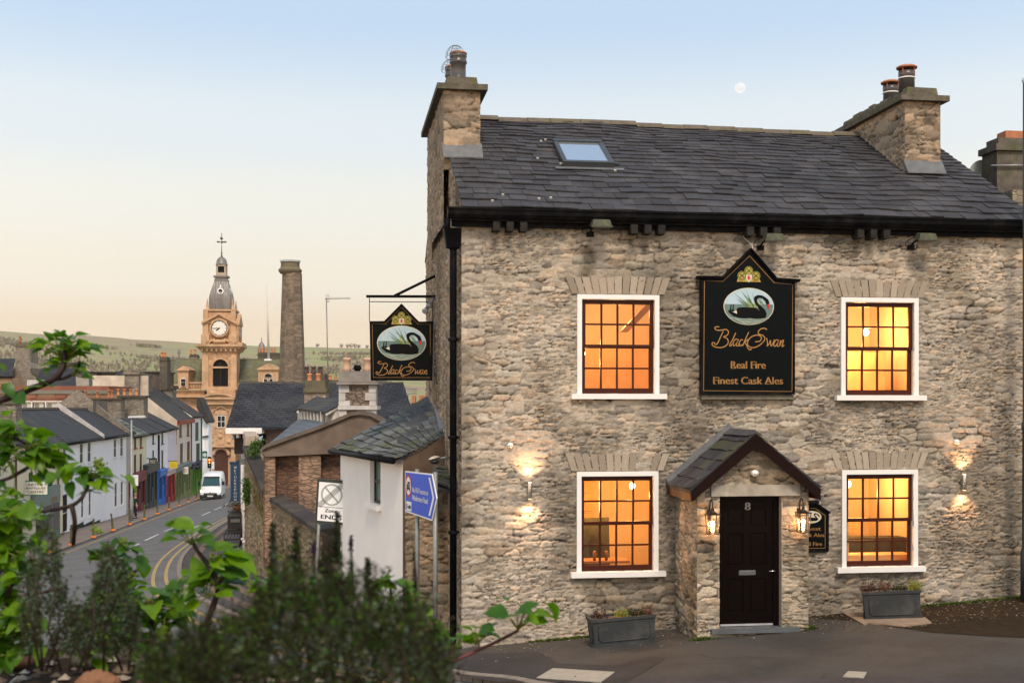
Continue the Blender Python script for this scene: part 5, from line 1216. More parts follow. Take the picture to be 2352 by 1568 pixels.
mb = MB(); c = m1.lerp(e, .5); mb.ball((c.x, c.y, c.z-.03), .085, 12, .6); mb.build('lamp_bowl', glassm(), lt)
# moon
mo = P(1700, 202, 3000); mb = MB(); mb.ball((0, 0, 0), 12.6, 40); 
for i in range(len(mb.sm)): mb.sm[i] = True
mm = emat('moon_glow', (1, .985, .95), .95); mt_ = mm.node_tree; mb_s = mt_.nodes['Principled BSDF']; mt_.links.new(rmp(mt_, nz(mt_, N(mt_, 'ShaderNodeTexCoord').outputs['Object'], .14, 4, .6), [(.38, (.90, .90, .90)), (.6, (1, .99, .96))]), mb_s.inputs['Emission Color']); mb_s.inputs['Base Color'].default_value = (0, 0, 0, 1); o = mb.build('moon', mm); o.location = mo; tag(o, 'full white moon in the pale sky above the pub roof', 'moon')
# ================= STREET AND TOWN =================
tslate = tiles('town_slate', (.050, .050, .057), (.036, .036, .042), (.016, .016, .018), .42, .24, .04, .6, moss=(.08, .075, .05), mossa=.45)
tslate2 = tiles('town_slate_brown', (.060, .052, .055), (.042, .038, .042), (.018, .017, .018), .38, .22, .04, .6, moss=(.10, .09, .045), mossa=.6)
gslate = tiles('green_slate', (.17, .17, .105), (.12, .125, .085), (.07, .07, .05), .5, .3, .02, .7, moss=(.14, .13, .045), mossa=.8)
sheetm = tiles('sheet_roof', (.22, .23, .17), (.20, .21, .16), (.06, .06, .05), 40, .55, .07, .6)
rub1 = rubble('rubble_grey', (.34, .29, .23), (.22, .19, .155), (.17, .145, .115), 3.6, 9)
rub2 = rubble('rubble_dark', (.17, .14, .11), (.10, .085, .07), (.09, .075, .06), 3, 7, moss=(.09, .09, .035))
rub3 = rubble('rubble_red', (.26, .14, .09), (.15, .09, .065), (.12, .085, .06), 4, 12)
rub4 = rubble('rubble_pier', (.38, .25, .17), (.28, .18, .12), (.17, .12, .09), 3.4, 11)
capm = pm('coping_dark', (.09, .075, .065), .9, .15, var=.4, sc=3, bump=.4, stain=(.11, .10, .05))
ORW = Vector((0, 0, 0))
dwin = pm('house_glass', (.02, .02, .022), .3, .12, bump=0)
def add_window(root, W, hole, dep, fcol, name='window', bars=(1, 1), dark_frame=False, sill=None, fw=.05):
    a, b, c, d = hole[:4]; mb = MB()
    def bx(x0, x1, z0, z1): mb.hexa([W(x0, dep-.06, z0), W(x1, dep-.06, z0), W(x1, dep, z0), W(x0, dep, z0)], [W(x0, dep-.06, z1), W(x1, dep-.06, z1), W(x1, dep, z1), W(x0, dep, z1)])
    bx(a, a+fw, c, d); bx(b-fw, b, c, d); bx(a+fw, b-fw, c, c+fw); bx(a+fw, b-fw, d-fw, d)
    for k in range(1, bars[0]+1): x = a+(b-a)*k/(bars[0]+1); bx(x-.015, x+.015, c+fw, d-fw)
    for k in range(1, bars[1]+1): z = c+(d-c)*k/(bars[1]+1); bx(a+fw, b-fw, z-.02, z+.02)
    if sill: mb.hexa([W(a-.08, -.1, c-.1), W(b+.08, -.1, c-.1), W(b+.08, .0, c-.1), W(a-.08, .0, c-.1)], [W(a-.08, -.1, c), W(b+.08, -.1, c), W(b+.08, .0, c), W(a-.08, .0, c)])
    wo_ = mb.build(name, fcol, root, world=True)
    mb = MB(); mb.poly([W(a, dep-.03, c), W(b, dep-.03, c), W(b, dep-.03, d), W(a, dep-.03, d)])
    im = INV[root.name]; mb.v = [tuple(im @ Vector(p)) for p in mb.v]; mb.build('pane', dwin, wo_)
    return wo_
SA = math.atan2(1, -.15)      # street direction
def WLD(root, mb, name, mat, par=None):
    im = INV[root.name]; mb.v = [tuple(im @ Vector(p)) for p in mb.v]; return mb.build(name, mat, par or root)
def row_house(name, label, cat, xL, xR, eave, ridge_dz, hd, wallm, roofm, wins, winm, bars=(0, 1), verge=None, group='terraced houses along the left of the street', sill=True, extra_h=0):
    """terraced house with its front on the line of the street's left side; wins = pixel boxes on the front"""
    Y0 = 15.35/((1176-xL)/F-.15); Y1 = 15.35/((1176-xR)/F-.15)
    o = FL(Y0); z0 = gz(*FL(Y0)[:2]); f = Fr((o.x, o.y, 0), SA); L_ = (FL(Y1)-o).length
    t = thing(name, label, cat, (o.x, o.y, z0), SA, group)
    ez = f.L(xL, eave)[1]
    W = lambda u, d, z: f.W(u, d, z)
    hs_ = []
    for (x0, y0, x1, y1) in wins:
        a, zt = f.L(x0, y0); b, zb = f.L(x1, y1); hs_.append((a, b, zb, zt))
    mb = MB(); wallh(mb, f, 0, L_, z0-2.2, ez, hs_, .09)
    for u in (0, L_): mb.poly([W(u, 0, z0-2), W(u, 2*hd, z0-2), W(u, 2*hd, ez), W(u, hd, ez+ridge_dz), W(u, 0, ez)])
    mb.poly([W(0, 2*hd, z0-2), W(L_, 2*hd, z0-2), W(L_, 2*hd, ez), W(0, 2*hd, ez)])
    WLD(t, mb, 'wall', wallm)
    mb = MB(); th = .10; ovh = .22
    s = ridge_dz/hd
    for (ya, yb) in ((-ovh, hd), (2*hd+ovh, hd)):
        za, zb = ez-s*ovh+.03, ez+ridge_dz+.03
        mb.hexa([W(-.02, ya, za), W(L_+.02, ya, za), W(L_+.02, yb, zb), W(-.02, yb, zb)], [W(-.02, ya, za+th), W(L_+.02, ya, za+th), W(L_+.02, yb, zb+th), W(-.02, yb, zb+th)])
    WLD(t, mb, 'roof', roofm)
    mb = MB(); mb.hexa([W(0, hd-.15, ez+ridge_dz+.08), W(L_, hd-.15, ez+ridge_dz+.08), W(L_, hd+.15, ez+ridge_dz+.08), W(0, hd+.15, ez+ridge_dz+.08)], [W(0, hd-.05, ez+ridge_dz+.22), W(L_, hd-.05, ez+ridge_dz+.22), W(L_, hd+.05, ez+ridge_dz+.22), W(0, hd+.05, ez+ridge_dz+.22)])
    WLD(t, mb, 'ridge', capm)
    mb = MB(); mb.path([W(0, -ovh-.05, ez-s*ovh), W(L_, -ovh-.05, ez-s*ovh)], .07, 6); WLD(t, mb, 'gutter', black)
    for h in hs_:
        big = (h[3]-h[2]) > 0
        add_window(t, W, h, .085, winm, bars=bars, sill=sill)
    return t, f, L_, ez, W, hs_
def wbox(mb, W, x0, x1, y0, y1, z0, z1): mb.hexa([W(x0, y0, z0), W(x1, y0, z0), W(x1, y1, z0), W(x0, y1, z0)], [W(x0, y0, z1), W(x1, y0, z1), W(x1, y1, z1), W(x0, y1, z1)])
creamw = pm('cream_render', (.80, .70, .50), .85, .2, var=.08, sc=.8, bump=.1); whitew = pm('white_wall', (.89, .88, .88), .85, .2, var=.08, sc=.6, bump=.1)
pinkw = pm('pink_cream_wall', (.80, .68, .57), .85, .2, var=.1, sc=.8, bump=.1); lilacw = pm('lilac_wall', (.76, .67, .73), .85, .2, var=.1, sc=.8, bump=.1)
redp = pm('red_paint', (.30, .03, .02), .5, .3); purp = pm('purple_paint', (.18, .07, .14), .5, .3); greenp = pm('green_paint', (.01, .17, .08), .5, .3); greyp = pm('grey_paint', (.05, .06, .065), .5, .3)
bluep = pm('blue_paint', (.03, .16, .55), .5, .3); maroon = pm('maroon_paint', (.17, .015, .03), .5, .3); olive = pm('olive_paint', (.22, .26, .10), .5, .3); limep = pm('lime_green_paint', (.10, .26, .02), .5, .3); redbr = pm('bright_red_paint', (.42, .02, .02), .5, .3); teal = pm('shop_teal', (.16, .21, .19), .5, .3)
yelp = pm('yellow_sign', (.62, .46, .03), .5, .3, bump=0); navy = pm('navy_sign', (.01, .015, .06), .5, .3, bump=0)
# --- cream pair at the left edge
t, f, L_, ez, W, _ = row_house('cream_shop', 'cream shop with green striped awning at the left edge of the street', 'shop', -70, 58, 1031, 2.2, 3.2, creamw, tslate2, [(-20, 1050, 0, 1090)], white)
def pxbox(t, f, name, mat, x0, y0, x1, y1, y_in=-.25, y_out=0, par=None):
    a, zt = f.L(x0, y0, y_in); b, zb = f.L(x1, y1, y_in); mb = MB(); wbox(mb, f.W, a, b, y_in, y_out, zb, zt); return WLD(t, mb, name, mat, par)
a, zt = f.L(0, 1155, -1.0); b, zb = f.L(44, 1170, 0)
mb = MB(); u0, u1 = f.L(-60, 1160)[0], f.L(56, 1160)[0]; zt = f.L(40, 1150)[1]
mb.hexa([W(u0, -1.3, zt-.75), W(u1, -1.3, zt-.75), W(u1, 0, zt-.05), W(u0, 0, zt-.05)], [W(u0, -1.3, zt-.7), W(u1, -1.3, zt-.7), W(u1, 0, zt), W(u0, 0, zt)]); WLD(t, mb, 'awning', tiles('awning_stripes', (.05, .12, .09), (.5, .5, .48), (.05, .12, .09), .3, 40, .01))
pxbox(t, f, 'shopfront', teal, -60, 1182, 50, 1245, -.12)
t, f, L_, ez, W, _ = row_house('cream_house', 'cream rendered house with grey green shopfront left of the white cottages', 'house', 58, 144, 1029, 2.2, 3.2, creamw, tslate2, [(66, 1085, 76, 1123), (108, 1088, 121, 1127)], greenp)
pxbox(t, f, 'shopfront', teal, 88, 1150, 138, 1226, -.12)
sf = pxbox(t, f, 'shop_fascia', pm('fascia_grey', (.20, .24, .22), .6, .3), 84, 1128, 139, 1150, -.3)
mb = MB(); a, zt = f.L(118, 1140, -.3); b, zb = f.L(133, 1150, -.3); text(mb, 'MODA', lambda x, y: tuple(W(x, -.31, y)), a, b, zb, zt-.05, .01); WLD(t, mb, 'fascia_lettering', gold)
for x0, x1 in ((92, 104), (108, 120), (123, 136)):
    a, zt = f.L(x0, 1156, -.13); b, zb = f.L(x1, 1214, -.13); mb = MB(); mb.poly([W(a, -.125, zb), W(b, -.125, zb), W(b, -.125, zt), W(a, -.125, zt)]); WLD(t, mb, 'shop_glass', glassm('shop_glass', (.06, .07, .07)))
for x in (37, 134):
    a, _z = f.L(x, 1060, -.08); mb = MB(); mb.path([W(a, -.08, ez-.3), W(a, -.08, gz(*W(a, 0, 0)[:2]))], .05, 6); WLD(t, mb, 'drainpipe', pm('pipe_brown', (.12, .06, .03), .6, .3))
# arts sign board, projects from the cream house
fs = Fr(P(82, 1136, 64), rad(6)); sg = thing('hanging_board', 'white Arts & Antiques Centre board on the cream house', 'shop sign', fs.o, fs.rz)
k_ = 64/F
mb = MB(); mb.box(-28*k_, 28*k_, 0, .06, -1*k_, 32*k_); mb.build('board', greenp, sg); mb = MB(); mb.box(-26*k_, 26*k_, -.02, 0, 1*k_, 30*k_); mb.build('panel', pm('board_cream', (.72, .70, .62), .6, .3, bump=0), sg)
mb = MB(); pbr = pm('board_brown', (.12, .06, .03), .6, .3, bump=0)
for s_, x0, x1, yy in (('ARTS &', -17, 17, 21), ('ANTIQUES', -22, 22, 12.5), ('CENTRE', -18, 18, 4)): text(mb, s_, lambda x, y: (x*k_, -.03, y*k_), x0, x1, yy, yy+5.5, .2)
mb.build('lettering', pbr, sg); mb = MB(); mb.path([(-2*k_, .03, 34*k_), (30*k_, .6, 34*k_)], .03, 5); mb.path([(-20*k_, .03, 32*k_), (-20*k_, .03, 34*k_)], .02, 4); mb.build('bracket', black, sg)
# --- white cottages
wt = row_house('white_cottage', 'long white cottage with black arched door and two window pairs', 'house', 144, 230, 1015, 1.80, 2.75, whitew, tslate,
               [(183.6, 1018, 191.5, 1063), (201.5, 1015, 209.2, 1060), (186.6, 1129.6, 192.8, 1188), (204, 1125, 209.6, 1183), (145, 1021, 151.5, 1071), (142.5, 1136, 156, 1219)], white)
t, f, L_, ez, W, hs_ = wt
mb = MB(); a, b, c, d = hs_[5]; mb.poly([W(a, .05, c), W(b, .05, c), W(b, .05, d), W(a, .05, d)]); WLD(t, mb, 'door', black)
for k in range(3):
    a, _z = f.L((160, 190, 214)[k], 1200); b, _z = f.L((190, 214, 228)[k], 1200); mb = MB(); zg = gz(*W((a+b)/2, 0, 0)[:2]); wbox(mb, W, a, b, -.06, 0, zg-.5, zg+.35-.06*k); WLD(t, mb, 'plinth', pm('plinth_dark', (.04, .05, .035), .9, .1))
wt2 = row_house('white_cottage', 'white cottage with small vent between its upper windows and stone verge', 'house', 230, 290, 1003.5, 1.80, 2.70, pm('white_wall_b', (.86, .84, .84), .85, .2, var=.06, sc=.6), tslate,
                [(261.3, 1007.5, 267.8, 1049), (276.3, 1005, 282.8, 1046.5), (263.4, 1109, 269.4, 1162), (277.5, 1106, 283, 1157), (271, 1008, 273.3, 1017)], white)
t, f, L_, ez, W, hs_ = wt2
def parapet(t, W, u, hd, ez, rdz, w_, h_, mat, par=None, d1=-.25):
    mb = MB(); mb.prism([W(u, d1, ez-.2), W(u, d1, ez-.05+h_), W(u, hd, ez+rdz+.1+h_), W(u, 2*hd+.2, ez+h_), W(u, 2*hd+.2, ez-.2)], W(u+w_, 0, 0)-W(u, 0, 0)); return WLD(t, mb, 'parapet', mat, par)
parapet(t, W, -.15, 2.75, ez, 2.02, .45, .22, pm('parapet_white', (.50, .46, .44), .85, .2, var=.3, sc=3))
parapet(t, W, L_-.3, 3.6, ez, 3.0, .7, .28, rub1)
a, _z = f.L(302, 1100); b, _z = f.L(291, 1100)
# parapet on the left end too

# narrow cream end strip
ns = row_house('narrow_house', 'narrow cream strip of wall between the white cottage and the red windowed house', 'house', 290, 304, 993, 1.6, 2.6, pm('strip_wall', (.50, .44, .37), .85, .2, var=.3, sc=1), tslate, [], white)
t, f, L_, ez, W, _ = ns
chm = MB(); u = 2.0; wbox(chm, W, -1.6, 4.6, 2.2, 3.3, ez+.6, f.L(300, 922, 2.6)[1]); WLD(t, chm, 'chimney_stack', rub1)
# --- shops
def shop(name, label, xL, xR, eave, rdz, hd, wallm, roofm, wins, winm, fcol, fy, frontcol, bars=(0, 1), sillm=True, front=None, glassx=None, extra=None, zfront=-.18):
    r = row_house(name, label, 'shop', xL, xR, eave, rdz, hd, wallm, roofm, wins, winm, bars)
    t, f, L_, ez, W, hs_ = r
    x0, x1 = front or (xL+2, xR-1)
    base = 1242-(x1-215)*.372
    a, zt = f.L(x0, fy[0], -.35); b, _ = f.L(x1, fy[0], -.35); zf = f.L(x0, fy[1], -.35)[1]
    zg = gz(*W(b, 0, 0)[:2])-.1
    mb = MB(); wbox(mb, W, a, b, -.4, 0, zf, zt); mb.hexa([W(a-.1, -.5, zt), W(b+.1, -.5, zt), W(b+.1, 0, zt), W(a-.1, 0, zt)], [W(a-.1, -.5, zt+.1), W(b+.1, -.5, zt+.1), W(b+.1, 0, zt+.15), W(a-.1, 0, zt+.15)])
    WLD(t, mb, 'shop_fascia', fcol)
    mb = MB(); n = max(2, int((b-a)/2.2)); wbox(mb, W, a, b, -.2, 0, zg, zg+.9); wbox(mb, W, a, b, -.2, 0, zf-.12, zf)
    for k in range(n+1): x = a+(b-a-.25)*k/n; wbox(mb, W, x, x+.25, -.28, 0, zg, zf)
    WLD(t, mb, 'shopfront', frontcol)
    mb = MB(); mb.poly([W(a, -.1, zg+.9), W(b, -.1, zg+.9), W(b, -.1, zf), W(a, -.1, zf)]); WLD(t, mb, 'shop_glass', glassm('shop_glass'))
    mb = MB(); xm = a+(b-a)*.55; wbox(mb, W, xm, xm+.9, -.24, 0, zg, zg+2.1); WLD(t, mb, 'shop_door', frontcol)
    return r
s1 = shop('maroon_shop', 'cream house with red sash windows over a maroon shopfront', 304, 336.5, 1001, 2.1, 4.0, creamw, sheetm, [(307.5, 1004, 313, 1028), (321, 1002, 326, 1026.5), (307.5, 1044.5, 313, 1088), (321, 1042, 326, 1086)], redp, maroon, (1094, 1112), maroon)
s2 = shop('grey_shop', 'white house with dark windows over a charcoal grey shopfront', 336.5, 365, 995, 2.1, 4.0, whitew, tslate, [(349.7, 997, 353.8, 1017), (349.7, 1034, 353.8, 1050)], greyp, greyp, (1071, 1088), greyp)
s3 = shop('blue_shop', 'white house with flower boxes over a bright blue shopfront', 365, 385, 989.5, 2.1, 4.0, whitew, tslate, [(370.5, 995, 375, 1018), (370.5, 1034, 375, 1072)], pm('brown_window', (.10, .05, .03), .5, .3), bluep, (1084, 1095), bluep)
s4 = shop('red_shop', 'pale lilac house with blank plaster front over a bright red shopfront', 385, 404.5, 984.5, 2.1, 4.0, lilacw, tslate, [], white, pm('fascia_pink', (.5, .40, .38), .6, .3), (1082, 1092), redbr)
s5 = shop('olive_shop', 'tall pink cream house with purple windows and red eaves over an olive shopfront', 404.5, 441, 965, 3.4, 4.2, pinkw, tslate2, [(411.5, 970, 417.5, 1001), (429, 968, 434.5, 999), (413.5, 1019, 420, 1062), (429.5, 1014, 436, 1057)], purp, teal, (1075, 1085), olive)
s6 = shop('green_shop', 'white house with green shutters over a lime green shopfront at the end of the row', 441, 465, 956, 3.0, 4.4, whitew, tslate2, [(448.5, 970, 456, 1008), (450.5, 1019, 459, 1057)], greenp, navy, (1068, 1077), limep, bars=(2, 0))
t, f, L_, ez, W, _ = s5
mb = MB(); wbox(mb, W, 0, L_, -.35, -.02, ez-.45, ez-.05); WLD(t, mb, 'red_eaves', redp)
mb = MB(); a, zb = f.L(380, 900, 4.2); wbox(mb, W, -1.0, 9.5, 3.6, 5.0, ez+2.6, ez+4.1+.6); wbox(mb, W, -1.2, 9.7, 3.5, 5.1, ez+4.7, ez+4.95); WLD(t, mb, 'chimney_stack', rub1)
gable_patch = pm('patchy_cream', (.62, .53, .42), .9, .2, var=.2, sc=1.2, bump=.2, stain=(.40, .33, .27))
mb = MB(); mb.poly([W(-.03, -.1, ez-2.5), W(-.03, 8.6, ez-2.5), W(-.03, 8.6, ez), W(-.03, 4.2, ez+3.5), W(-.03, -.1, ez)]); mb.hexa([W(-.05, 2.8, ez+2), W(.6, 2.8, ez+2), W(.6, 8.3, ez+1), W(-.05, 8.3, ez+1)], [W(-.05, 2.8, ez+4.6), W(.6, 2.8, ez+4.6), W(.6, 8.3, ez+4.6), W(-.05, 8.3, ez+4.6)])
WLD(t, mb, 'gable_render', gable_patch)
mb = MB(); a, _z = f.L(440, 1000, -.1); mb.path([W(a, -.1, ez-.3), W(a, -.1, ez-8)], .07, 6); WLD(t, mb, 'drainpipe', redp)
t, f, L_, ez, W, _ = s2; mb = MB(); a, _z = f.L(365, 1000, -.1); mb.path([W(a, -.1, ez-.3), W(a, -.1, ez-6)], .09, 6); WLD(t, mb, 'drainpipe', black)
t, f, L_, ez, W, _ = s6; mb = MB(); a, _z = f.L(463, 1000, -.1); mb.path([W(a, -.1, ez-.3), W(a, -.1, ez-8)], .09, 6); WLD(t, mb, 'drainpipe', greenp)
# white end house beyond the green shop, gable to the road
eh = thing('end_house', 'white gable end with dark verge beside the town hall tower', 'house', (P(464, 1130, 163).x, 163, gz(P(464, 1130, 163).x, 163)))
mb = MB(); e0, e1 = P(464, 950, 163), P(479, 965, 162); mb.prism([(e0.x-3, 163, -12), (e1.x, 162, -12), (e1.x, 162, e1.z), (e0.x, 163, P(464, 932, 163).z)], (0, 2, 0)); WLD(eh, mb, 'wall', whitew)
mb = MB(); a, b, c = P(452, 912, 162.5), P(458, 914, 162.3), P(482, 968, 161.7); mb.prism([a, b, c, c+Vector((-.5, 0, -.3)), b+Vector((-.4, 0, -1.2)), a+Vector((0, 0, -1))], (0, 3, 0)); WLD(eh, mb, 'roof_verge', tslate2)
mb = MB(); mb.path([P(463, 1003, 162.8), P(478, 1001, 161.8)], .1, 5); WLD(eh, mb, 'white_band', greyp)
# hanging signs of the shops
def board_sign(px0, py0, px1, py1, Y, mat, label, marks=None, rzdeg=4, round_=None):
    c = P((px0+px1)/2, py1, Y); k = Y/F; w_, h_ = (px1-px0)*k, (py1-py0)*k
    t = thing('shop_sign', label, 'shop sign', c, rad(rzdeg)); mb = MB(); mb.box(-w_/2, w_/2, 0, .08, 0, h_); mb.build('board', mat, t)
    if round_: mb = MB(); mb.poly([(.42*w_*math.cos(a), -.02, h_*.5+.42*w_*math.sin(a)) for a in np.linspace(0, 2*math.pi, 25)[:-1]]); mb.build('roundel', round_, t)
    if marks:
        mb = MB()
        for s_, x0, x1, y0, y1 in marks[1]: text(mb, s_, lambda x, y: (x, -.03, y), (x0-.5)*w_, (x1-.5)*w_, y0*h_, y1*h_)
        mb.build('lettering', marks[0], t)
    mb = MB(); mb.box(-w_*.65, w_*.5, .02, .06, h_, h_+.05); mb.path([(-w_*.6, .04, h_+.03), (-w_*.75, .04, h_+.03)], .04, 5); mb.build('bracket', black, t); return t
board_sign(342, 1053, 360, 1066.5, 104, greyp, 'charcoal hanging board in front of the white house over the grey shop', (pcream, [('BROWN', .15, .85, .55, .75), ('SHOES', .2, .8, .25, .45)]))
board_sign(390, 1059, 407.5, 1074.5, 118, yelp, 'bright yellow hanging sign board over the red shop', (pm('dim_lettering', (.35, .25, .02), .6, .2), [('CAFE', .25, .75, .6, .75), ('DELI', .25, .75, .3, .45)]))
board_sign(420, 1071.5, 432, 1088, 132, swhite, 'white square sign with red lettering over the olive shop', (sred, [('PIZZA', .15, .8, .55, .75), ('GRILL', .2, .8, .25, .45)]))
board_sign(445, 1063.5, 458, 1077, 146, navy, 'navy blue hanging sign over the green shop', (swhite, [('motive', .15, .85, .4, .6)]))
board_sign(464.5, 1036.5, 475.5, 1052, 158, greenp, 'green hanging sign with white roundel on the white gable end', None, 4, swhite)
board_sign(303, 1090, 317, 1115, 96, swhite, 'white estate sign with green band on the wall by the lamp post', (limep, [('LET', .2, .8, .7, .78)]))
# --- street lamp on the left pavement
slp = G(302, 1196, .11); k = slp.y/F
sl_t = thing('street_lamp', 'tall grey street lamp with a flat arm standing on the left pavement', 'street lamp', slp)
hgt = (1196-960)*k; pg = pm('post_pale', (.30, .31, .31), .5, .4, .2)
mb = MB(); mb.lathe([(.12, 0), (.12, 1.4), (.085, 1.5), (.06, hgt)], (0, 0, 0), 10); mb.build('post', pg, sl_t)
mb = MB(); mb.path([(0, 0, hgt-.05), (.0, 0, hgt+.05), (1.0, -.2, hgt+.10)], [.06, .06, .04], 6); mb.build('arm', pg, sl_t); mb = MB(); mb.hexa([(-.2, -.15, hgt+.02), (1.0, -.3, hgt+.05), (1.0, 0, hgt+.05), (-.2, .15, hgt+.02)], [(-.15, -.1, hgt+.14), (.95, -.27, hgt+.18), (.95, -.05, hgt+.18), (-.15, .1, hgt+.14)]); mb.build('lamp_head', pm('lamp_pale', (.5, .5, .48), .5, .3), sl_t)
# --- bollards
bm_ = pm('bollard_iron', (.10, .095, .04), .7, .3, var=.3, sc=12); orm = pm('orange_band', (.75, .22, .02), .5, .3, bump=0)
b0 = thing('bollard', 'slim dark bollard with orange base nearest the left on the street pavement', 'bollard', G(120, 1268, .11), 0, 'bollards along the left pavement')
mb = MB(); mb.lathe([(.11, 0), (.10, .10), (.075, .14), (.06, .55), (.075, .58), (.055, .62), (.045, .86), (.065, .89), (.055, .95), (.02, 1.0)], (0, 0, 0), 10); mb.build('post', bm_, b0)
mb = MB(); mb.lathe([(.15, 0), (.15, .06), (.115, .10)], (0, 0, 0), 10); mb.build('orange_base', orm, b0)
for k, (x, y, lab) in enumerate(((164, 1252, 'bollard with orange base standing below the black cottage door'), (215, 1234.3, 'bollard with orange base in front of the first white cottage'), (260, 1218.6, 'leaning bollard with orange base in front of the second white cottage'), (297.8, 1204.6, 'bollard with orange base just left of the walking person'),
                                 (331.9, 1192.4, 'bollard with orange base in front of the maroon shop'), (361.6, 1180.5, 'bollard with orange base in front of the grey shop'), (388.4, 1170.8, 'bollard with orange base in front of the blue shop'), (411.9, 1160.8, 'bollard with orange base in front of the red shop'), (432.8, 1152.4, 'bollard with orange base in front of the olive shop'), (451, 1146, 'farthest bollard with orange base beside the white van'))):
    r = dup(b0, G(x, y, .11), lab)
    if k == 2: r.rotation_euler = (0, rad(-7), 0)
# ================= TOWN HALL =================
sand = tiles('town_hall_stone', (.56, .35, .21), (.44, .26, .155), (.33, .20, .125), 1.1, .42, .012, .85, moss=(.30, .20, .11), mossa=.5)
sandt = pm('town_hall_trim', (.54, .345, .205), .85, .2, var=.3, sc=.8, bump=.3, stain=(.30, .22, .11))
leadd = pm('lead_dome', (.19, .175, .17), .5, .4, .2, var=.4, sc=1.5, bump=.2, stain=(.27, .25, .24), stretch=(4, 4, .4))
TY = 190; TK = TY/F
TF = Fr((P(504.5, 930, TY).x, TY, 0), rad(6))
th_ = thing('town_hall', 'sandstone town hall with clock tower, lead dome roof and arched doorway at the street end', 'town hall', (TF.o.x, TF.o.y, gz(TF.o.x, TF.o.y)), TF.rz)
gT = gz(TF.o.x, TF.o.y)
def tz(y): return EYE+(930-y)*TK
def tu(x): return (x-504.5)*TK
def tb(mb, x0, x1, y0, y1, d0, d1): wbox(mb, TF.W, tu(x0), tu(x1), d0, d1, tz(y1), tz(y0))
DP = 5.0
mb = MB(); arch = (489, 523.5); ax0, ax1 = tu(arch[0]), tu(arch[1])
# belfry stage with a real arched opening
u0, u1, zb, zt = tu(466), tu(542), tz(895), tz(808)
cx_, r_ = (ax0+ax1)/2, (ax1-ax0)/2; zs = tz(825)-r_; zl = tz(887)
apts = [(cx_+r_*math.cos(a), zs+r_*math.sin(a)) for a in np.linspace(0, math.pi, 17)]
def W2(u, z, d=0): return TF.W(u, d, z)
mb.poly([W2(u0, zb), W2(ax0, zb), W2(ax0, zs), W2(u0, zs)]); mb.poly([W2(ax1, zb), W2(u1, zb), W2(u1, zs), W2(ax1, zs)]); mb.poly([W2(ax0, zb), W2(ax1, zb), W2(ax1, zl), W2(ax0, zl)])
for i in range(16):
    (xa, za), (xb, zb2) = apts[i], apts[i+1]; mb.poly([W2(xa, za), W2(xb, zb2), W2(xb, zt), W2(xa, zt)]); mb.poly([W2(xa, za), W2(xb, zb2), W2(xb, zb2, .7), W2(xa, za, .7)])
mb.poly([W2(u0, zs), W2(ax0, zs), W2(ax0, zt), W2(u0, zt)]); mb.poly([W2(ax1, zs), W2(u1, zs), W2(u1, zt), W2(ax1, zt)])
for x in (ax0, ax1): mb.poly([W2(x, zl), W2(x, zl, .7), W2(x, zs, .7), W2(x, zs)])
wbox(mb, TF.W, u0, u0+.3, .001, DP, zb, zt); wbox(mb, TF.W, u1-.3, u1, .001, DP, zb, zt); wbox(mb, TF.W, u0, u1, DP-.3, DP, zb, zt)
tb(mb, 476, 540, 895, 1200, -.2, DP)      # shaft below
tb(mb, 469, 539, 716, 793, .2, DP-.3)     # clock stage
WLD(th_, mb, 'tower_wall', sand)
mb = MB()
for k in range(15):
    z = zl+.1+(tz(827)-zl)*k/15; wbox(mb, TF.W, ax0, ax1, .25, .5, z, z+.09)
wbox(mb, TF.W, cx_-.08, cx_+.08, .2, .3, zl, tz(827)); mb.poly([W2(ax0, zl, .65), W2(ax1, zl, .65), W2(ax1, tz(825), .65), W2(ax0, tz(825), .65)])
WLD(th_, mb, 'louvres', pm('louvre_black', (.02, .02, .02), .8, .2))
mb = MB()
for x0, x1 in ((465, 479.5), (529.5, 543)): tb(mb, x0, x1, 814, 891, -.18, .01)
ribbon_pts = [(cx_+(r_+.25)*math.cos(a), zs+(r_+.25)*math.sin(a)) for a in np.linspace(0, math.pi, 17)]
for i in range(16):
    (xa, za), (xb, zb2) = apts[i], apts[i+1]; (xc, zc_), (xd, zd) = ribbon_pts[i], ribbon_pts[i+1]
    mb.hexa([W2(xa, za, -.1), W2(xb, zb2, -.1), W2(xb, zb2, 0), W2(xa, za, 0)], [W2(xc, zc_, -.1), W2(xd, zd, -.1), W2(xd, zd, 0), W2(xc, zc_, 0)])
tb(mb, 486, 526, 841.5, 845.5, -.12, .5)
for y0, y1, e in ((791, 796, 1.0), (796, 800, .75), (800, 803, .5), (803, 808, .25), (889, 895, .15)): wbox(mb, TF.W, u0-e, u1+e, -e, DP+e, tz(y1), tz(y0))
for k in range(8): x = u0-.1+(u1-u0-.1)*k/7; wbox(mb, TF.W, x, x+.25, -.65, -.2, tz(806), tz(800))
for k in range(5): y = .3+k*1.0; wbox(mb, TF.W, u1+.2, u1+.65, y, y+.25, tz(806), tz(800))
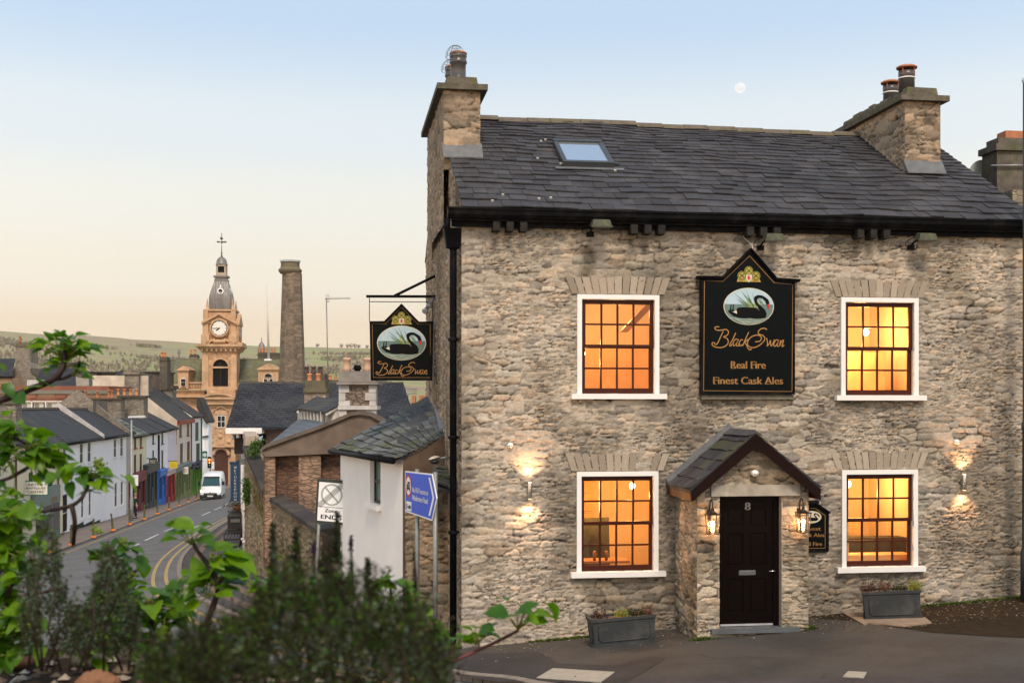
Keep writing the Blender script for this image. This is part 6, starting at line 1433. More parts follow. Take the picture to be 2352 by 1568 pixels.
# curved pediment at belfry foot
pc_ = tu(502); pr2 = tu(543)-pc_; arc = [(pc_+pr2*math.sin(a), tz(913)+1.15*math.cos(a)/1.0-1.15*math.cos(1.25)) for a in np.linspace(-1.25, 1.25, 15)]
for i in range(14): (xa, za), (xb, zb2) = arc[i], arc[i+1]; mb.hexa([W2(xa, za-.35, -.9), W2(xb, zb2-.35, -.9), W2(xb, zb2-.35, 0), W2(xa, za-.35, 0)], [W2(xa, za, -.9), W2(xb, zb2, -.9), W2(xb, zb2, 0), W2(xa, za, 0)])
tb(mb, 456, 545, 912, 917, -.9, .3); tb(mb, 460, 542, 917, 925, -.5, .3); tb(mb, 462, 540, 925, 929, -.8, .3)
mb.prism([W2(x, z) for x, z in arc]+[W2(arc[-1][0], tz(913)), W2(arc[0][0], tz(913))], TF.W(0, -.4, 0)-TF.W(0, 0, 0))
# clock stage trim
for x0, x1 in ((466, 479), (529, 541.5)):
    tb(mb, x0, x1, 742, 793, -.05, .5); tb(mb, x0-3, x1+2, 768, 793, -.3, .5); tb(mb, x0-1.5, x1+1.5, 738, 742, -.15, .5); tb(mb, x0+1, x1-1, 712, 738, 0, .5)
px_ = [(464, 741), (503.5, 718), (543, 741), (543, 745), (503.5, 723), (464, 745)]
mb.prism([W2(tu(x), tz(y), .25) for x, y in px_], TF.W(0, -.7, 0)-TF.W(0, 0, 0))
mb.prism([W2(tu(x), tz(y), .25) for x, y in ((466, 743), (503.5, 721), (541, 743))], TF.W(0, -.25, 0)-TF.W(0, 0, 0))
tb(mb, 468, 541, 710, 714, 0, DP-.1); tb(mb, 466, 543, 790, 793, -.25, DP)
for s_ in (-1, 1):
    q = [(504.5+s_*33, 793), (504.5+s_*30, 786), (504.5+s_*18, 779), (504.5+s_*10, 777), (504.5+s_*10, 781), (504.5+s_*20, 785), (504.5+s_*28, 793)]; mb.prism([W2(tu(x), tz(y), .2) for x, y in q], TF.W(0, -.5, 0)-TF.W(0, 0, 0))
for k in range(5): c = W2(tu(494+k*5), tz(784), -.1); mb.ball(c, .32, 8)
# right side wing of clock stage (pediment on the side)
sx = u1
side = [(-.0, 741), (DP/2, 718), (DP, 741), (DP, 746), (0, 746)]
mb.prism([TF.W(tu(540), d, tz(y)) for d, y in side], TF.W(.6, 0, 0)-TF.W(0, 0, 0))
for d in (.2, DP-1.1): wbox(mb, TF.W, tu(538), tu(547), d, d+.9, tz(793), tz(742))
wbox(mb, TF.W, tu(538), tu(556), -.3, DP+.6, tz(797), tz(786))
WLD(th_, mb, 'tower_trim', sandt)
# clock faces
cfm = pm('clock_white', (.72, .70, .64), .5, .3, var=.06, bump=0)
def clock(Wf, c, R_):
    mb = MB(); mb.poly([Wf(c[0]+R_*math.cos(a), -.42, c[1]+R_*math.sin(a)) for a in np.linspace(0, 2*math.pi, 41)[:-1]]); fc = WLD(th_, mb, 'clock_face', cfm)
    mb = MB()
    cq = lambda x, y: Wf(c[0]+x, -.45, c[1]+y)
    ribbon(mb, catm(R_*.98, R_*.98, 0, 0, 40), R_*.06, cq, True)
    for k in range(12): a = k*math.pi/6; ribbon(mb, [(R_*.78*math.cos(a), R_*.78*math.sin(a)), (R_*.93*math.cos(a), R_*.93*math.sin(a))], R_*.05, cq)
    WLD(th_, mb, 'clock_dial', pblack, fc)
    mb = MB(); a1, a2 = math.radians(90-7*30-22), math.radians(90-44.5*6)
    for a, l, wd in ((a1, .52, .12), (a2, .86, .07)): ribbon(mb, [(-R_*.1*math.cos(a), -R_*.1*math.sin(a)), (R_*l*math.cos(a), R_*l*math.sin(a))], R_*wd, lambda x, y: Wf(c[0]+x, -.48, c[1]+y))
    WLD(th_, mb, 'clock_hands', pblack, fc)
    mb = MB(); ring_ = [Wf(c[0]+R_*1.12*math.cos(a), -.38, c[1]+R_*1.12*math.sin(a)) for a in np.linspace(0, 2*math.pi, 33)]; mb.path(ring_, R_*.12, 6, False); wbox(mb, Wf, c[0]-R_*.99, c[0]+R_*.99, -.3, .3, c[1]-R_*.99, c[1]+R_*.99)
    WLD(th_, mb, 'clock_surround', sandt, fc)
clock(TF.W, (tu(504.3), tz(753.8)), 17.4*TK)
clock(lambda u, d, z: TF.W(tu(540)-.02-d, u, z), (DP/2, tz(756)), 15*TK)
# domed lead roof
mb = MB(); mb.smooth = True; prof = [(24.5, 714), (25.5, 704), (26, 694), (25.7, 684), (24.3, 675), (21.5, 664), (18, 653), (14.5, 642)]
rings = []; dc = DP/2-.05
for r, y in prof: h = r*TK; rings.append([TF.W(a*h, dc+b*h, tz(y)) for a, b in ((-1, -1), (1, -1), (1, 1), (-1, 1))])
for i in range(len(rings)-1):
    for k in range(4): mb.poly([rings[i][k], rings[i][(k+1) % 4], rings[i+1][(k+1) % 4], rings[i+1][k]])
mb.smooth = False
for r, y0, y1 in ((15.5, 642, 639), (13.5, 639, 634), (17, 634, 630.5)): h = r*TK; wbox(mb, TF.W, -h, h, dc-h, dc+h, tz(y0), tz(y1))
for i in range(9):
    x = -23+i*5.75
    for j in range(len(prof)-1):
        if abs(x) < prof[j][0] and abs(x) < prof[j+1][0]: mb.path([TF.W(x*TK, dc-prof[j][0]*TK, tz(prof[j][1])), TF.W(x*TK, dc-prof[j+1][0]*TK, tz(prof[j+1][1]))], .05, 4, False)
dome_ = WLD(th_, mb, 'dome_roof', leadd)
mb = MB(); c = (0, tz(667.5)); mb.path([TF.W(c[0]+6*TK*math.cos(a), dc-22.5*TK, c[1]+6*TK*math.sin(a)) for a in np.linspace(0, 2*math.pi, 21)], .1, 6, False); wbox(mb, TF.W, -9*TK, 9*TK, dc-24*TK, dc-20*TK, tz(676.5), tz(674.5)); mb.lathe([(.1, 0), (.14, .2), (.03, .5)], TF.W(0, dc-22*TK, tz(660)), 8)
wbox(mb, TF.W, 20*TK, 23*TK, dc-6*TK, dc+6*TK, tz(675), tz(659))
WLD(th_, mb, 'round_louvre', whitew, dome_); mb = MB(); mb.poly([TF.W(5.5*TK*math.cos(a), dc-22.6*TK, c[1]+5.5*TK*math.sin(a)) for a in np.linspace(0, 2*math.pi, 21)[:-1]]); WLD(th_, mb, 'louvre_opening', dark, dome_)
# lantern, cupola, vane
mb = MB(); h = 11.7*TK; zb_, zt_ = tz(630.5), tz(604)
for a in (-1, 1):
    for b in (-1, 1): wbox(mb, TF.W, min(a*h, a*h*.62), max(a*h, a*h*.62), dc+min(b*h, b*h*.62), dc+max(b*h, b*h*.62), zb_, zt_)
wbox(mb, TF.W, -h, h, dc-h, dc+h, tz(608.5), zt_); wbox(mb, TF.W, -h*.98, h*.98, dc-h*.98, dc+h*.98, zb_, zb_+.5)
lan = WLD(th_, mb, 'lantern_stage', pm('lantern_stone', (.42, .34, .26), .8, .2))
mb = MB(); wbox(mb, TF.W, -h*.8, h*.8, dc-h*.8, dc+h*.8, zb_, zt_-.1); WLD(th_, mb, 'louvres', dark, lan)
mb = MB(); mb.lathe([(14*TK, tz(604)), (14*TK, tz(602.5)), (12.6*TK, tz(602)), (12.2*TK, tz(597)), (10.5*TK, tz(592)), (7*TK, tz(588)), (3*TK, tz(586)), (2*TK, tz(585))], TF.W(0, dc, 0), 20); WLD(th_, mb, 'cupola', leadd)
mb = MB(); ctr = TF.W(0, dc, 0); mb.lathe([(3*TK, tz(587)), (2.6*TK, tz(584)), (1.2*TK, tz(582)), (1.8*TK, tz(576)), (1.0*TK, tz(574)), (.7*TK, tz(562)), (.4*TK, tz(552)), (.25*TK, tz(529))], ctr, 8)
for a in (0, math.pi/2): mb.path([TF.W(-10*TK*math.cos(a), dc-10*TK*math.sin(a), tz(552)), TF.W(10*TK*math.cos(a), dc+10*TK*math.sin(a), tz(552))], .05, 5)
for x in (-9.5, -6, 6, 9.5, 2): mb.ball(TF.W(x*TK, dc, tz(550.5)), .12, 6)
mb.prism([TF.W(x*TK, dc, tz(y)) for x, y in ((-4, 544), (-2, 538), (-.5, 541), (3.5, 542), (3.5, 544), (-1, 546))], TF.W(0, .06, 0)-TF.W(0, 0, 0)); mb.path([ctr+Vector((0, 0, tz(556))), ctr+Vector((0, 0, tz(530)))], .05, 5)
WLD(th_, mb, 'weather_vane', pm('vane_iron', (.03, .025, .02), .5, .4), lan)
for x, d in ((475.8, .4), (533.6, .4), (475.8, DP-.5), (533.6, DP-.5)):
    mb = MB(); p = TF.W(tu(x), d, 0); mb.lathe([(4.6*TK, tz(713)), (4.6*TK, tz(710)), (3.6*TK, tz(709)), (3.2*TK, tz(702)), (2*TK, tz(697)), (2.5*TK, tz(696)), (1.1*TK, tz(693)), (1.5*TK, tz(689)), (.3*TK, tz(685))], p, 8); WLD(th_, mb, 'pinnacle', sandt)
# lower front: window, door
mb = MB(); fw_ = lambda x, y, k=0: TF.W(tu(x), -.25-.05*k, tz(y))
tb(mb, 494, 498, 945, 982, -.35, 0); tb(mb, 519, 523, 945, 982, -.35, 0); tb(mb, 494, 523, 942, 952, -.4, 0); tb(mb, 484, 530, 932, 935, -.4, 0); tb(mb, 481, 484, 932, 1000, -.4, 0)
mb.prism([fw_(x, y) for x, y in ((491, 944), (500, 938), (508, 934), (516, 938), (525, 944), (525, 941.5), (508, 931), (491, 941.5))], TF.W(0, -.3, 0)-TF.W(0, 0, 0))
tb(mb, 478, 541, 1000, 1002, -.5, 0)
mb.prism([fw_(x, y) for x, y in ((478, 1014), (492, 1003), (500, 1000), (508, 998), (518, 1000), (528, 1003), (541, 1014), (541, 1022), (478, 1022))], TF.W(0, -.6, 0)-TF.W(0, 0, 0))
tb(mb, 479, 541, 1022, 1026, -1.1, 0); tb(mb, 500, 517, 990, 1020, -1.0, 0)
for x, y, r in ((508, 992, 5), (508, 1002, 7), (488, 1014, 5), (527, 1014, 5), (501, 1008, 3.5), (515, 1008, 3.5)): mb.ball(TF.W(tu(x), -.8, tz(y)), r*TK, 8)
tb(mb, 478, 486, 1026, 1140, -.7, 0); tb(mb, 531, 541, 1026, 1140, -.7, 0)
WLD(th_, mb, 'doorcase', sandt)
mb = MB(); dcx, dr_ = 508.5, 15.5
for y, r in ((1029.5, 15.5),):
    pts = [(dcx+r*math.cos(a), 1045-r*math.sin(a)) for a in np.linspace(0, math.pi, 15)]
    mb.poly([TF.W(tu(x), -.23, tz(y)) for x, y in pts]+[TF.W(tu(dcx-r), -.23, tz(1140)), TF.W(tu(dcx+r), -.23, tz(1140))])
dr3 = WLD(th_, mb, 'door', pm('oak_door', (.07, .025, .015), .6, .3, var=.4, sc=1))
mb = MB()
pts = [TF.W(tu(dcx+17.5*math.cos(a)), -.4, tz(1045-17.5*math.sin(a))) for a in np.linspace(0, math.pi, 17)]; mb.path(pts, .3, 6); WLD(th_, mb, 'door_arch', sandt)
mb = MB(); tb(mb, 499, 518, 953.5, 982, -.34, -.22); wn_ = WLD(th_, mb, 'window', white)
mb = MB()
for i in range(2):
    for j in range(2): x0, y0 = 500.5+i*8.7, 955+j*13.2; mb.poly([TF.W(tu(x), -.36, tz(y)) for x, y in ((x0, y0), (x0+7.6, y0), (x0+7.6, y0+12), (x0, y0+12))])
WLD(th_, mb, 'pane', dwin, wn_)
# wings
def pb(mb, x0, x1, y0, y1, Y, dY): a, b = P(x0, y1, Y), P(x1, y0, Y); mb.box(a.x, b.x, Y, Y+dY, a.z, b.z)
mb = MB(); pb(mb, 395, 470, 897, 1010, 192, 10); WLD(th_, mb, 'wing_wall', sand); mb = MB(); pb(mb, 545, 640, 880, 1010, 192, 10); WLD(th_, mb, 'wing_wall', sand)
mb = MB(); pb(mb, 393, 470, 892, 895, 191.5, 2); pb(mb, 393, 468, 908, 912, 191, 2); pb(mb, 395, 434, 882, 893, 191.8, 1); WLD(th_, mb, 'parapet', sandt)
mb = MB()
for k in range(9): x = 437+k*3.6; a = P(x, 893, 191.9); mb.lathe([(.07, 0), (.11, .3), (.06, .6), (.09, 1.0)], a, 6)
pb(mb, 434, 469, 877, 880, 191.7, .5); WLD(th_, mb, 'balustrade', sandt)
mb = MB()
a, b, c, d = P(388, 892, 193), P(470, 892, 193), P(470, 826, 197), P(404, 826, 197); mb.poly([a, b, c, d]); a2, d2 = P(368, 900, 210), P(396, 822, 203); mb.poly([a, d, d2, a2])
a, b, c, d = P(541, 882, 193), P(700, 882, 193), P(690, 826, 197), P(541, 826, 197); mb.poly([a, b, c, d])
pb(mb, 402, 470, 824, 828, 197, .4); pb(mb, 541, 640, 824, 828, 197, .4); WLD(th_, mb, 'wing_roof', gslate)
def dormer(xc, yb, w2, yt, yp, arched=False):
    mb = MB(); pb(mb, xc-w2, xc+w2, yt, yb, 191.2, 4); a = [P(xc-w2-3, yt+1, 191), P(xc+w2+3, yt+1, 191), P(xc, yp, 191)]; mb.prism(a, (0, 4, 0)); pb(mb, xc-w2-2, xc+w2+2, yt, yt+3, 190.9, 1); o = WLD(th_, mb, 'dormer', sandt)
    mb = MB()
    if arched:
        for q in (-6.5, 6.5): pb(mb, xc+q-5, xc+q+5, yb-13, yb-1, 191, .3)
        mb.prism([P(xc+10*math.cos(t), yb-16-9*math.sin(t), 191) for t in np.linspace(0, math.pi, 12)], (0, .3, 0))
    else: pb(mb, xc-6, xc+6, yb-23, yb-5, 191, .3)
    wo2 = WLD(th_, mb, 'dormer_window', white, o); mb = MB()
    if arched:
        for q in (-6.5, 6.5): pb(mb, xc+q-3.5, xc+q+3.5, yb-12, yb-7, 190.8, .1); pb(mb, xc+q-3.5, xc+q+3.5, yb-6, yb-2, 190.8, .1)
        mb.prism([P(xc+8.5*math.cos(t), yb-17-7.5*math.sin(t), 190.9) for t in np.linspace(0, math.pi, 12)], (0, -.05, 0))
    else: pb(mb, xc-4.8, xc+4.8, yb-22, yb-15, 190.8, .1); pb(mb, xc-4.8, xc+4.8, yb-13.5, yb-6.5, 190.8, .1)
    WLD(th_, mb, 'pane', dwin, o)
dormer(420.5, 892, 12, 848, 840); dormer(616, 882, 23, 846, 834, True)
mb = MB(); mb.lathe([(.45, -1), (.3, .8), (.22, 1.2), (.4, 1.4), (.12, 1.9), (.28, 2.5), (.05, 3.1)], P(411, 845, 200), 8); WLD(th_, mb, 'finial', leadd)
# traffic light and notice at the van
tl_p = G(479, 1133, .11); tl_p = Vector((P(481, 1100, 150).x, 150, gz(P(481, 1100, 150).x, 150)))
tl = thing('traffic_light', 'traffic light showing red and amber in front of the town hall door', 'traffic light', tl_p); kk = 150/F; tz2 = lambda y: EYE+(930-y)*kk-tl_p.z
mb = MB(); mb.path([(.05, .2, 0), (.05, .2, tz2(1060))], .06, 8); mb.build('post', greyp, tl)
mb = MB(); mb.box(-.25, .3, -.02, .02, tz2(1075), tz2(1047)); mb.build('backing_board', swhite, tl); mb = MB(); mb.box(-.2, .25, -.1, -.03, tz2(1074), tz2(1048)); mb.build('signal_box', pblack, tl)
mb = MB(); mb.ball((.03, -.12, tz2(1055.5)), .14, 10); mb.build('red_lens', emat('red_glow', (1, .12, .02), 8), tl); mb = MB(); mb.ball((.03, -.12, tz2(1062)), .10, 10); mb.build('amber_lens', emat('amber_glow', (1, .45, .05), 2.5), tl); mb = MB(); mb.ball((.03, -.11, tz2(1069)), .1, 10); mb.build('green_lens', pm('lens_off', (.2, .2, .12), .3, .5), tl)
board_sign(481.5-1, 1059.5, 492, 1076, 158, swhite, 'white framed notice board beside the town hall doorway', (navy, [('P', .3, .7, .35, .6)]), 3)
# ================= VAN =================
vp = G(483, 1147.5); VK = vp.y/F
van = thing('van', 'white high-roof van with black bumper driving toward the camera', 'van', vp, rad(9))
wv = pm('van_white', (.72, .73, .75), .3, .5, var=.04, sc=2, bump=0); rub_ = pm('van_black', (.015, .015, .016), .5, .3, bump=0)
sec = [(0.0, .30, .62, .86, .90), (.06, .28, .80, .93, .97), (.35, .28, 1.02, .98, .97), (.75, .28, 1.22, 1.0, .92), (1.15, .28, 1.62, 1.0, .84), (1.55, .28, 2.05, 1.0, .78), (1.95, .28, 2.38, 1.0, .78), (2.5, .28, 2.52, 1.0, .80), (5.9, .28, 2.52, 1.0, .80), (6.05, .32, 2.42, .98, .78)]
mb = MB(); mb.smooth = True; rg = []
for y, z0, z1, wb_, wt_ in sec:
    wz = z0+(z1-z0)*.52; rg.append(mb.add([(-wb_, y, z0), (-wb_*1.02, y, wz), (-(wb_+wt_)/2, y, z1-.22), (-wt_*.9, y, z1-.04), (0, y, z1), (wt_*.9, y, z1-.04), ((wb_+wt_)/2, y, z1-.22), (wb_*1.02, y, wz), (wb_, y, z0)]))
for i in range(len(sec)-1):
    for k in range(8): mb.face((rg[i]+k, rg[i]+k+1, rg[i+1]+k+1, rg[i+1]+k))
mb.smooth = False; mb.face([rg[0]+k for k in range(9)]); mb.face([rg[-1]+k for k in range(9)]); mb.build('body', wv, van)
mb = MB(); mb.box(-1.0, 1.0, -.10, .3, .18, .50); mb.box(-.62, .62, -.06, .06, .50, .66); mb.box(-1.01, 1.01, .3, .5, .2, .5); mb.build('front_bumper', rub_, van)
mb = MB()
for k in range(3): mb.box(-.5, .5, -.09, -.06, .55+k*.06, .57+k*.06)
mb.prism([(-.08, -.1, .70), (0, -.1, .60), (.08, -.1, .70), (0, -.1, .80)], (0, .03, 0)); mb.build('grille', steel, van)
mb = MB(); y_ = lambda z: .78+(z-1.22)*.99
mb.hexa([(-.86, .80, 1.30), (.86, .80, 1.30), (.86, .85, 1.30), (-.86, .85, 1.30)], [(-.74, 1.52, 2.04), (.74, 1.52, 2.04), (.74, 1.6, 2.04), (-.74, 1.6, 2.04)]); mb.build('windscreen', glassm('windscreen', (.03, .07, .08)), van)
mb = MB(); mb.hexa([(-.8, 1.48, 2.04), (.8, 1.48, 2.04), (.8, 1.6, 2.04), (-.8, 1.6, 2.04)], [(-.72, 1.62, 2.18), (.72, 1.62, 2.18), (.72, 1.75, 2.18), (-.72, 1.75, 2.18)]); mb.build('screen_header', rub_, van)
for s in (-1, 1):
    mb = MB(); mb.prism([(s*.62, -.0, .72), (s*.95, .03, .70), (s*.99, .2, .98), (s*.80, .1, .92)], (0, -.05, 0)); mb.build('headlight', emat('headlight_glow', (1, .85, .7), .9), van)
    mb = MB(); mb.box(min(s*1.02, s*1.28), max(s*1.02, s*1.28), 1.0, 1.12, 1.35, 1.72); mb.build('mirror', rub_, van)
    for y in (.95, 4.9):
        mb = MB(); o_ = mb; mb.path([(s*.80, y, .34), (s*1.0, y, .34)], .34, 18); wl_ = mb.build('wheel', rub_, van); mb = MB(); mb.path([(s*.99, y, .34), (s*1.015, y, .34)], .19, 14); mb.build('rim', steel, wl_)
    mb = MB(); mb.hexa([(s*1.0, 1.25, 1.35), (s*1.03, 1.25, 1.35), (s*1.03, 2.1, 1.35), (s*1.0, 2.1, 1.35)], [(s*.93, 1.6, 1.95), (s*.97, 1.6, 1.95), (s*.97, 2.1, 1.95), (s*.93, 2.1, 1.95)]); mb.build('side_window', glassm('windscreen'), van)
    mb = MB(); mb.path([(s*.78, .02, .40), (s*.7, -.11, .40)], .06, 8); mb.build('fog_lamp', steel, van)
mb = MB(); mb.box(-.27, .27, -.13, -.10, .32, .44); pt = mb.build('number_plate', swhite, van); mb = MB(); text(mb, 'PX66 KVJ', lambda x, y: (x, -.135, y), -.22, .22, .345, .415); mb.build('plate_lettering', pblack, pt)
# ---- dark car at the left edge
cp = G(8, 1353); car = thing('parked_car', 'black car with a glowing lamp half hidden behind leaves at the left edge', 'car', cp, rad(70))
cs = [(0, .30, .62, .80, .78), (.15, .25, .78, .86, .84), (1.0, .22, .95, .88, .82), (1.5, .22, 1.30, .88, .70), (2.1, .22, 1.46, .88, .64), (3.2, .22, 1.42, .88, .64), (3.9, .22, 1.05, .88, .78), (4.2, .30, .90, .84, .76)]
mb = MB(); mb.smooth = True; rg = []
for y, z0, z1, wb_, wt_ in cs: rg.append(mb.add([(-wb_, y, z0), (-wb_*1.02, y, (z0+min(z1, .9))/2), (-wb_*.98, y, min(z1, .92)-.03), (-wt_*.92, y, z1-.03), (0, y, z1), (wt_*.92, y, z1-.03), (wb_*.98, y, min(z1, .92)-.03), (wb_*1.02, y, (z0+min(z1, .9))/2), (wb_, y, z0)]))
for i in range(len(cs)-1):
    for k in range(8): mb.face((rg[i]+k, rg[i]+k+1, rg[i+1]+k+1, rg[i+1]+k))
mb.smooth = False; mb.face([rg[0]+k for k in range(9)]); mb.face([rg[-1]+k for k in range(9)]); mb.build('body', pm('car_black', (.01, .01, .012), .2, .6, bump=0), car)
for s in (-1, 1):
    mb = MB(); mb.box(min(s*.5, s*.8), max(s*.5, s*.8), -.03, .1, .58, .70); mb.build('headlight', emat('car_lamp', (1, .7, .35), 2.2), car)
    for y in (.8, 3.3): mb = MB(); mb.path([(s*.70, y, .31), (s*.90, y, .31)], .31, 16); w_o = mb.build('wheel', rub_, car); mb = MB(); mb.path([(s*.89, y, .31), (s*.91, y, .31)], .2, 12); mb.build('rim', steel, w_o)
    mb = MB(); mb.prism([(s*.87, 1.55, .98), (s*.72, 1.9, 1.36), (s*.70, 3.1, 1.34), (s*.85, 3.6, 1.0)], (s*.02, 0, 0)); mb.build('side_window', glassm(), car)
# ---- person
pp = G(311, 1190, .11)
person = thing('person', 'person in dark green coat walking on the pavement with a white bag', 'person', pp, rad(-20))
def skin_fig(name, nodes_, edges, mat, parent, sub=1):
    me = bpy.data.meshes.new(name); me.from_pydata([n[0] for n in nodes_], edges, []); me.materials.append(mat); o = link(name, me, parent)
    o.modifiers.new('s', 'SKIN'); me.skin_vertices.new() if not me.skin_vertices else None
    for i, n in enumerate(nodes_): me.skin_vertices[0].data[i].radius = (n[1], n[1] if len(n) < 3 else n[2])
    me.skin_vertices[0].data[0].use_root = True
    if sub: m_ = o.modifiers.new('ss', 'SUBSURF'); m_.levels = sub; m_.render_levels = sub
    return o
skinm = pm('skin', (.48, .28, .20), .6, .3, bump=0)
nd = [((0, 0, .90), .13, .10), ((0, 0, 1.12), .125, .09), ((0, 0, 1.34), .15, .09), ((0, 0, 1.45), .055), ((0, .0, 1.53), .07, .08), ((0, -.01, 1.63), .085, .095),
      ((.17, 0, 1.37), .055), ((.22, .03, 1.12), .045), ((.20, -.08, .90), .034), ((.20, -.10, .83), .03),
      ((-.17, 0, 1.37), .055), ((-.23, -.02, 1.12), .045), ((-.23, -.07, .88), .034), ((-.23, -.08, .81), .03),
      ((.09, 0, .86), .09), ((.10, -.14, .48), .065), ((.10, -.12, .09), .045), ((.10, -.26, .04), .035),
      ((-.09, 0, .86), .09), ((-.10, .10, .48), .065), ((-.10, .26, .12), .045), ((-.10, .16, .03), .035)]
ed = [(0, 1), (1, 2), (2, 3), (3, 4), (4, 5), (2, 6), (6, 7), (7, 8), (8, 9), (2, 10), (10, 11), (11, 12), (12, 13), (0, 14), (14, 15), (15, 16), (16, 17), (0, 18), (18, 19), (19, 20), (20, 21)]
for base, sx in ((9, 1), (13, -1)):
    hx, hy, hz2 = nd[base][0]
    for dx, dy, l in ((-.012, -.02, .07), (-.004, -.007, .08), (.004, .006, .078), (.012, .018, .06)):
        n = len(nd); nd += [((hx+dx, hy+dy, hz2-.03), .009), ((hx+dx-sx*.008, hy+dy-.006, hz2-.03-l), .007)]; ed += [(base, n), (n, n+1)]
    n = len(nd); nd += [((hx-sx*.025, hy-.03, hz2-.005), .01), ((hx-sx*.03, hy-.045, hz2-.05), .008)]; ed += [(base, n), (n, n+1)]
skin_fig('body', nd, ed, skinm, person)
coat = pm('coat_green', (.015, .035, .028), .8, .2); trs = pm('trousers_dark', (.012, .014, .02), .8, .2)
skin_fig('coat', [((0, 0, .82), .155, .12), ((0, 0, 1.1), .145, .11), ((0, 0, 1.36), .165, .105), ((.175, 0, 1.38), .07), ((.225, .03, 1.12), .06), ((.205, -.06, .93), .05), ((-.175, 0, 1.38), .07), ((-.235, -.02, 1.12), .06), ((-.235, -.05, .93), .05)], [(0, 1), (1, 2), (2, 3), (3, 4), (4, 5), (2, 6), (6, 7), (7, 8)], coat, person)
skin_fig('trousers', [((0, 0, .86), .13, .11), ((.09, 0, .82), .1), ((.10, -.14, .48), .08), ((.10, -.12, .11), .065), ((-.09, 0, .82), .1), ((-.10, .10, .48), .08), ((-.10, .25, .14), .065)], [(0, 1), (1, 2), (2, 3), (0, 4), (4, 5), (5, 6)], trs, person)
mb = MB(); mb.ball((0, .02, 1.665), .105, 14, 1.05); mb.build('hair', pm('hair_grey', (.28, .22, .17), .8, .2), person)
mb = MB()
for s in (-1, 1): mb.ball((s*.035, -.095, 1.64), .012, 6)
mb.build('eyes', pblack, person)
mb = MB(); mb.prism([(0, -.09, 1.64), (.014, -.10, 1.60), (0, -.125, 1.605), (-.014, -.10, 1.60)], (0, .01, 0)); mb.box(-.025, .025, -.102, -.09, 1.565, 1.575); mb.build('face', pm('lips', (.35, .15, .12), .6, .3, bump=0), person)
for s, (x, y) in ((1, (.10, -.20)), (-1, (-.10, .18))): mb = MB(); mb.box(x-.05, x+.05, y-.13, y+.13, 0, .09); mb.build('shoe', rub_, person)
im = Matrix.Translation(pp)
bag = thing('shopping_bag', 'white carrier bag held by the person in the green coat', 'bag', pp+Vector((-.26, -.08, .40)))
mb = MB(); mb.hexa([(-.10, -.05, 0), (.10, -.05, 0), (.10, .07, 0), (-.10, .07, 0)], [(-.14, -.03, .30), (.14, -.03, .30), (.14, .05, .30), (-.14, .05, .30)]); mb.build('bag_body', swhite, bag); mb = MB(); mb.path(smooth_line([(-.08, 0, .3), (-.02, 0, .42), (.02, 0, .42), (.08, 0, .3)], 4), .006, 4); mb.build('handles', swhite, bag)
# ================= RIGHT SIDE OF THE STREET =================
# lichen wall with coping
wa = Vector((G(563, 1311).x, G(563, 1311).y, 0)); wb = Vector((-4.05, 26.7, 0)); wc = Vector((-2.7, 24.3, 0))
LWall = thing('garden_wall', 'tall lichen covered stone wall with broad dark coping beside the lane', 'wall', (wa.x, wa.y, gz(wa.x, wa.y)))
fw1 = Fr(wa, math.atan2(wb.y-wa.y, wb.x-wa.x)); L1 = (wb-wa).length
zA = lambda u: 2.15-1.15*min(1, u/4.2)-.28*max(0, (u-4.2)/(L1-4.2))
def wmap(U, Z, H):
    x = fw1.o.x+U*fw1.c+H*fw1.s; y = fw1.o.y+U*fw1.s-H*fw1.c; g = gz(wa.x, wa.y); return x-wa.x, y-wa.y, Z-g
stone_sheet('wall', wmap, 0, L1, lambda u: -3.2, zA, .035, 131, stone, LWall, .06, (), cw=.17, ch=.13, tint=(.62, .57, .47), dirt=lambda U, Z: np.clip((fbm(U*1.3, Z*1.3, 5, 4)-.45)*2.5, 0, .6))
mb = MB(); thw = .30
def wq(u, d, z): return fw1.W(u, d, z)
us = [0, 1.4, 2.8, 4.2, 6, 8, L1]
for i in range(len(us)-1):
    a, b = us[i], us[i+1]; mb.hexa([wq(a, -.09, zA(a)), wq(b, -.09, zA(b)), wq(b, thw, zA(b)), wq(a, thw, zA(a))], [wq(a, -.09, zA(a)+.1), wq(b, -.09, zA(b)+.1), wq(b, thw, zA(b)+.16), wq(a, thw, zA(a)+.16)])
WLD(LWall, mb, 'coping', pm('coping_slab', (.055, .048, .045), .9, .15, var=.4, sc=2, bump=.4, bs=20, stain=(.09, .08, .06)))
mb = MB(); mb.hexa([wq(0, 0, -3.2), wq(L1, 0, -3.2), wq(L1, .5, -3.2), wq(0, .5, -3.2)], [wq(0, .06, 2.1), wq(0.01, .06, 2.1), wq(.02, .5, 2.1), wq(0, .5, 2.1)]); mb.poly([wq(0, 0, -3.2), wq(0, .55, -3.2), wq(0, .55, 2.15), wq(0, 0, 2.15)]); mb.poly([wq(0, .5, -3.2), wq(L1, .5, -3.2), wq(L1, .5, zA(L1)), wq(4.2, .5, zA(4.2)), wq(0, .5, zA(0))]); WLD(LWall, mb, 'wall_core', rub1)
